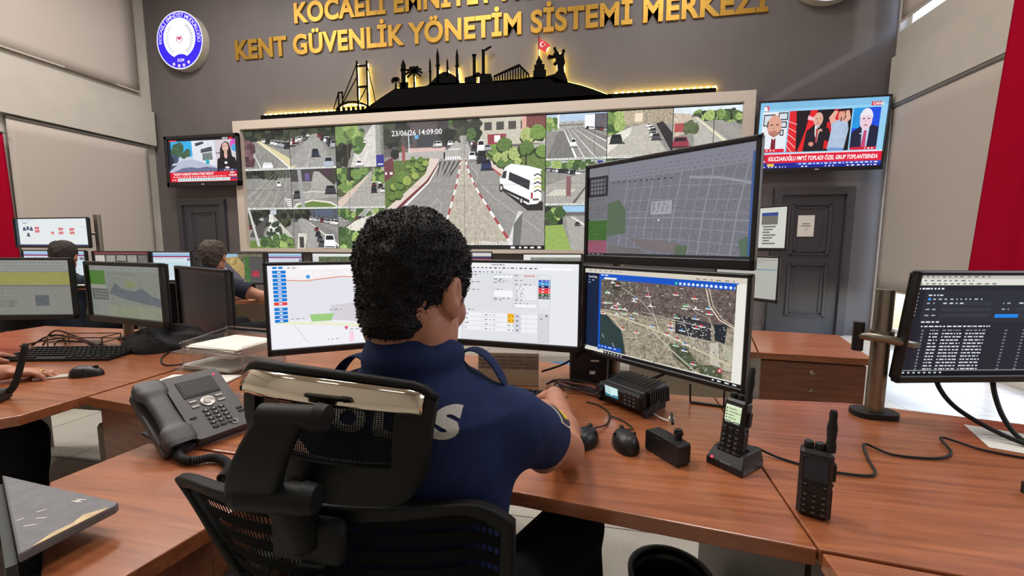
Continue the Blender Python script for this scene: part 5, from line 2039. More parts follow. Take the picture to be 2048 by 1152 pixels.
org = (.5, 2.45, 0)
d7 = thing('desk', 'desk with beige panels behind the satellite map monitor', 'desk', org)
slab(d7, 'worktop', [(.2, 2.16), (.786, 2.142), (.928, 2.70), (.25, 2.72)], M_WOOD, org)
panel(d7, 'front_panel', (.21, 2.20), (.77, 2.18), 0, ZD - .032, .02, M_BEIGE, org)
panel(d7, 'side_panel', (.215, 2.23), (.26, 2.70), 0, ZD - .032, .02, M_BEIGE, org)

org = (-3, 3.5, 0)
d8 = thing('desk', 'long desk of the back row carrying the far monitors', 'desk', org)
slab(d8, 'worktop', [(-6.1, 2.72), (-3.9, 3.0), (.25, 3.72), (.12, 4.42), (-4.1, 3.72), (-6.25, 3.5)], M_WOOD, org)
for a, b in (((-6.1, 2.85), (-6.2, 3.4)), ((-3.95, 3.1), (-4.05, 3.6)), ((.1, 3.8), (.03, 4.3))):
    panel(d8, 'side_panel', a, b, 0, ZD - .032, .024, M_PANEL, org)
panel(d8, 'back_panel', (-6.1, 3.45), (-4.1, 3.66), .2, ZD - .032, .018, M_BEIGE, org)
panel(d8, 'back_panel', (-3.95, 3.66), (.05, 4.33), .2, ZD - .032, .018, M_BEIGE, org)
org = (.7, 3.3, 0)
d9 = thing('desk', 'desk under the two monitors beside the right door', 'desk', org)
slab(d9, 'worktop', [(.32, 2.80), (.96, 2.80), (1.06, 3.6), (.32, 3.66)], M_WOOD, org)
panel(d9, 'side_panel', (.36, 2.86), (.36, 3.6), 0, ZD - .032, .024, M_PANEL, org)
panel(d9, 'side_panel', (.94, 2.86), (1.02, 3.54), 0, ZD - .032, .024, M_PANEL, org)

# grey worn board on its upright, lower left corner
org = (-.95, .5, 0)
gb = thing('grey_shelf', 'worn grey board with chipped pale edge in the lower left corner', 'shelf', org)
slab(gb, 'board', [(-1.155, .588), (-.828, .562), (-.822, .552), (-.834, .43)], M_GREYT, org, .80, .016)
panel(gb, 'upright', (-1.15, .578), (-.84, .425), 0, .784, .012, mat('dark_grey_green_board', (50, 55, 53), .6, noise=.1), org)
MB().prism([(-.826, .545), (-.824, .535), (-.833, .444), (-.842, .475), (-.838, .50), (-.846, .52)], .7995, .8008).build('chipped_edge', M_CHIP, gb, org=org)
sc_ = MB()
for x, y, l, a in ((-.90, .553, .016, .2), (-.905, .548, .014, .3), (-.898, .547, .012, .2), (-.93, .515, .012, .9), (-.905, .500, .014, .4), (-.9, .482, .016, .5), (-.935, .49, .008, 1.2)):
    sc_.box((x, y, .8003), (l, .0022, .0006), (0, 0, a))
sc_.build('scratches', M_PAPER, gb, org=org)

# ================================================================ poles
def pole(label, x, y, zt, r=.022, base=(.05, .04), group='monitor poles', z0=ZD):
    p = thing('monitor_pole', label, 'monitor stand', (x, y, z0), 0, group)
    MB().cyl((0, 0, .012), (0, 0, zt - z0), r, n=24).build('pole', M_ALU, p, auto=40)
    MB().prism(rounded(base[0] * 2, base[1] * 2, min(base) * .9), 0, .016).build('base', M_BLACKM, p)
    MB().cyl((0, 0, zt - z0), (0, 0, zt - z0 + .008), r * 1.02, n=24).build('cap', M_ALU, p, auto=40)
    return p


pole('metal pole behind the upper and lower tilted monitors', .092, 1.63, 1.42)
pole('metal pole behind the map monitor and the form monitor', -.61, 1.67, 1.20)
pole('metal pole behind the dim monitors at the left edge', -2.42, 1.77, 1.16)
pole('tall twin metal pole rising beside the white back-row monitor', -4.94, 3.42, 1.53, .028)
pole('metal pole of the two monitors by the right door', 1.03, 3.46, 1.5)
p = pole('thick metal pole on an oval black foot left of the right monitor', .845, 1.402, 1.125, .023, (.060, .04))
MB().cyl((0, 0, .235), (0, 0, .262), .030, n=24).build('collar', M_ALU, p, auto=40)
MB().cyl((-.062, -.004, .20), (-.062, -.004, .285), .014, n=18).build('knob', M_BLACK, p, auto=40)
MB().tube([(-.062, -.006, .245), (-.02, -.04, .245), (.05, -.045, .232), (.12, .03, .225), (.20, .075, .225)], .012, 12, 5).build('arm', M_ALU, p, smooth=True)
MB().box((.255, .066, .235), (.12, .03, .1), (0, 0, .22), ch=.008).build('mount_plate', M_ALU, p)

# ================================================================ things on the desks
Zt = ZD + .0005


def mouse(label, x, y, rz, size=(.062, .108, .038), group='computer mice', m=None):
    t = thing('computer_mouse', label, 'mouse', (x, y, Zt), rz, group)
    w, l, h = size

    def fn(u, v):
        a = 2 * PI * u
        b = v * PI / 2
        rr = math.cos(b) ** .75
        yy = math.sin(a) * rr * l / 2
        return (math.cos(a) * rr * w / 2 * (1 - .12 * math.sin(a) * 1), yy, h * math.sin(b) ** .8 * (1 - .18 * yy / l * 2))
    MB().grid(fn, 32, 10).build('shell', m or M_BLACK, t, smooth=True)
    MB().box((0, l * .02, h * .55), (w * .9, .0012, h * .6)).cyl((-.004, l * .27, h * .80), (.004, l * .27, h * .80), .009, n=16).build('wheel', M_RUBBER, t, auto=40)
    return t


mouse('black mouse beside the officer right forearm', -.006, 1.058, R(-20))
mouse('black mouse between the forearm and the black box', .092, 1.058, R(12), (.064, .112, .04))
mouse('black mouse on the left desk beside the gold ring hand', -1.91, 1.235, R(-62))


def keyboard(label, x, y, rz, w=.44, d=.145, group='keyboards', z=Zt):
    t = thing('keyboard', label, 'keyboard', (x, y, z), rz, group)
    MB().prism([(-d / 2, 0), (d / 2, 0), (d / 2, .024), (-d / 2, .012)], -w / 2, w / 2, lambda a, b, h: (h, a, b)).build('case', M_BLACKM, t)
    ks = MB()
    rows = 6
    for r in range(rows):
        yy = d / 2 - .018 - r * (d - .032) / (rows - 1)
        n = 21 if r < 5 else 12
        for k in range(n):
            if r == 5 and 3 < k < 7:
                continue
            xx = -w / 2 + .014 + k * (w - .028) / (n - 1)
            zz = .018 + (yy / d) * .012
            ks.box((xx, yy, zz + .003), ((w - .03) / n * .82, .0145, .008), ch=.002)
    ks.build('keys', M_BLACK, t)
    return t


keyboard('black keyboard in front of the officer under his right hand', -.33, 1.30, R(-6))
keyboard('black keyboard on the left desk behind the hand with the ring', -2.30, 1.44, R(14), .46, .17)
keyboard('black keyboard corner at the right picture edge', 1.115, .955, R(4))

# desk speaker box with plug
t = thing('power_box', 'small black box standing on edge between the mouse and the charging radio', 'power adapter', (.188, 1.022, Zt), R(-53.5))
o = MB().prism(rounded(.104, .052, .007), -.02, .02, lambda x, z, h: (x, h, z + .026)).build('case', M_BLACK, t)
md = o.modifiers.new('edge', 'BEVEL')
md.width = .004
md.segments = 3
md.limit_method = 'ANGLE'
MB().box((-.01, -.0205, .044), (.018, .001, .002)).build('logo', M_DGREY, t)
MB().tube([(.022, .012, .05), (.022, .012, .075)], .0085, 12, 1).box((.022, .012, .066), (.02, .016, .012), ch=.003).build('plug', M_RUBBER, t, auto=40)
t = thing('cable', 'white and black cable with white plug above the small black box', 'cable', (.2, 1.1, Zt))
MB().tube([(.0, -.071, .08), (.006, -.02, .085), (.015, .02, .055)], .0035, 8, 6).build('black_lead', M_RUBBER, t, smooth=True)
MB().tube([(.014, .018, .055), (.017, .035, .05)], .008, 10, 1).tube([(.017, .035, .048), (.02, .09, .02), (-.005, .16, .006), (-.03, .2, .02)], .0025, 8, 8).build('white_lead', M_WHITE, t, smooth=True)


# hand-held radios
def radio_parts(t, lit, M=None, z0=0.0, tilt=0.0):
    """radio facing local -y, standing on z0"""
    ct, st = math.cos(tilt), math.sin(tilt)

    def P(x, y, z):
        return (x, y * ct + z * st, z0 - y * st + z * ct)
    w, d, h = .052, .032, .132

    def bx(b, c, dd, ch=.0):
        q = MB().box(c, dd, ch=ch)
        return b.add([P(*v) for v in q.v], q.f)
    body = MB()
    bx(body, (0, 0, h / 2), (w, d, h), .006)
    bx(body, (0, d * .55, h * .42), (w * .86, d * .35, h * .78), .006)
    body.build('body', M_BLACK, t)
    fr = MB()
    bx(fr, (0, -d / 2 - .001, h * .73), (.043, .002, .05), .001)
    fr.build('screen_frame', M_BLACKM, t)
    s = Scr(.036, .042, 2e-6)
    if lit:
        s.rect(0, 0, 1, 1, (208, 226, 186))
        s.rect(0, .0, 1, .1, (226, 236, 206))
        for k in range(4):
            v = .17 + .17 * k
            s.blob(.1, v + .04, .05, (40, 50, 40), 0, jag=.1)
            s.scribble(.22, v, .22 + (.5, .6, .34, .5)[k], .055, (70, 84, 64), RM, 1)
        s.scribble(.65, .36, .98, .05, (110, 124, 96), RM, 1)
        s.rect(0, .86, 1, 1, (40, 48, 44))
        s.scribble(.06, .9, .4, .05, (200, 214, 190), RM, 1)
        s.scribble(.6, .9, .95, .05, (200, 214, 190), RM, 1)
        s.blob(.5, .86, .07, (226, 236, 206), 0, jag=0)
    else:
        s.rect(0, 0, 1, 1, (24, 22, 24))
    o = s.build('screen', M_SCR, t)
    Rm = Matrix(((1, 0, 0), (0, ct, st), (0, -st, ct)))
    for v in o.data.vertices:
        v.co = Vector(P(v.co.x, v.co.y - d / 2 - .0025, v.co.z + h * .735))
    kb = MB()
    bx(kb, (0, -d / 2 - .0015, h * .475), (.012, .004, .010), .002)
    for sx in (-1, 1):
        bx(kb, (sx * .015, -d / 2 - .0015, h * .50), (.011, .003, .006), .001)
        bx(kb, (sx * .015, -d / 2 - .0015, h * .44), (.011, .003, .006), .001)
    for i in range(4):
        for j in (-1, 0, 1):
            bx(kb, (j * .0145, -d / 2 - .001, h * (.35 - .085 * i)), (.0115, .003, .0068), .001)
    kb.build('keypad', M_BLACKM, t)
    lg = MB()
    for i in range(4):
        for j in (-1, 0, 1):
            bx(lg, (j * .0145, -d / 2 - .0028, h * (.35 - .085 * i)), (.0045, .0006, .002))
    for sx in (-1, 1):
        bx(lg, (sx * .015, -d / 2 - .0032, h * .50), (.004, .0006, .002))
    lg.build('key_legends', mat('dim_legend', (120, 118, 116), .5), t)
    sd = MB()
    bx(sd, (w / 2 + .002, .002, h * .70), (.006, .014, .034), .002)
    bx(sd, (w / 2 + .001, .002, h * .5), (.004, .006, .006), .002)
    bx(sd, (w / 2 + .0005, 0, h * .24), (.002, .02, h * .42), .001)
    sd.build('side_button', M_BLACKM, t)
    for x in (-.013, .004):
        q = MB().lathe([(.0075, 0), (.0082, .002), (.0078, .011), (.006, .0125), (0, .0125)], (x, 0, h), 16)
        MB().add([P(*v) for v in q.v], q.f).build('knob', M_BLACKM, t, auto=40)
    q = MB().lathe([(.0085, 0), (.0085, .012), (.007, .02), (.0085, .045), (.0062, .06), (.0066, .072), (.005, .079), (0, .080)], (.0195, 0, h), 18)
    MB().add([P(*v) for v in q.v], q.f).build('antenna', M_RUBBER, t, auto=50)


t = thing('handheld_radio', 'hand-held radio with lit screen standing in its charger', 'radio', (.327, 1.005, ZD), R(-46), 'hand-held radios')
radio_parts(t, True, z0=.026, tilt=R(9))
t = thing('handheld_radio', 'hand-held radio with dark screen standing alone on the seam of two desks', 'radio', (.424, .846, Zt), R(-24), 'hand-held radios')
radio_parts(t, False)
t = thing('radio_charger', 'black charger cradle with a red light holding the lit radio', 'charger', (.335, 1.012, Zt), R(-46))
q = MB()
lo, hi = [(-.043, -.042), (.043, -.042), (.043, .05), (-.043, .05)], [(-.036, -.022), (.036, -.022), (.038, .046), (-.038, .046)]
vs = [(x, y, 0) for x, y in lo] + [(x, y, .014) for x, y in lo] + [(x, y, .042) for x, y in hi]
hole = [(x * .76, -.012 + (y - .012) * .62 + .006, z) for z in (.042, .024) for x, y in hi]
vs += hole
fs = [(0, 3, 2, 1)]
for k in range(4):
    j = (k + 1) % 4
    fs += [(k, j, 4 + j, 4 + k), (4 + k, 4 + j, 8 + j, 8 + k), (8 + k, 8 + j, 12 + j, 12 + k), (12 + k, 12 + j, 16 + j, 16 + k)]
fs.append((16, 17, 18, 19))
o = q.add(vs, fs).build('cradle', M_BLACK, t)
md = o.modifiers.new('edge', 'BEVEL')
md.width = .003
md.segments = 2
md.limit_method = 'ANGLE'
MB().ball((-.03, -.0395, .018), .003, 10, 8).build('charge_light', M_RED_LED, t, smooth=True)
MB().box((.003, -.0412, .0175), (.024, .0008, .0035), (R(-20), 0, 0)).build('maker_plate', mat('engraved_grey', (120, 118, 116), .5, noise=.5, nsc=900), t)

# desktop mobile radio
t = thing('mobile_radio', 'black desktop mobile radio with a lit blue screen below the satellite monitor', 'radio', (.135, 1.345, ZD), R(-44))
t.rotation_euler.x = R(0)
q = MB().box((0, .012, .052), (.165, .11, .05), (R(8), 0, 0), ch=.006)
for k in range(9):
    q.box((.087, -.03 + k * .011, .052), (.012, .005, .046), (R(8), 0, 0))
    q.box((-.06 + k * .0165, .03, .078), (.006, .07, .006), (R(8), 0, 0))
q.build('body', M_BLACK, t)
MB().box((0, -.052, .043), (.172, .03, .054), (R(8), 0, 0), ch=.008).build('front_panel', M_BLACKM, t)
MB().box((-.09, -.02, .02), (.01, .08, .03), (R(20), 0, 0)).box((.09, -.02, .02), (.01, .08, .03), (R(20), 0, 0)).box((0, .04, .014), (.15, .06, .026)).build('bracket', M_BLACKM, t)
s = Scr(.052, .034, 2e-6)
s.rect(0, 0, 1, 1, (206, 236, 236))
for k in range(3):
    s.blob(.06, .18 + .2 * k, .03, (40, 60, 66), 0, jag=.1)
    s.scribble(.14, .14 + .2 * k, .45, .07, (90, 120, 124), RM, 1)
s.poly([(0, .72), (.4, .78), (1, .7), (1, 1), (0, 1)], (60, 130, 150))
s.blob(.5, .8, .06, (220, 240, 240), 0, jag=0)
o = s.build('screen', M_SCR, t)
o.location = (-.026, -.0695, .049)
o.rotation_euler = (R(8), 0, 0)
kb = MB()
for i in range(4):
    for j in range(3):
        kb.box((.028 + .016 * j, -.0675 + .0002 * i, .062 - .0115 * i), (.011, .004, .006), (R(8), 0, 0), ch=.001)
kb.build('keypad', M_DGREY, t)
MB().cyl((-.068, -.066, .052), (-.068, -.084, .05), .011, n=18).cyl((-.068, -.066, .03), (-.068, -.08, .028), .007, n=14).build('knob', M_BLACK, t, auto=40)

t = thing('wire_stand', 'thin bent metal stand on the desk under the satellite monitor', 'stand', (.37, 1.395, Zt))
MB().tube([(-.048, .012, .06), (-.047, .004, .001), (-.047, .002, .004), (.049, -.016, .004), (.049, -.014, .0), (.05, -.008, .06)], .003, 8, 1).box((0, -.007, .003), (.095, .012, .005), (0, 0, -.19)).build('frame', M_BLACK, t)

# card rack, black unit and bin behind the monitors
t = thing('list_board', 'upright sheet of printed rows behind the officer shoulder strap', 'list', (-.292, 1.452, Zt), R(6))
MB().box((0, .004, .058), (.222, .006, .116), (R(-8), 0, 0)).build('board', M_BEIGE, t)
q = MB()
for k in range(8):
    for j in range(4):
        q.box((-.081 + .054 * j, .0004 - .0022 * (k - 3.5) * .9 + .0, .0095 + .0138 * k), (.049, .001, .0075), (R(-8), 0, 0))
q.build('printed_rows', mat('brown_print', (112, 100, 92), .7, noise=.3, nsc=90), t)
t = thing('docking_unit', 'black upright unit with a label behind the satellite monitor', 'computer', (-.005, 1.56, Zt), R(4))
MB().box((0, .03, .07), (.14, .12, .14), ch=.006).build('case', M_BLACK, t)
MB().box((.02, -.031, .085), (.03, .002, .006)).box((.012, -.031, .04), (.02, .002, .012)).build('label', M_PAPER, t)
t = thing('waste_bin', 'waste bin lined with a blue bag seen under the form monitor', 'bin', (-.20, 2.85, 0), 0, 'waste bins')
MB().lathe([(.0, .0), (.10, 0), (.125, .36), (.118, .36), (.095, .01), (0, .01)], n=28).build('bucket', M_BLACK, t, auto=40)
MB().lathe([(.118, .24), (.128, .30), (.134, .365), (.124, .395), (.128, .41), (.112, .38), (.108, .2)], n=28).build('bag', mat('blue_bag', (42, 110, 158), .4, noise=.3, nsc=30), t, smooth=True)
t = thing('waste_bin', 'black bin with a raised rim under the desk at the bottom edge', 'bin', (.24, 1.17, 0), 0, 'waste bins')
MB().lathe([(0, 0), (.085, 0), (.11, .30), (.116, .31), (.116, .32), (.104, .32), (.08, .01), (0, .01)], n=32).build('bucket', M_BLACK, t, auto=40)
MB().lathe([(.1165, .30), (.1185, .325), (.108, .33), (.1, .29)], n=32).build('liner', mat('grey_green_liner', (70, 84, 84), .4), t, smooth=True)


# cables
def cable(label, pts, r=.0035, m=None, group='desk cables'):
    o = Vector(pts[0])
    t = thing('cable', label, 'cable', tuple(o), 0, group)
    MB().tube([Vector(p) - o for p in pts], r, 8, 8).build('lead', m or M_RUBBER, t, smooth=True)
    return t


zc = ZD + .0045
M_CABR = mat('reddish_brown_cable', (92, 48, 46), .5)
cable('thin black charging lead running from the radio charger to the right monitor', [(.372, 1.048, zc + .012), (.40, 1.075, zc + .014), (.45, 1.06, zc), (.52, 1.02, zc), (.60, 1.01, zc), (.635, 1.03, zc), (.66, 1.10, zc), (.69, 1.165, zc + .006), (.73, 1.13, zc), (.82, 1.13, zc), (.88, 1.17, zc), (.915, 1.25, zc + .004), (.97, 1.20, zc), (1.06, 1.165, zc)], .003)
cable('thick black cable hanging from the right monitor, left of two', [(1.0, 1.405, .90), (.99, 1.385, .86), (1.01, 1.345, .81), (1.06, 1.28, .772), (1.12, 1.23, zc), (1.18, 1.2, zc)], .006)
cable('thick black cable hanging from the right monitor, right of two', [(1.16, 1.44, .90), (1.155, 1.42, .84), (1.12, 1.34, .79), (1.11, 1.27, zc + .004), (1.15, 1.22, zc), (1.22, 1.24, zc), (1.2, 1.30, zc)], .006)
t = thing('paper_sheet', 'white paper sheet under the cables at the right desk edge', 'paper', (1.12, 1.27, Zt), R(-20))
MB().box((0, 0, .0004), (.19, .16, .0008)).build('sheet', M_PAPER, t)
MB().box((-.04, .02, .001), (.07, .003, .0003)).box((-.02, .0, .001), (.1, .003, .0003)).build('print', M_DGREY, t)
cable('black mouse cable curling behind the forearm mouse', [(.012, 1.11, zc + .012), (.05, 1.17, zc), (.06, 1.25, zc), (.03, 1.31, zc), (-.01, 1.33, zc)], .0022)
cable('black mouse cable behind the second mouse', [(.098, 1.115, zc + .014), (.12, 1.155, zc), (.10, 1.20, zc), (.06, 1.235, zc)], .0022)
for k in range(7):
    a = k * .012
    cable(['long dark cable bundle strand under the form monitor', 'reddish cable strand beside the officer hand', 'cable strand running to the mobile radio', 'reddish cable strand nearest the keyboard', 'thin cable strand looping below the docking unit', 'upper cable strand crossing to the monitor pole', 'lower cable strand crossing to the monitor pole'][k],
          [(-.155 + .01 * k, 1.475 + .008 * (k % 3), zc + .006 * (k % 3)), (-.10, 1.47 - .012 * k + .03, zc + .012 + .004 * (k % 2)), (0, 1.455 - .014 * k + .02, zc + .016 * (k % 3 == 0)), (.05, 1.43 - a, zc + .01), (.045 + .01 * k, 1.40 - .006 * k, zc + .004)], .0036, M_CABR if k % 2 else M_RUBBER)
cable('thick black cable arching from the mobile radio to the pole', [(.17, 1.44, .79), (.25, 1.45, .83), (.24, 1.40, .87), (.2, 1.36, .90)], .006)
cable('black cable crossing above the blue bin bag', [(-.18, 1.54, .78), (-.10, 1.55, .81), (-.04, 1.52, .86), (-.02, 1.50, .885)], .004)

# ---------------------------------------------------------------- desk telephone
t = thing('desk_phone', 'dark grey office telephone on a stand left of the chair', 'telephone', (-.945, .866, Zt), R(71))
ta = R(33)
ct, st = math.cos(ta), math.sin(ta)


def PT(x, y, h):
    return (x, y * ct - h * st, .012 + y * st + h * ct)


M_PH = mat('phone_grey', (66, 62, 64), .45, noise=.06, bump=.08, bsc=600)


def pbox(b, c, d, ch=.0):
    q = MB().box(c, d, ch=ch)
    return b.add([PT(*v) for v in q.v], q.f)


o = MB().prism(rounded(.136, .225, .012, cx=.028, cy=.1125), -.012, .016, PT).build('body', M_PH, t)
md = o.modifiers.new('edge', 'BEVEL')
md.width = .004
md.segments = 3
md.limit_method = 'ANGLE'
MB().prism(rounded(.066, .215, .010, cx=-.072, cy=.106), -.016, .004, PT).build('handset_rest', M_PH, t)
hs = MB()
prof = [(0.0, .028, .024), (.012, .034, .028), (.045, .033, .028), (.06, .024, .022), (.11, .022, .020), (.16, .024, .022), (.175, .033, .028), (.205, .034, .028), (.218, .028, .024)]


def hfn(u, v):
    f = v * (len(prof) - 1)
    i = min(int(f), len(prof) - 2)
    k = f - i
    y = prof[i][0] + (prof[i + 1][0] - prof[i][0]) * k
    w = prof[i][1] + (prof[i + 1][1] - prof[i][1]) * k
    hh = prof[i][2] + (prof[i + 1][2] - prof[i][2]) * k
    a = 2 * PI * u
    arch = .005 * math.sin(PI * y / .218)
    c, s_ = math.cos(a), math.sin(a)
    return PT(-.072 + w * abs(c) ** .6 * (1 if c > 0 else -1), y - .002, (.020 + arch) + hh * .56 * abs(s_) ** .6 * (1 if s_ > 0 else -1))


hs.grid(hfn, 28, 32)
o = hs.build('handset', M_PH, t, smooth=True)
b = MB()
pbox(b, (.028, .168, .0165), (.088, .062, .003), .001)
b.build('display_frame', M_BLACKM, t)
b = MB()
pbox(b, (.028, .168, .0182), (.076, .05, .001))
b.build('display', mat('phone_display', (58, 58, 60), .25), t)
q = MB().lathe([(.0165, 0), (.0165, .003), (.012, .004), (.010, .0025), (.0075, .0025), (.0075, .004), (0, .004)], (0, 0, 0), 28)
MB().add([PT(x + .028, y + .111, z + .016) for x, y, z in q.v], q.f).build('navigation_wheel', mat('silver_button', (178, 172, 168), .3, .4), t, auto=40)
b = MB()
for sx in (-1, 1):
    for yy in (.122, .104):
        pbox(b, (.028 + sx * .031, yy, .0172), (.018, .007, .003), .001)
b.build('silver_keys', mat('silver_button', (178, 172, 168), .3, .4), t)
b = MB()
for i in range(5):
    for j in (-1, 0, 1):
        pbox(b, (.030 + j * .0185, .082 - .0145 * i, .0172), (.0145, .0085, .003), .001)
for yy in (.060, .048):
    pbox(b, (.084, yy, .0172), (.014, .007, .003), .001)
pbox(b, (-.022, .070, .0172), (.014, .006, .003), .001)
b.build('keypad', M_BLACKM, t)
b = MB()
for i in range(4):
    for j in (-1, 0, 1):
        pbox(b, (.030 + j * .0185, .082 - .0145 * i, .0189), (.0035, .003, .0006))
q = MB().lathe([(.0075, 0), (.0075, .002), (.006, .002), (.006, 0)], (0, 0, 0), 20)
b.add([PT(x + .055, y + .020, z + .0165) for x, y, z in q.v], q.f)
b.build('key_legends', M_KEY, t)
b = MB()
pbox(b, (.079, .2, .0175), (.004, .004, .002))
b.build('message_light', M_RED_LED, t)
MB().box((.0, .165, .055), (.13, .012, .13), (R(-20), 0, 0)).box((.0, .19, .004), (.15, .05, .008)).build('stand', M_BLACKM, t)
# coiled cord
cd = thing('phone_cord', 'coiled dark telephone cord lying below the telephone', 'cord', (-.93, .80, Zt))
base = [(-.045, -.005, .014), (-.01, -.03, .012), (.03, -.035, .011), (.065, -.015, .012), (.10, -.02, .011), (.14, -.045, .011), (.16, -.085, .012)]
bp = [Vector(p) for p in base]
pts = []
N = 420
for i in range(N + 1):
    f = i / N * (len(bp) - 1)
    k = min(int(f), len(bp) - 2)
    u = f - k
    p0, p1, p2, p3 = bp[max(k - 1, 0)], bp[k], bp[k + 1], bp[min(k + 2, len(bp) - 1)]
    c = .5 * ((2 * p1) + (p2 - p0) * u + (2 * p0 - 5 * p1 + 4 * p2 - p3) * u * u + (3 * p1 - p0 - 3 * p2 + p3) * u ** 3)
    d = (p2 - p1).normalized()
    e = Vector((0, 0, 1))
    g = d.cross(e).normalized()
    a = 2 * PI * i / 9
    pts.append(c + (e * math.cos(a) + g * math.sin(a)) * .008)
MB().tube(pts, .0024, 5, 1).build('coil', M_RUBBER, cd, smooth=True)

# ---------------------------------------------------------------- letter trays and papers, left of the map monitor
t = thing('letter_tray', 'clear two-tier letter tray full of papers left of the map monitor', 'letter tray', (-1.49, 1.47, Zt), R(-6))
for k, z in enumerate((.004, .072)):
    b = MB().box((0, 0, z), (.33, .25, .004)).box((0, .123, z + .022), (.33, .004, .045)).box((-.163, .02, z + .018), (.004, .20, .036)).box((.163, .02, z + .018), (.004, .20, .036))
    b.build('tray', M_GLASS, t)
MB().cyl((-.16, .12, 0), (-.16, .12, .12), .004).cyl((.16, .12, 0), (.16, .12, .12), .004).cyl((-.16, -.08, 0), (-.16, -.08, .08), .004).cyl((.16, -.08, 0), (.16, -.08, .08), .004).tube([(-.163, -.09, .10), (-.163, .11, .125), (-.15, .125, .13), (.16, .125, .13)], .0035, 8, 5).build('post', M_GLASS, t, auto=40)


def papers(label, x, y, z, rz, n, w=.21, d=.2):
    p = thing('paper_stack', label, 'papers', (x, y, z), R(rz), 'papers in and around the letter tray')
    b = MB()
    for i in range(n):
        b.box((RM.uniform(-.006, .006), RM.uniform(-.006, .006), .0012 + .0022 * i), (w, d, .002), (0, 0, RM.uniform(-.05, .05)))
    b.build('sheets', M_PAPER, p)
    return p


papers('papers and notes piled in the upper letter tray', -1.47, 1.47, Zt + .0745, -6, 11, .26)
papers('papers lying in the lower letter tray', -1.49, 1.465, Zt + .0065, -8, 6, .26)
papers('loose white sheets on the desk in front of the letter tray', -1.44, 1.255, Zt, 10, 3, .26, .13)
t = thing('plastic_pouch', 'clear plastic pouch lying beside the telephone', 'pouch', (-1.16, 1.13, Zt), R(20))
MB().grid(lambda u, v: ((u - .5) * .13, (v - .5) * .09, .004 + .016 * math.sin(PI * u) * math.sin(PI * v) + .003 * math.sin(u * 19) * math.sin(v * 13) * math.sin(PI * u) * math.sin(PI * v)), 20, 14, (0, 0, -.002)).build('pouch', M_GLASS, t, smooth=True)
MB().box((0, 0, .0024), (.05, .02, .002), (0, 0, .4)).build('blue_slip', mat('blue_slip', (50, 46, 110), .5), t)

# ---------------------------------------------------------------- clutter on the left desk
t = thing('bag', 'crumpled black bag lying behind the mouse on the left desk', 'bag', (-2.03, 1.66, Zt), R(10))


def bagfn(u, v):
    a, b2 = 2 * PI * u, v * PI / 2
    r = math.cos(b2) ** .8 * (1 + .14 * math.sin(3 * a + 1) + .08 * math.sin(7 * a + 3 * v))
    return (.21 * r * math.cos(a), .12 * r * math.sin(a), (.085 + .02 * math.sin(2 * a + .5)) * math.sin(b2) * (1 + .12 * math.sin(5 * a + 6 * v)))


MB().grid(bagfn, 56, 20).build('cloth', mat('black_cloth', (22, 21, 23), .85, bump=.5, bsc=60), t, smooth=True)
t = thing('wire_tray', 'low wire rack with a white label behind the left keyboard', 'rack', (-2.45, 1.60, Zt), R(12))
b = MB()
for z in (.03, .055):
    b.tube([(-.14, -.05, z), (.12, -.05, z), (.12, .05, z), (-.14, .05, z), (-.14, -.05, z)], .003, 6, 1)
for x, y in ((-.14, -.05), (.12, -.05), (.12, .05), (-.14, .05)):
    b.cyl((x, y, 0), (x, y, .058), .003, n=8)
b.build('frame', M_ALU, t)
MB().box((.09, -.056, .03), (.05, .004, .03)).build('label', M_PAPER, t)
for k in range(5):
    cable(['reddish cable arching over the left keyboard', 'dark cable lying behind the left keyboard', 'reddish cable crossing below the left monitors', 'dark cable rising to the left monitors', 'thin reddish cable at the left picture edge'][k],
          [(-2.75 + .04 * k, 1.52 + .02 * k, zc), (-2.62 + .03 * k, 1.55, zc + .03 + .025 * (k % 3)), (-2.45 + .03 * k, 1.545 + .01 * k, zc + .05 - .01 * k), (-2.33 + .04 * k, 1.545 - .008 * k, zc + .012)], .0042, M_CABR if k % 2 == 0 else M_RUBBER)
cable('dark cable looping on the desk between the bag and the letter tray', [(-1.95, 1.60, zc), (-1.86, 1.48, zc), (-1.74, 1.40, zc), (-1.68, 1.44, zc), (-1.70, 1.55, zc), (-1.80, 1.62, zc)], .003)
for k in range(3):
    t = thing('pen', 'pale pencil beside the left mouse, %s of three' % ('nearest', 'middle', 'farthest')[k], 'pencil', (-1.975, 1.19 + .018 * k, Zt + .0036), R(34), 'pencils by the left mouse')
    MB().cyl((-.075, 0, 0), (.075, 0, 0), .0034, n=8).build('shaft', M_PAPER, t)
    MB().cyl((.075, 0, 0), (.087, 0, 0), .0034, .0006, n=8).build('tip', M_BLACK, t)
t = thing('handheld_radio', 'hand-held radio lying at the left edge with its antenna across the hand', 'radio', (-1.865, .985, Zt), R(30), 'hand-held radios')
MB().box((-.06, 0, .018), (.12, .055, .035), ch=.006).build('body', M_BLACK, t)
MB().tube([(0, .01, .025), (.02, .012, .06), (.05, .02, .18)], lambda u: .011 - .003 * u, 12, 6).build('antenna', M_RUBBER, t, smooth=True)
t = thing('pc_tower', 'beige computer case on the floor under the left desk', 'computer', (-2.05, 1.62, 0), R(-8))
MB().box((0, 0, .23), (.2, .42, .44), ch=.006).build('case', M_BEIGE, t)
MB().box((0, -.212, .23), (.19, .006, .42), ch=.003).build('front', M_BEIGE, t)

# ================================================================ bodies grown from distance fields
def unit(v):
    v = np.asarray(v, float)
    return v / np.linalg.norm(v)


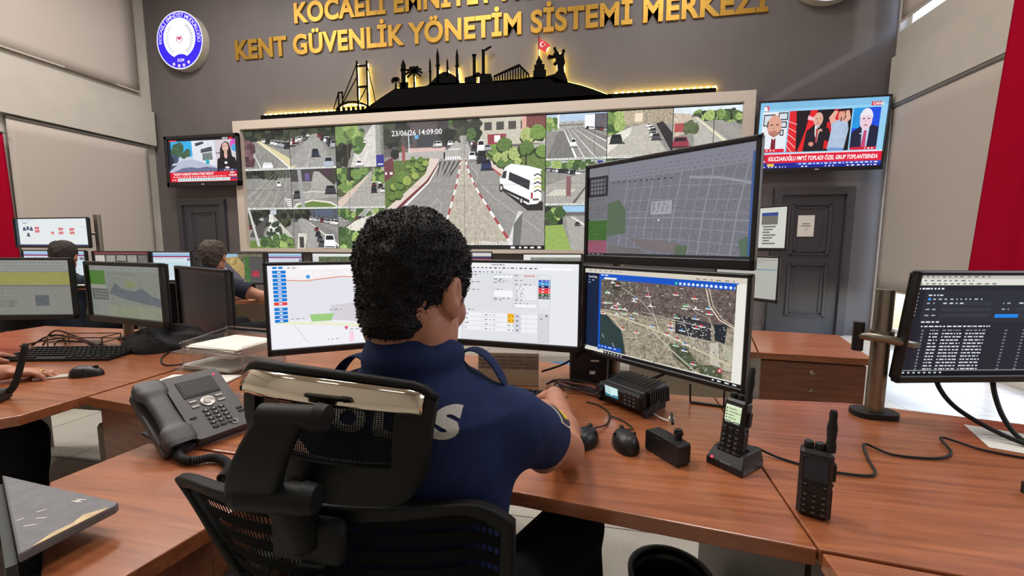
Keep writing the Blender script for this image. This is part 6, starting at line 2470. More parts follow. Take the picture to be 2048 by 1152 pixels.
class Vol:
    def __init__(s, lo, hi, h):
        s.lo = np.asarray(lo, np.float32)
        s.h = h
        n = np.ceil((np.asarray(hi) - np.asarray(lo)) / h).astype(int) + 2
        s.n = n
        s.d = np.full(n, .06, np.float32)

    def win(s, lo, hi):
        a = np.maximum(np.floor((np.asarray(lo) - s.lo) / s.h).astype(int), 0)
        b = np.minimum(np.ceil((np.asarray(hi) - s.lo) / s.h).astype(int) + 1, s.n)
        if (b <= a).any():
            return None, None
        sl = tuple(slice(x, y) for x, y in zip(a, b))
        ax = [s.lo[i] + s.h * np.arange(a[i], b[i], dtype=np.float32) for i in range(3)]
        return sl, (ax[0][:, None, None], ax[1][None, :, None], ax[2][None, None, :])

    def add(s, fn, lo, hi, k=.02, op='add'):
        pad = max(k, .008) + 2 * s.h
        sl, X = s.win(np.asarray(lo) - pad, np.asarray(hi) + pad)
        if sl is None:
            return s
        D = fn(*X).astype(np.float32)
        c = s.d[sl]
        if op == 'add':
            m = np.clip(.5 + .5 * (c - D) / k, 0, 1)
            s.d[sl] = c * (1 - m) + D * m - k * m * (1 - m)
        else:   # cut away
            D = -D
            m = np.clip(.5 - .5 * (c - D) / k, 0, 1)
            s.d[sl] = c * (1 - m) + D * m + k * m * (1 - m)
        return s

    def ell(s, c, r, rot=None, k=.02, op='add'):
        c = np.asarray(c, float)
        r = np.asarray(r, float)
        M = np.eye(3) if rot is None else np.asarray(rot, float)   # rows: local axes

        def fn(X, Y, Z):
            x, y, z = X - c[0], Y - c[1], Z - c[2]
            q = [M[i][0] * x + M[i][1] * y + M[i][2] * z for i in range(3)]
            k0 = np.sqrt(sum((q[i] / r[i]) ** 2 for i in range(3)))
            k1 = np.sqrt(sum((q[i] / r[i] ** 2) ** 2 for i in range(3))) + 1e-6
            return k0 * (k0 - 1) / k1
        e = np.sqrt(((M * r[:, None]) ** 2).sum(0))
        return s.add(fn, c - e, c + e, k, op)

    def cap(s, a, b, ra, rb, k=.02, op='add'):
        a, b = np.asarray(a, float), np.asarray(b, float)
        d = b - a
        L = d @ d

        def fn(X, Y, Z):
            t = np.clip(((X - a[0]) * d[0] + (Y - a[1]) * d[1] + (Z - a[2]) * d[2]) / L, 0, 1)
            return np.sqrt((X - a[0] - t * d[0]) ** 2 + (Y - a[1] - t * d[1]) ** 2 + (Z - a[2] - t * d[2]) ** 2) - (ra + (rb - ra) * t)
        R_ = max(ra, rb)
        return s.add(fn, np.minimum(a, b) - R_, np.maximum(a, b) + R_, k, op)

    def loft(s, sec, yaw=0.0, k=.02, p=2.3):
        """sec rows: z, cx, cy, rx, ry"""
        S = np.asarray(sec, float)
        zz = S[:, 0]
        c, n = math.cos(yaw), math.sin(yaw)

        def fn(X, Y, Z):
            g = lambda i: np.interp(Z, zz, S[:, i])
            cx, cy, rx, ry = g(1), g(2), g(3), g(4)
            x, y = X - cx, Y - cy
            u, v = c * x + n * y, -n * x + c * y
            d = ((np.abs(u) / rx) ** p + (np.abs(v) / ry) ** p) ** (1 / p)
            D = (d - 1) * np.minimum(rx, ry)
            return np.maximum(D, np.maximum(zz[0] - Z, Z - zz[-1]))
        m = S[:, 3:5].max()
        return s.add(fn, (S[:, 1].min() - m, S[:, 2].min() - m, zz[0]), (S[:, 1].max() + m, S[:, 2].max() + m, zz[-1]), k)

    def plane(s, p, n, k=.004, lo=None, hi=None):
        """cut away everything on the side the normal points to"""
        p, n = np.asarray(p, float), unit(n)
        lo = s.lo if lo is None else lo
        hi = s.lo + s.h * s.n if hi is None else hi
        return s.add(lambda X, Y, Z: -((X - p[0]) * n[0] + (Y - p[1]) * n[1] + (Z - p[2]) * n[2]), lo, hi, k, 'cut')

    def ripple(s, fn):
        ax = [s.lo[i] + s.h * np.arange(s.n[i], dtype=np.float32) for i in range(3)]
        s.d += fn(ax[0][:, None, None], ax[1][None, :, None], ax[2][None, None, :]).astype(np.float32)
        return s

    def mesh(s):
        d = s.d
        ins = d < 0
        nx, ny, nz = s.n
        # cells with a sign change
        cs = np.zeros((nx - 1, ny - 1, nz - 1), np.int8)
        for a in (0, 1):
            for b in (0, 1):
                for c in (0, 1):
                    cs += ins[a:nx - 1 + a, b:ny - 1 + b, c:nz - 1 + c]
        I, J, K = np.nonzero((cs > 0) & (cs < 8))
        idx = np.full((nx - 1, ny - 1, nz - 1), -1, np.int32)
        idx[I, J, K] = np.arange(len(I))
        acc = np.zeros((len(I), 3))
        cnt = np.zeros(len(I))
        cor = [(a, b, c) for a in (0, 1) for b in (0, 1) for c in (0, 1)]
        for a in cor:
            for ax in range(3):
                if a[ax]:
                    continue
                b = list(a)
                b[ax] = 1
                da = d[I + a[0], J + a[1], K + a[2]]
                db = d[I + b[0], J + b[1], K + b[2]]
                m = (da < 0) != (db < 0)
                t = np.where(m, da / np.where(m, da - db, 1), 0)
                p = np.stack([np.full(len(I), float(v)) for v in a], 1)
                p[:, ax] += t
                acc += p * m[:, None]
                cnt += m
        V = (np.stack([I, J, K], 1) + acc / cnt[:, None]) * s.h + s.lo
        F = []
        for ax in range(3):
            sh = [slice(1, -1)] * 3
            a_ = [slice(1, -1)] * 3
            a_[ax] = slice(0, -1)
            b_ = [slice(1, -1)] * 3
            b_[ax] = slice(1, None)
            A, B = ins[tuple(a_)], ins[tuple(b_)]
            P = np.stack(np.nonzero(A != B), 1)
            if not len(P):
                continue
            fl = A[P[:, 0], P[:, 1], P[:, 2]]
            off = np.ones(3, int)
            off[ax] = 0
            P = P + off
            u, v = [(1, 2), (2, 0), (0, 1)][ax]
            q = []
            for du, dv in ((-1, -1), (0, -1), (0, 0), (-1, 0)):
                e = P.copy()
                e[:, u] += du
                e[:, v] += dv
                q.append(idx[e[:, 0], e[:, 1], e[:, 2]])
            q = np.stack(q, 1)
            q[~fl] = q[~fl][:, ::-1]
            F.append(q)
        F = np.concatenate(F)
        F = F[(F >= 0).all(1)]
        return V, F

    def build(s, name, m, parent, org):
        V, F = s.mesh()
        me = bpy.data.meshes.new(name)
        me.vertices.add(len(V))
        me.vertices.foreach_set('co', (V - np.asarray(org)).astype(np.float32).ravel())
        me.loops.add(len(F) * 4)
        me.loops.foreach_set('vertex_index', F.astype(np.int32).ravel())
        me.polygons.add(len(F))
        me.polygons.foreach_set('loop_start', np.arange(0, len(F) * 4, 4, dtype=np.int32))
        me.update(calc_edges=True)
        me.validate()
        me.polygons.foreach_set('use_smooth', [True] * len(me.polygons))
        me.materials.append(m)
        o = bpy.data.objects.new(name, me)
        COL.objects.link(o)
        o.parent = parent
        return o


def hand(V, w, d, n, side, curl=.5, spread=.12):
    """w wrist, d direction of the fingers, n back of the hand, side towards the thumb"""
    w, d, n = np.asarray(w, float), unit(d), unit(n)
    n = unit(n - d * (n @ d))
    t = unit(np.cross(d, n)) * side
    rot = np.stack([t, d, n])
    V.ell(w + d * .05, (.041, .054, .0155), rot, .012)
    V.ell(w + d * .035 + t * .022 - n * .006, (.019, .032, .016), rot, .012)
    for off, L, base in ((.029, .072, .088), (.010, .080, .093), (-.010, .075, .091), (-.028, .058, .084)):
        p = w + d * base * .88 + t * off
        yaw = off / .03 * spread
        dd = unit(d + t * yaw)
        ang = curl * .35
        r = .0088
        for fr, da in ((.46, curl * .75), (.30, curl * .7), (.24, .2)):
            v = dd * math.cos(ang) - n * math.sin(ang)
            q = p + v * L * fr
            V.cap(p, q, r, r * .92, .005)
            p, r = q, r * .92
            ang += da
    p = w + d * .022 + t * .030 - n * .006
    v = unit(d * .72 + t * .66 - n * .25)
    q = p + v * .045
    V.cap(p, q, .0125, .0105, .008)
    v = unit(d * .93 + t * .25 - n * .3)
    V.cap(q, q + v * .032, .0105, .0085, .005)


def axes(yaw, pitch=0.0, roll=0.0):
    """right, forward, up of a head turned right by yaw and bent down by pitch"""
    f = np.array([math.sin(yaw) * math.cos(pitch), math.cos(yaw) * math.cos(pitch), -math.sin(pitch)])
    r = np.array([math.cos(yaw), -math.sin(yaw), 0.0])
    u = np.cross(r, f)
    if roll:
        r, u = r * math.cos(roll) + u * math.sin(roll), u * math.cos(roll) - r * math.sin(roll)
    return r, f, u


def head(V, H, r, f, u, s=1.0, k=.018):
    P = lambda a, b, c: np.asarray(H) + s * (r * a + f * b + u * c)
    rot = np.stack([r, f, u])
    E = lambda a, b, c, rx, ry, rz, kk=k: V.ell(P(a, b, c), (rx * s, ry * s, rz * s), rot, kk)
    E(0, -.012, .012, .0705, .090, .087)
    E(0, .022, .0, .064, .070, .085)
    E(0, .035, -.058, .056, .052, .062)
    E(0, .062, -.098, .030, .026, .022)
    E(0, .078, .022, .052, .014, .012, .014)          # brow
    for sd in (-1, 1):
        E(sd * .038, .062, -.030, .022, .022, .022, .014)    # cheek
        E(sd * .031, .0765, .004, .0125, .0105, .0095, .003)    # eye
        E(sd * .031, .079, .0115, .016, .007, .004, .004)       # upper lid
        E(sd * .058, .0, -.068, .016, .040, .034, .02)       # jaw angle
        E(sd * .012, .098, -.036, .009, .009, .007, .006)
    V.cap(P(0, .088, .012), P(0, .110, -.032), .007 * s, .0115 * s, .01)
    E(0, .091, -.064, .024, .008, .0055, .005)        # lips
    E(0, .089, -.074, .021, .008, .006, .005)
    for sd in (-1, 1):       # ears: rim, lobe, hollow
        er = np.stack([unit(r * sd + f * -.45), unit(f + r * sd * .45), u])
        V.ell(P(sd * .079, -.012, -.008), (.0085 * s, .018 * s, .031 * s), er, .006)
        V.ell(P(sd * .077, -.002, -.034), (.007 * s, .010 * s, .011 * s), er, .006)
        V.ell(P(sd * .089, -.006, -.003), (.006 * s, .009 * s, .018 * s), er, .003, 'cut')


def fold_noise(seed, amp):
    g = np.random.RandomState(seed)
    K = g.normal(size=(9, 3)) * np.array([16, 16, 26])
    ph = g.uniform(0, 6.28, 9)

    def fn(X, Y, Z):
        out = 0
        for kk, p in zip(K, ph):
            out = out + np.sin(kk[0] * X + kk[1] * Y + kk[2] * Z + p + .8 * np.sin(9 * X + 7 * Z))
        return amp * out / 3
    return fn


def person(label, J, shirt_m, trous_m, hair_m, skin_m, h=.005, hairh=.005, sleeve=.62, hair_cut=.0, fold=.0022, seed=1):
    """J: joints in metres; J['yaw'] body heading (0 = towards the back wall)"""
    root = thing('person', label, 'person', (J['pelvis'][0], J['pelvis'][1], J.get('floor', 0.0)))
    org = np.array([J['pelvis'][0], J['pelvis'][1], J.get('floor', 0.0)])
    A = {k: np.asarray(v, float) for k, v in J.items() if isinstance(v, (tuple, list, np.ndarray)) and len(v) == 3 and k != 'head_turn' and not k.startswith('hd_')}
    yaw = J['yaw']
    r, f, u = axes(*J['head_turn'])
    H = A['head']
    hs = J.get('head_size', 1.0)
    pts = np.array(list(A.values()))
    lo, hi = pts.min(0) - .2, pts.max(0) + .2
    hands = [A['wr'] + unit(J['hd_r'][0]) * .2, A['wl'] + unit(J['hd_l'][0]) * .2]
    lo = np.minimum(lo, np.min(hands, 0) - .03)
    hi = np.maximum(hi, np.max(hands, 0) + .03)
    lo[2] = max(lo[2], org[2] - .01)
    V = Vol(lo, hi, h)
    pel, che, nek = A['pelvis'], A['chest'], A['neck']
    mid = (pel + che) / 2
    br = np.array([math.cos(yaw), -math.sin(yaw), 0.0])
    bf = np.array([math.sin(yaw), math.cos(yaw), 0.0])
    rot = np.stack([br, bf, [0, 0, 1]])
    hw = np.linalg.norm(A['sr'] - A['sl']) / 2
    V.ell(pel, (hw * .80, .09, .10), rot, .03).ell(mid, (hw * .70, .072, .16), rot, .03).ell(che - [0, 0, .05], (hw * .78, .076, .15), rot, .03)
    V.cap(A['sl'] - [0, 0, .012], A['sr'] - [0, 0, .012], .048, .048, .04)
    V.cap(che + [0, 0, .05], nek, .07, .058, .03).cap(nek, H - u * .045 * hs - f * .02, .056, .056, .02)
    head(V, H, r, f, u, hs)
    for sx in ('r', 'l'):
        S, E, W_ = A['s' + sx], A['e' + sx], A['w' + sx]
        V.cap(S, E, .043, .039, .02)
        m1 = S + (E - S) * .45
        V.ell(m1, (.043, .043, .07), None, .03)
        m2 = E + (W_ - E) * .3
        V.cap(E, m2, .039, .042, .015).cap(m2, W_, .042, .027, .015)
        hd = J['hd_' + sx]
        hand(V, W_, hd[0], hd[1], (-1 if sx == 'r' else 1) * J.get('flip', 1), hd[2])
        hp, kn, an = A['h' + sx], A['k' + sx], A['a' + sx]
        V.cap(hp, kn, .078, .054, .03).cap(kn, an, .055, .036, .02)
        V.cap(an - [0, 0, .03], an + bf * .15 - [0, 0, .045], .035, .03, .02)
    body = V.build('body', skin_m, root, org)
    # --- shirt
    lo2 = np.min([A[k] for k in ('sl', 'sr', 'el', 'er', 'pelvis', 'neck')], 0) - .16
    hi2 = np.max([A[k] for k in ('sl', 'sr', 'el', 'er', 'pelvis', 'neck')], 0) + .16
    T = Vol(lo2, hi2, min(h, .0055))
    z0, z1 = pel[2] - .02, nek[2]
    L = lambda t: pel + (che - pel) * t
    sec = []
    for t, wx, wy in ((-.05, .98, .122), (.25, .96, .124), (.5, .99, .122), (.75, 1.0, .120), (1.0, 1.02, .114)):
        c = L(t)
        sec.append((c[2], c[0], c[1], hw * wx, wy))
    top = A['sr'][2] * .5 + A['sl'][2] * .5
    c = che + (nek - che) * .45
    sec += [(top + .036, c[0], c[1] - .008, hw * .98, .106), (top + .070, c[0], c[1] - .006, hw * .70, .094), (nek[2] - .012, nek[0], nek[1], .088, .080), (nek[2] + .006, nek[0], nek[1], .070, .070)]
    sec = sorted(sec)
    T.loft(sec, -yaw, .02, 2.35)
    ends = []
    for sx in ('r', 'l'):
        S, E = A['s' + sx], A['e' + sx]
        P = S + (E - S) * sleeve
        sl = J.get('sleeve_r', .062)
        T.cap(S - [0, 0, .004], P + (E - S) * .12, sl, sl * 1.08, .045)
        ends.append((P, unit(E - S)))
    T.ripple(fold_noise(seed, fold))
    for P, d in ends:
        b = np.array([.13, .13, .13])
        T.plane(P, d, .003, P - b, P + b)
        T.cap(P - d * .03, P + d * .05, sl * .98 - .006, sl * 1.02, .004, 'cut')
    # collar
    cn = nek + np.array([0, 0, .0])
    cu = unit(H - u * .04 - nek)

    def collar(X, Y, Z):
        x, y, z = X - cn[0], Y - cn[1], Z - cn[2]
        t = x * cu[0] + y * cu[1] + z * cu[2]
        rad = np.sqrt(np.maximum((x - t * cu[0]) ** 2 + (y - t * cu[1]) ** 2 + (z - t * cu[2]) ** 2, 0))
        fr = (x * bf[0] + y * bf[1])
        rr = .070 - .10 * t + .004 * np.sin(t * 90)
        topc = .040 - .03 * np.clip(fr / .07, -.3, 1)
        return np.maximum(np.abs(rad - rr) - .0055, np.maximum(t - topc, -.03 - t))
    T.add(collar, cn - .09, cn + .09, .006)
    if J.get('collar_cut', True):
        T.cap(nek - cu * .02, nek + cu * .12, .050, .058, .004, 'cut')
    sh = T.build('shirt', shirt_m, root, org)
    # --- trousers
    lo3 = np.min([A[k] for k in ('pelvis', 'kl', 'kr', 'al', 'ar')], 0) - .16
    hi3 = np.max([A[k] for k in ('pelvis', 'kl', 'kr', 'al', 'ar')], 0) + .16
    lo3[2] = org[2] + .0
    hi3[2] = pel[2] + .1
    Q = Vol(lo3, hi3, max(h, .007))
    Q.ell(pel - [0, 0, .01], (hw * .98, .118, .10), rot, .04)
    for sx in ('r', 'l'):
        hp, kn, an = A['h' + sx], A['k' + sx], A['a' + sx]
        Q.cap(hp, kn, .09, .070, .04).cap(kn, an + [0, 0, .02], .070, .056, .03)
    Q.ripple(fold_noise(seed + 5, .003))
    Q.build('trousers', trous_m, root, org)
    for sx in ('r', 'l'):
        an = A['a' + sx]
        B = Vol(an - [.2, .2, .12], an + [.2, .2, .1], .006)
        B.cap(an - [0, 0, .035], an + bf * .14 - [0, 0, .048], .045, .038, .02).cap(an, an - [0, 0, .04], .042, .045, .02)
        B.plane((0, 0, org[2] + .004), (0, 0, -1), .003)
        B.build('shoe', M_RUBBER, root, org)
    # --- hair
    m = .13 * hs
    G = Vol(H - m, H + m, hairh)
    PH = lambda a, b, c: H + hs * (r * a + f * b + u * c)
    hr = np.stack([r, f, u])
    th = J.get('hair', .014)
    G.ell(PH(0, -.012, .018), ((.0715 + th * .7) * hs, (.091 + th) * hs, (.093 + th * 1.4) * hs), hr, .02)
    for sd in (-1, 1):
        G.ell(PH(sd * .030, -.02, .052), (.046 * hs, .070 * hs, (.054 + th * 1.6) * hs), hr, .03)
    G.ell(PH(0, .01, .045), ((.062 + th) * hs, (.075 + th) * hs, (.052 + th * 1.4) * hs), hr, .03)
    G.ell(PH(0, -.040, -.050), (.053 * hs, .052 * hs, .058 * hs), hr, .025)
    gs = np.random.RandomState(seed + 9)
    KK = gs.normal(size=(14, 3)) * 150
    PP = gs.uniform(0, 6.28, 14)
    K2 = gs.normal(size=(6, 3)) * 45

    def curls(X, Y, Z):
        o = 0
        for kk, p in zip(KK, PP):
            o = o + np.sin(kk[0] * X + kk[1] * Y + kk[2] * Z + p)
        q = 0
        for kk, p in zip(K2, PP):
            q = q + np.sin(kk[0] * X + kk[1] * Y + kk[2] * Z + p)
        return J.get('curl', .0010) * o + .0009 * q
    G.ripple(curls)
    for sd in (-1, 1):
        ey = MB().ball(tuple(H + hs * (r * sd * .031 + f * .0775 + u * .004)), .0112 * hs).build('eye', M_EYE, root, True, tuple(org))
        MB().ball(tuple(H + hs * (r * sd * .031 + f * .0855 + u * .004)), .0046 * hs).build('iris', M_IRIS, ey, True, tuple(org))
        MB().tube([Vector(H + hs * (r * sd * a + f * b + u * c)) for a, b, c in ((.012, .094, .024), (.030, .092, .029), (.050, .080, .024))], lambda t: .0038 * hs * (1.1 - .6 * t), 8, 5).build('eyebrow', hair_m, root, True, tuple(org))
    # face opening: everything in front of the ears below the hairline
    G.ell(PH(0, .125, -.045), (.085 * hs, .085 * hs, .105 * hs), hr, .006, 'cut')
    for sd in (-1, 1):
        G.ell(PH(sd * .085, -.004, -.028), (.024 * hs, .026 * hs, .042 * hs), hr, .004, 'cut')
        G.ell(PH(sd * .09, .02, -.085), (.05 * hs, .066 * hs, .050 * hs), hr, .004, 'cut')
    G.plane(PH(0, -.06, -.085 + hair_cut), -u * 1.0 + f * .1, .008)
    ho = G.build('hair', hair_m, root, org)
    nt = J.get('tufts', 0)
    if nt:
        me = ho.data
        rs = np.random.RandomState(seed + 3)
        pc = rs.choice(len(me.polygons), nt)
        tv, tf = [], []
        for q in pc:
            P_ = me.polygons[int(q)]
            c, nr = np.array(P_.center), np.array(P_.normal)
            if ((c + org - H) @ u) < -.045 * hs and rs.rand() < .6:
                continue
            g = unit(rs.normal(size=3) + nr * .7 - u * .45)
            t1 = unit(np.cross(nr, g) + 1e-6)
            ln = rs.uniform(.002, .0050) * (.6 if ((c + org - H) @ u) < -.02 else 1)
            w = .0009
            mid = c + g * ln * .5 + nr * .0022
            tip = c + g * ln + nr * .001 - u * .001 + t1 * ln * rs.uniform(-.4, .4)
            b0 = len(tv)
            tv += [c - t1 * w, c + t1 * w, mid + t1 * w * .8, mid - t1 * w * .8, tip]
            tf += [(b0, b0 + 1, b0 + 2, b0 + 3), (b0 + 3, b0 + 2, b0 + 4)]
        n0 = len(me.vertices)
        m2 = bpy.data.meshes.new('hair')
        ov = [tuple(v.co) for v in me.vertices]
        of = [tuple(p.vertices) for p in me.polygons]
        m2.from_pydata(ov + [tuple(p) for p in tv], [], of + [tuple(i + n0 for i in f_) for f_ in tf])
        m2.polygons.foreach_set('use_smooth', [True] * len(m2.polygons))
        m2.materials.append(hair_m)
        ho.data = m2
    return root, body, sh, org


M_EYE = mat('eye_white', (214, 206, 200), .25)
M_IRIS = mat('dark_iris', (40, 26, 20), .2)
M_NAVY = mat('navy_shirt', (29, 42, 80), .85, noise=.12, nsc=60, bump=.35, bsc=700, spec=.2)
M_NAVY2 = mat('dark_navy_shirt', (36, 40, 52), .85, noise=.1, nsc=50, bump=.3, bsc=500, spec=.2)
M_TROU = mat('black_trousers', (20, 20, 24), .85, bump=.3, bsc=500, spec=.2)
M_HAIR = mat('black_hair', (15, 13, 12), .55, noise=.35, nsc=220, bump=.9, bsc=260, spec=.35)
M_HAIRG = mat('greying_hair', (78, 66, 58), .6, noise=.4, nsc=240, bump=.8, bsc=260, spec=.3)
M_HAIRB = mat('brown_hair', (48, 40, 36), .6, noise=.4, nsc=240, bump=.8, bsc=260, spec=.3)

# --- the officer in the middle
off = dict(pelvis=(-.30, .60, .53), chest=(-.278, .605, .93), neck=(-.266, .590, 1.078), head=(-.268, .605, 1.194), head_turn=(R(13), R(15), 0), yaw=R(4),
           sr=(-.112, .628, .985), er=(-.050, .905, .802), wr=(-.098, 1.165, .828), sl=(-.435, .612, .985), el=(-.515, .86, .815), wl=(-.40, 1.12, .825),
           hd_r=((-.12, 1, -.34), (.0, .3, 1), .75), hd_l=((.25, 1, -.30), (0, .3, 1), .75),
           hr=(-.21, .64, .54), kr=(-.03, .99, .565), ar=(.0, 1.0, .09), hl=(-.39, .64, .54), kl=(-.50, 1.0, .56), al=(-.50, 1.02, .09),
           hair=.005, curl=.0004, tufts=11000, sleeve_r=.053, head_size=.95)
O, body, shirt, org = person('seated officer in navy shirt with POLIS letters, seen from behind in front of the monitors', off, M_NAVY, M_TROU, M_HAIR, M_SKIN, h=.004, hairh=.0025, sleeve=.43, seed=4, fold=.0034)

# lettering, straps and arm badge lie on the shirt
dg = bpy.context.evaluated_depsgraph_get()
V_ = [v.co.copy() + Vector(org) for v in shirt.data.vertices]
bv = BVHTree.FromPolygons(V_, [tuple(p.vertices) for p in shirt.data.polygons])
M_LET = mat('grey_reflective_print', (182, 178, 172), .6, noise=.08, nsc=300, bump=.2, bsc=800)


def drape(name, polys, m, off_, inset=.0022, sub=3, th=.0012):
    """lays flat polygons (given as points in front of the back) on the shirt"""
    bm = bmesh.new()
    for p in polys:
        bm.faces.new([bm.verts.new(q) for q in p])
    bmesh.ops.remove_doubles(bm, verts=bm.verts, dist=1e-5)
    bmesh.ops.triangulate(bm, faces=bm.faces)
    for _ in range(sub):
        es = [e for e in bm.edges if e.calc_length() > .006]
        if es:
            bmesh.ops.subdivide_edges(bm, edges=es, cuts=1)
            bmesh.ops.triangulate(bm, faces=[f for f in bm.faces if len(f.verts) > 3])
    for v in bm.verts:
        hit = bv.ray_cast(v.co, off_)
        if not hit[0]:
            hit = bv.find_nearest(v.co)
        if hit[0]:
            v.co = hit[0] - Vector(off_).normalized() * inset
    for v in bm.verts:
        v.co -= Vector(org)
    me = bpy.data.meshes.new(name)
    bm.to_mesh(me)
    bm.free()
    me.materials.append(m)
    o = bpy.data.objects.new(name, me)
    COL.objects.link(o)
    md = o.modifiers.new('thickness', 'SOLIDIFY')
    md.thickness = th
    return o


glyphs('POLİS', .06, 4)
polys = []
for c, cx in (('P', -.108), ('O', -.048), ('L', .010), ('İ', .050), ('S', .089)):
    vs, fs, w = _gl[(c, .06, 4, 0.0)]
    x0 = min(v.x for v in vs)
    x1 = max(v.x for v in vs)
    for f_ in fs:
        polys.append([(-.272 + cx + (vs[i].x - (x0 + x1) / 2) * .066, .30, 1.014 + vs[i].y * .031 / CAP) for i in f_])
o = drape('back_lettering', polys, M_LET, (0, 1, 0))
o.parent = O

# shoulder straps standing up as loops
for nm, pts in (('shoulder_strap', [(-.212, .600, 1.072), (-.205, .612, 1.090), (-.190, .622, 1.102), (-.172, .628, 1.098), (-.155, .632, 1.082), (-.142, .635, 1.060), (-.130, .634, 1.038)]),
                ('shoulder_strap', [(-.335, .585, 1.072), (-.345, .588, 1.088), (-.362, .590, 1.092), (-.382, .594, 1.082), (-.40, .598, 1.062), (-.415, .602, 1.04)])):
    b = MB()
    P = [Vector(p) for p in pts]
    q = []
    for p in P:
        q.append((p + Vector((0, -.018, 0)), p + Vector((0, .024, -.004))))
    vs = [x for a in q for x in a]
    fs = [(2 * i, 2 * i + 1, 2 * i + 3, 2 * i + 2) for i in range(len(P) - 1)]
    o = b.add(vs, fs).build(nm, M_NAVY, O, smooth=True, org=tuple(org))
    md = o.modifiers.new('thickness', 'SOLIDIFY')
    md.thickness = .006
    md.offset = 0
    md = o.modifiers.new('round', 'SUBSURF')
    md.levels = md.render_levels = 2

# arm badge on the right sleeve
S_, E_ = np.array(off['sr']), np.array(off['er'])
ad = unit(E_ - S_)
up = unit(np.array([.72, .0, .70]) - ad * (np.array([.72, 0, .7]) @ ad))
sd = np.cross(ad, up)


def badge(scale, th, m, nm, lift):
    """shield outline wrapped on the sleeve"""
    o2 = [(-1, -.9), (1, -.9), (1.05, .3), (.7, .8), (0, 1.15), (-.7, .8), (-1.05, .3)]
    polys = []
    n = 10
    bm = bmesh.new()
    pts = []
    for x, y in o2:
        t = .115 + y * .036 * scale
        a = x * .40 * scale
        dirv = up * math.cos(a) + sd * math.sin(a)
        pts.append(Vector(S_ + ad * t + dirv * .16))
    bm.faces.new([bm.verts.new(p) for p in pts])
    bmesh.ops.triangulate(bm, faces=bm.faces)
    for _ in range(4):
        es = [e for e in bm.edges if e.calc_length() > .006]
        if es:
            bmesh.ops.subdivide_edges(bm, edges=es, cuts=1)
            bmesh.ops.triangulate(bm, faces=[f for f in bm.faces if len(f.verts) > 3])
    for v in bm.verts:
        p = np.array(v.co)
        t = (p - S_) @ ad
        foot = S_ + ad * t
        dv = Vector(foot - p).normalized()
        hit = bv.ray_cast(v.co, dv)
        if not hit[0] or (hit[0] - Vector(foot)).length > .085:
            hit = bv.find_nearest(Vector(foot) - dv * .055)
        v.co = hit[0] - dv * lift
        v.co -= Vector(org)
    me = bpy.data.meshes.new(nm)
    bm.to_mesh(me)
    bm.free()
    me.materials.append(m)
    o = bpy.data.objects.new(nm, me)
    COL.objects.link(o)
    md = o.modifiers.new('thickness', 'SOLIDIFY')
    md.thickness = th
    return o


o1 = badge(1.0, .002, mat('badge_white_edge', (214, 210, 200), .7), 'arm_badge', .002)
o1.parent = O
o2 = badge(.86, .002, mat('badge_dark_blue', (34, 40, 66), .7, noise=.4, nsc=200), 'badge_field', .0034)
o2.parent = o1
o3 = badge(.45, .002, mat('badge_yellow', (220, 184, 50), .6, noise=.5, nsc=120), 'badge_emblem', .0046)
o3.parent = o1
# wrist watch
wm = (np.array(off['wr']) * .9 + np.array(off['er']) * .1)

# --- man at the left edge: mostly outside the picture, his hand with a ring is in view
left = dict(pelvis=(-2.42, .66, .53), chest=(-2.40, .70, .93), neck=(-2.39, .715, 1.08), head=(-2.39, .745, 1.215), head_turn=(R(-5), R(8), 0), yaw=R(6),
            sr=(-2.21, .72, .985), er=(-2.17, .94, .815), wr=(-2.115, 1.125, .785), sl=(-2.58, .74, .985), el=(-2.66, .98, .82), wl=(-2.52, 1.24, .80),
            hd_r=((.85, .55, -.10), (-.1, .1, 1), .55), hd_l=((.2, 1, -.25), (0, .3, 1), .7),
            hr=(-2.33, .70, .54), kr=(-2.05, 1.10, .55), ar=(-1.98, 1.06, .09), hl=(-2.51, .70, .54), kl=(-2.55, 1.12, .55), al=(-2.55, 1.10, .09), hair=.012)
P1, b1, s1, og1 = person('person at the left edge of whom only the hand with a gold ring shows', left, M_NAVY2, M_TROU, M_HAIR, M_SKIN, h=.005, seed=12)
wv, dv, nv = np.array(left['wr']), unit(left['hd_r'][0]), unit(left['hd_r'][1])
nv = unit(nv - dv * (nv @ dv))
tv = -np.cross(dv, nv)
rp = wv + dv * .10 - tv * .010 - nv * .003
MB().tube([Vector(rp + (tv * math.cos(a) + nv * math.sin(a)) * .0098) for a in [i * PI / 10 for i in range(21)]], .0018, 8, 1).ball(tuple(rp + nv * .0115), (.004, .004, .003)).build('ring', mat('gold_ring', (220, 180, 90), .2, 1.0), P1, org=tuple(og1), smooth=True)

# --- two men of the back row
m2 = dict(pelvis=(-4.30, 2.62, .53), chest=(-4.30, 2.66, .88), neck=(-4.31, 2.68, 1.02), head=(-4.32, 2.72, 1.145), head_turn=(R(-42), R(10), 0), yaw=R(-6),
          sr=(-4.12, 2.70, .93), er=(-4.07, 2.92, .80), wr=(-4.17, 3.12, .80), sl=(-4.49, 2.66, .93), el=(-4.56, 2.86, .80), wl=(-4.46, 3.08, .80),
          hd_r=((-.1, 1, -.2), (0, .2, 1), .6), hd_l=((.1, 1, -.2), (0, .2, 1), .6),
          hr=(-4.21, 2.66, .54), kr=(-4.17, 3.04, .55), ar=(-4.16, 3.02, .09), hl=(-4.39, 2.66, .54), kl=(-4.45, 3.0, .55), al=(-4.46, 2.98, .09), hair=.010, curl=.0006)
person('man of the back row whose dark brown hair shows above the yellow banner monitor', m2, M_NAVY2, M_TROU, M_HAIRB, M_SKIN, h=.008, hairh=.005, seed=21)
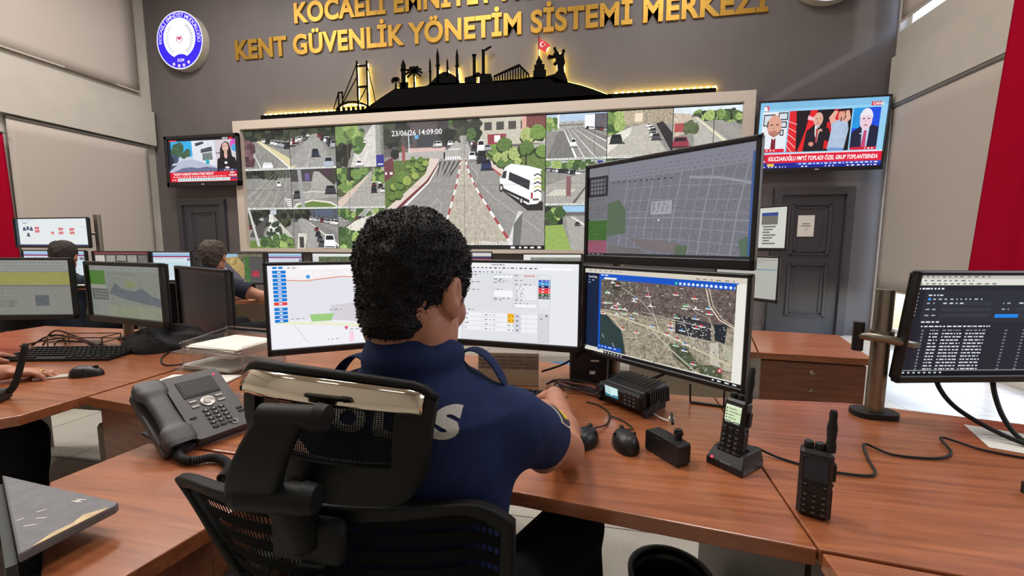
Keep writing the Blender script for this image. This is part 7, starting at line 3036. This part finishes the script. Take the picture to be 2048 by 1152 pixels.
m3 = dict(pelvis=(-2.84, 2.60, .53), chest=(-2.84, 2.66, .90), neck=(-2.845, 2.68, 1.035), head=(-2.85, 2.72, 1.155), head_turn=(R(-24), R(8), 0), yaw=R(14),
          sr=(-2.65, 2.66, .945), er=(-2.44, 2.72, .86), wr=(-2.24, 2.88, .80), sl=(-3.02, 2.70, .945), el=(-3.08, 2.90, .80), wl=(-2.94, 3.10, .80),
          hd_r=((1, .6, -.15), (0, .1, 1), .5), hd_l=((.2, 1, -.2), (0, .2, 1), .6),
          hr=(-2.76, 2.66, .54), kr=(-2.62, 3.04, .55), ar=(-2.6, 3.02, .09), hl=(-2.93, 2.66, .54), kl=(-2.96, 3.05, .55), al=(-2.97, 3.03, .09), hair=.008, curl=.0006)
person('grey haired man in dark shirt at the back row reaching right across the desk', m3, M_NAVY2, M_TROU, M_HAIRG, M_SKIN, h=.008, hairh=.005, seed=31)

# ================================================================ the mesh office chair of the officer
M_CHAIR = mat('black_chair_plastic', (9, 9, 8), .55, bump=.08, bsc=500, spec=.3)
M_MESH = mat('black_mesh_threads', (10, 10, 10), .85, spec=.15)
CH = (-.325, .62)
ch = thing('office_chair', 'black mesh office chair with chrome striped headrest under the officer', 'chair', (CH[0], CH[1], 0), 0, None)
OC = (CH[0], CH[1], 0)


def cb(name, b, m, par=None, smooth=False, auto=None):
    return b.build(name, m, par or ch, smooth, OC, auto)


# base with five legs and castors
for k in range(5):
    a = 2 * PI * k / 5 + .3
    d = Vector((math.cos(a), math.sin(a), 0))
    c = Vector((CH[0], CH[1], 0))
    lg = cb('leg', MB().tube([c + d * .03 + Vector((0, 0, .11)), c + d * .17 + Vector((0, 0, .10)), c + d * .30 + Vector((0, 0, .075))], lambda t: .026 - .010 * t, 10, 4), M_CHAIR, smooth=True)
    e = c + d * .295
    n_ = Vector((-d.y, d.x, 0))
    cb('castor', MB().cyl(e + n_ * .022 + Vector((0, 0, .03)), e - n_ * .022 + Vector((0, 0, .03)), .029, n=18).cyl(e + Vector((0, 0, .03)), e + Vector((0, 0, .075)), .008), M_RUBBER, lg, auto=40)
cb('gas_lift', MB().cyl((CH[0], CH[1], .08), (CH[0], CH[1], .26), .028).cyl((CH[0], CH[1], .26), (CH[0], CH[1], .40), .018).box((CH[0], CH[1], .41), (.2, .26, .04), ch=.01), M_CHAIR, auto=40)
o = cb('seat', MB().prism(rounded(.50, .46, .12, cx=CH[0], cy=CH[1] + .03), .42, .475), M_MESH)
md = o.modifiers.new('edge', 'BEVEL')
md.width = .018
md.segments = 3
md.limit_method = 'ANGLE'

# backrest: curved frame and mesh bands
BZ0, BZ1 = .52, .928


def back(u, v):
    """u -1..1 across, v 0..1 upwards"""
    hw = .255 - .05 * (1 - v) ** 1.3 - .03 * max(0, .35 - v)
    cx = -.350 + .022 * (1 - v)
    y = .452 + .055 * abs(u) ** 2.2 + .035 * (1 - v) - .03 * math.sin(PI * min(1, v * 1.1)) * .4
    return Vector((cx + u * hw + (.2 * -u * min(1 - v, .55) if u < 0 else 0), y + .016 * u, BZ0 + (BZ1 - BZ0) * v + .006 * (1 - abs(u)) - ((.040 if u > 0 else .012) * (max(0, abs(u) - .7) / .3) ** 2.6 if v > .5 else 0)))


rim = [back(-1 + 2 * i / 24, 1) for i in range(25)] + [back(1, 1 - j / 14) for j in range(1, 15)] + [back(1 - 2 * i / 24, 0) for i in range(1, 25)] + [back(-1, j / 14) for j in range(1, 14)]
b = MB()
vs, fs = [], []
N = len(rim)
ctr = back(0, .5)
for i, p in enumerate(rim):
    inn = (ctr - p)
    inn = Vector((inn.x, inn.y * .2, inn.z)).normalized()
    for dx, dy in ((0, -.010), (.024, -.010), (.024, .010), (0, .010)):
        vs.append(p + inn * dx + Vector((0, dy, 0)))
for i in range(N):
    j = (i + 1) % N
    for k in range(4):
        fs.append((i * 4 + k, j * 4 + k, j * 4 + (k + 1) % 4, i * 4 + (k + 1) % 4))
o = cb('back_frame', b.add(vs, fs), M_CHAIR, auto=60)
md = o.modifiers.new('edge', 'BEVEL')
md.width = .005
md.segments = 3
md.limit_method = 'ANGLE'
md.angle_limit = R(60)
b = MB()
for k in range(15):
    v = .07 + .86 * k / 14
    b.grid(lambda u, w: back(-.92 + 1.84 * u, v - .019 + .038 * w) + Vector((0, .002, 0)), 30, 2, (0, .0012, 0))
for k in range(60):
    u = -.92 + 1.84 * k / 59
    b.grid(lambda a, w: back(u - .004 + .008 * a, .06 + .88 * w) + Vector((0, .0036, 0)), 1, 14, (0, .001, 0))
cb('back_mesh', b, M_MESH)
cb('spine', MB().tube([(-.33, .51, .40), (-.33, .44, .50), (-.335, .422, .68), (-.34, .425, .86)], lambda t: .026 - .006 * t, 12, 6).box((-.338, .428, .90), (.10, .022, .06), ch=.008), M_CHAIR, auto=50)

# headrest carrier: hinge, flat arm, hinge
ax = Vector((.98, .10, .0)).normalized()
lo_, hi_ = Vector((-.335, .372, .990)), Vector((-.305, .372, 1.083))
b = MB()
b.cyl(lo_ - ax * .035, lo_ + ax * .038, .0165, n=24).cyl(lo_ + ax * .034, lo_ + ax * .050, .018, .015, n=24).cyl(lo_ - ax * .045, lo_ - ax * .035, .014, .0165, n=24)
cb('lower_hinge', b, M_CHAIR, auto=40)
b = MB().cyl(hi_ - ax * .035, hi_ + ax * .026, .013, n=24).cyl(hi_ + ax * .026, hi_ + ax * .038, .0155, .013, n=24)
cb('upper_hinge', b, M_CHAIR, auto=40)
b = MB()
a0, a1 = lo_ + Vector((-.022, -.012, 0)), hi_ + Vector((-.006, -.010, .008))
dn = (a1 - a0)
q = []
for i in range(7):
    t = i / 6
    p = a0 + dn * t + Vector((0, -.012 * math.sin(PI * t), 0))
    w = .031 - .004 * t
    q += [p - ax * w, p + ax * w, p + ax * w + Vector((0, .016, 0)), p - ax * w + Vector((0, .016, 0))]
fs = [(0, 1, 2, 3), (24, 27, 26, 25)]
for i in range(6):
    for k in range(4):
        fs.append((i * 4 + k, i * 4 + (k + 1) % 4, i * 4 + 4 + (k + 1) % 4, i * 4 + 4 + k))
o = cb('carrier_arm', b.add(q, fs), M_CHAIR, auto=50)
md = o.modifiers.new('edge', 'BEVEL')
md.width = .006
md.segments = 3
md.limit_method = 'ANGLE'
md.angle_limit = R(45)
cb('carrier_foot', MB().tube([(-.335, .385, .985), (-.338, .405, .95), (-.34, .424, .90)], .022, 12, 5), M_CHAIR, smooth=True)

# headrest: curved frame with a mesh window and a chrome strip
HX0, HX1 = -.432, -.181


def hr_(u, v):
    """u 0..1 left to right, v 0..1 upwards"""
    s_ = 2 * u - 1
    x = HX0 + (HX1 - HX0) * (.5 + s_ * .5 * (1 - .11 * (1 - v) ** 1.5))
    y = .418 + .030 * s_ * s_ + .010 * u - .012 * math.sin(PI * v)
    z0 = .958 - .012 * u + .034 * (max(0, abs(s_) - .6) / .4) ** 3
    z1 = 1.122 - .022 * u - .012 * s_ * s_ - .012 * (max(0, abs(s_) - .8) / .2) ** 2
    return Vector((x, y, z0 + (z1 - z0) * v))


def hband(u0, u1, v0, v1, th, nu, nv):
    return MB().grid(lambda a, c: hr_(u0 + (u1 - u0) * a, v0 + (v1 - v0) * c), nu, nv, (0, th, 0))


b = MB()
for a in ((0, .10, .0, 1), (.84, 1, .0, 1), (.08, .86, .0, .36), (.08, .86, .84, 1)):
    b.grid(lambda p, c: hr_(a[0] + (a[1] - a[0]) * p, a[2] + (a[3] - a[2]) * c), 20, 8, (0, .014, 0))
o = cb('headrest_frame', b, M_CHAIR, auto=50)
b = MB()
for k in range(62):
    u = .09 + .76 * k / 61
    b.tube([hr_(u, .34 + .52 * j / 6) + Vector((0, .007, 0)) for j in range(7)], .00062, 4, 1)
for k in range(36):
    v = .35 + .50 * k / 35
    b.tube([hr_(.09 + .76 * j / 12, v) + Vector((0, .0076, 0)) for j in range(13)], .00062, 4, 1)
cb('headrest_mesh', b, M_MESH)
b = MB().grid(lambda a, c: hr_(.012 + .95 * a, .815 + .185 * c - .02 * (1 - a)) + Vector((0, -.006 - .004 * math.sin(PI * c), 0)), 40, 6, (0, .008, 0))
cb('chrome_strip', b, M_CHROME, smooth=True)
b = MB().tube([hr_(j / 20, 1) + Vector((0, .004, .002)) for j in range(21)], .006, 10, 1)
cb('headrest_rim', b, M_CHAIR, smooth=True)
for sx, x in ((-1, -.635), (1, -.015)):
    b = MB().tube([(x - sx * .10, .66, .43), (x, .66, .45), (x, .65, .62)], .016, 10, 5)
    r_ = cb('armrest', b, M_CHAIR, smooth=True)
    cb('arm_pad', MB().box((x, .60, .635), (.075, .24, .03), ch=.012), M_RUBBER, r_)

# chair of the grey haired man and of the man at the left edge: simple office chairs


def chair2(label, x, y, rz, ztop):
    c = thing('office_chair', label, 'chair', (x, y, 0), rz)
    for k in range(5):
        a = 2 * PI * k / 5
        MB().tube([(.03 * math.cos(a), .03 * math.sin(a), .10), (.28 * math.cos(a), .28 * math.sin(a), .06)], .018, 8, 1).ball((.28 * math.cos(a), .28 * math.sin(a), .03), .029).build('leg', M_CHAIR, c, auto=50)
    MB().cyl((0, 0, .08), (0, 0, .42), .024).build('gas_lift', M_CHAIR, c, auto=40)
    o = MB().prism(rounded(.46, .44, .1), .41, .46).build('seat', M_MESH, c)
    MB().grid(lambda u, v: ((u - .5) * (.44 - .06 * v), -.21 + .05 * (2 * u - 1) ** 2 - .03 * v, .52 + (ztop - .52) * v), 16, 14, (0, -.02, 0)).build('backrest', M_MESH, c, smooth=False)
    MB().tube([(0, -.1, .41), (0, -.25, .45), (0, -.26, .6)], .02, 10, 5).build('spine', M_CHAIR, c, smooth=True)
    return c


c = chair2('black office chair of the grey haired man in the back row', -2.88, 2.55, R(-12), .99)
MB().grid(lambda u, v: ((u - .5) * .26, -.245 + .04 * (2 * u - 1) ** 2, 1.02 + .10 * v), 14, 6, (0, -.016, 0)).build('headrest', M_CHAIR, c)
MB().box((0, -.268, 1.112), (.22, .008, .02)).build('chrome_strip', M_CHROME, c)
MB().tube([(0, -.265, .9), (0, -.275, 1.05)], .014, 8, 1).build('carrier_arm', M_CHAIR, c)
chair2('black office chair of the man behind the yellow banner monitor', -4.31, 2.58, R(4), .92)
chair2('black office chair at the left edge under the desk with the ring hand', -2.43, .66, R(-4), .95)
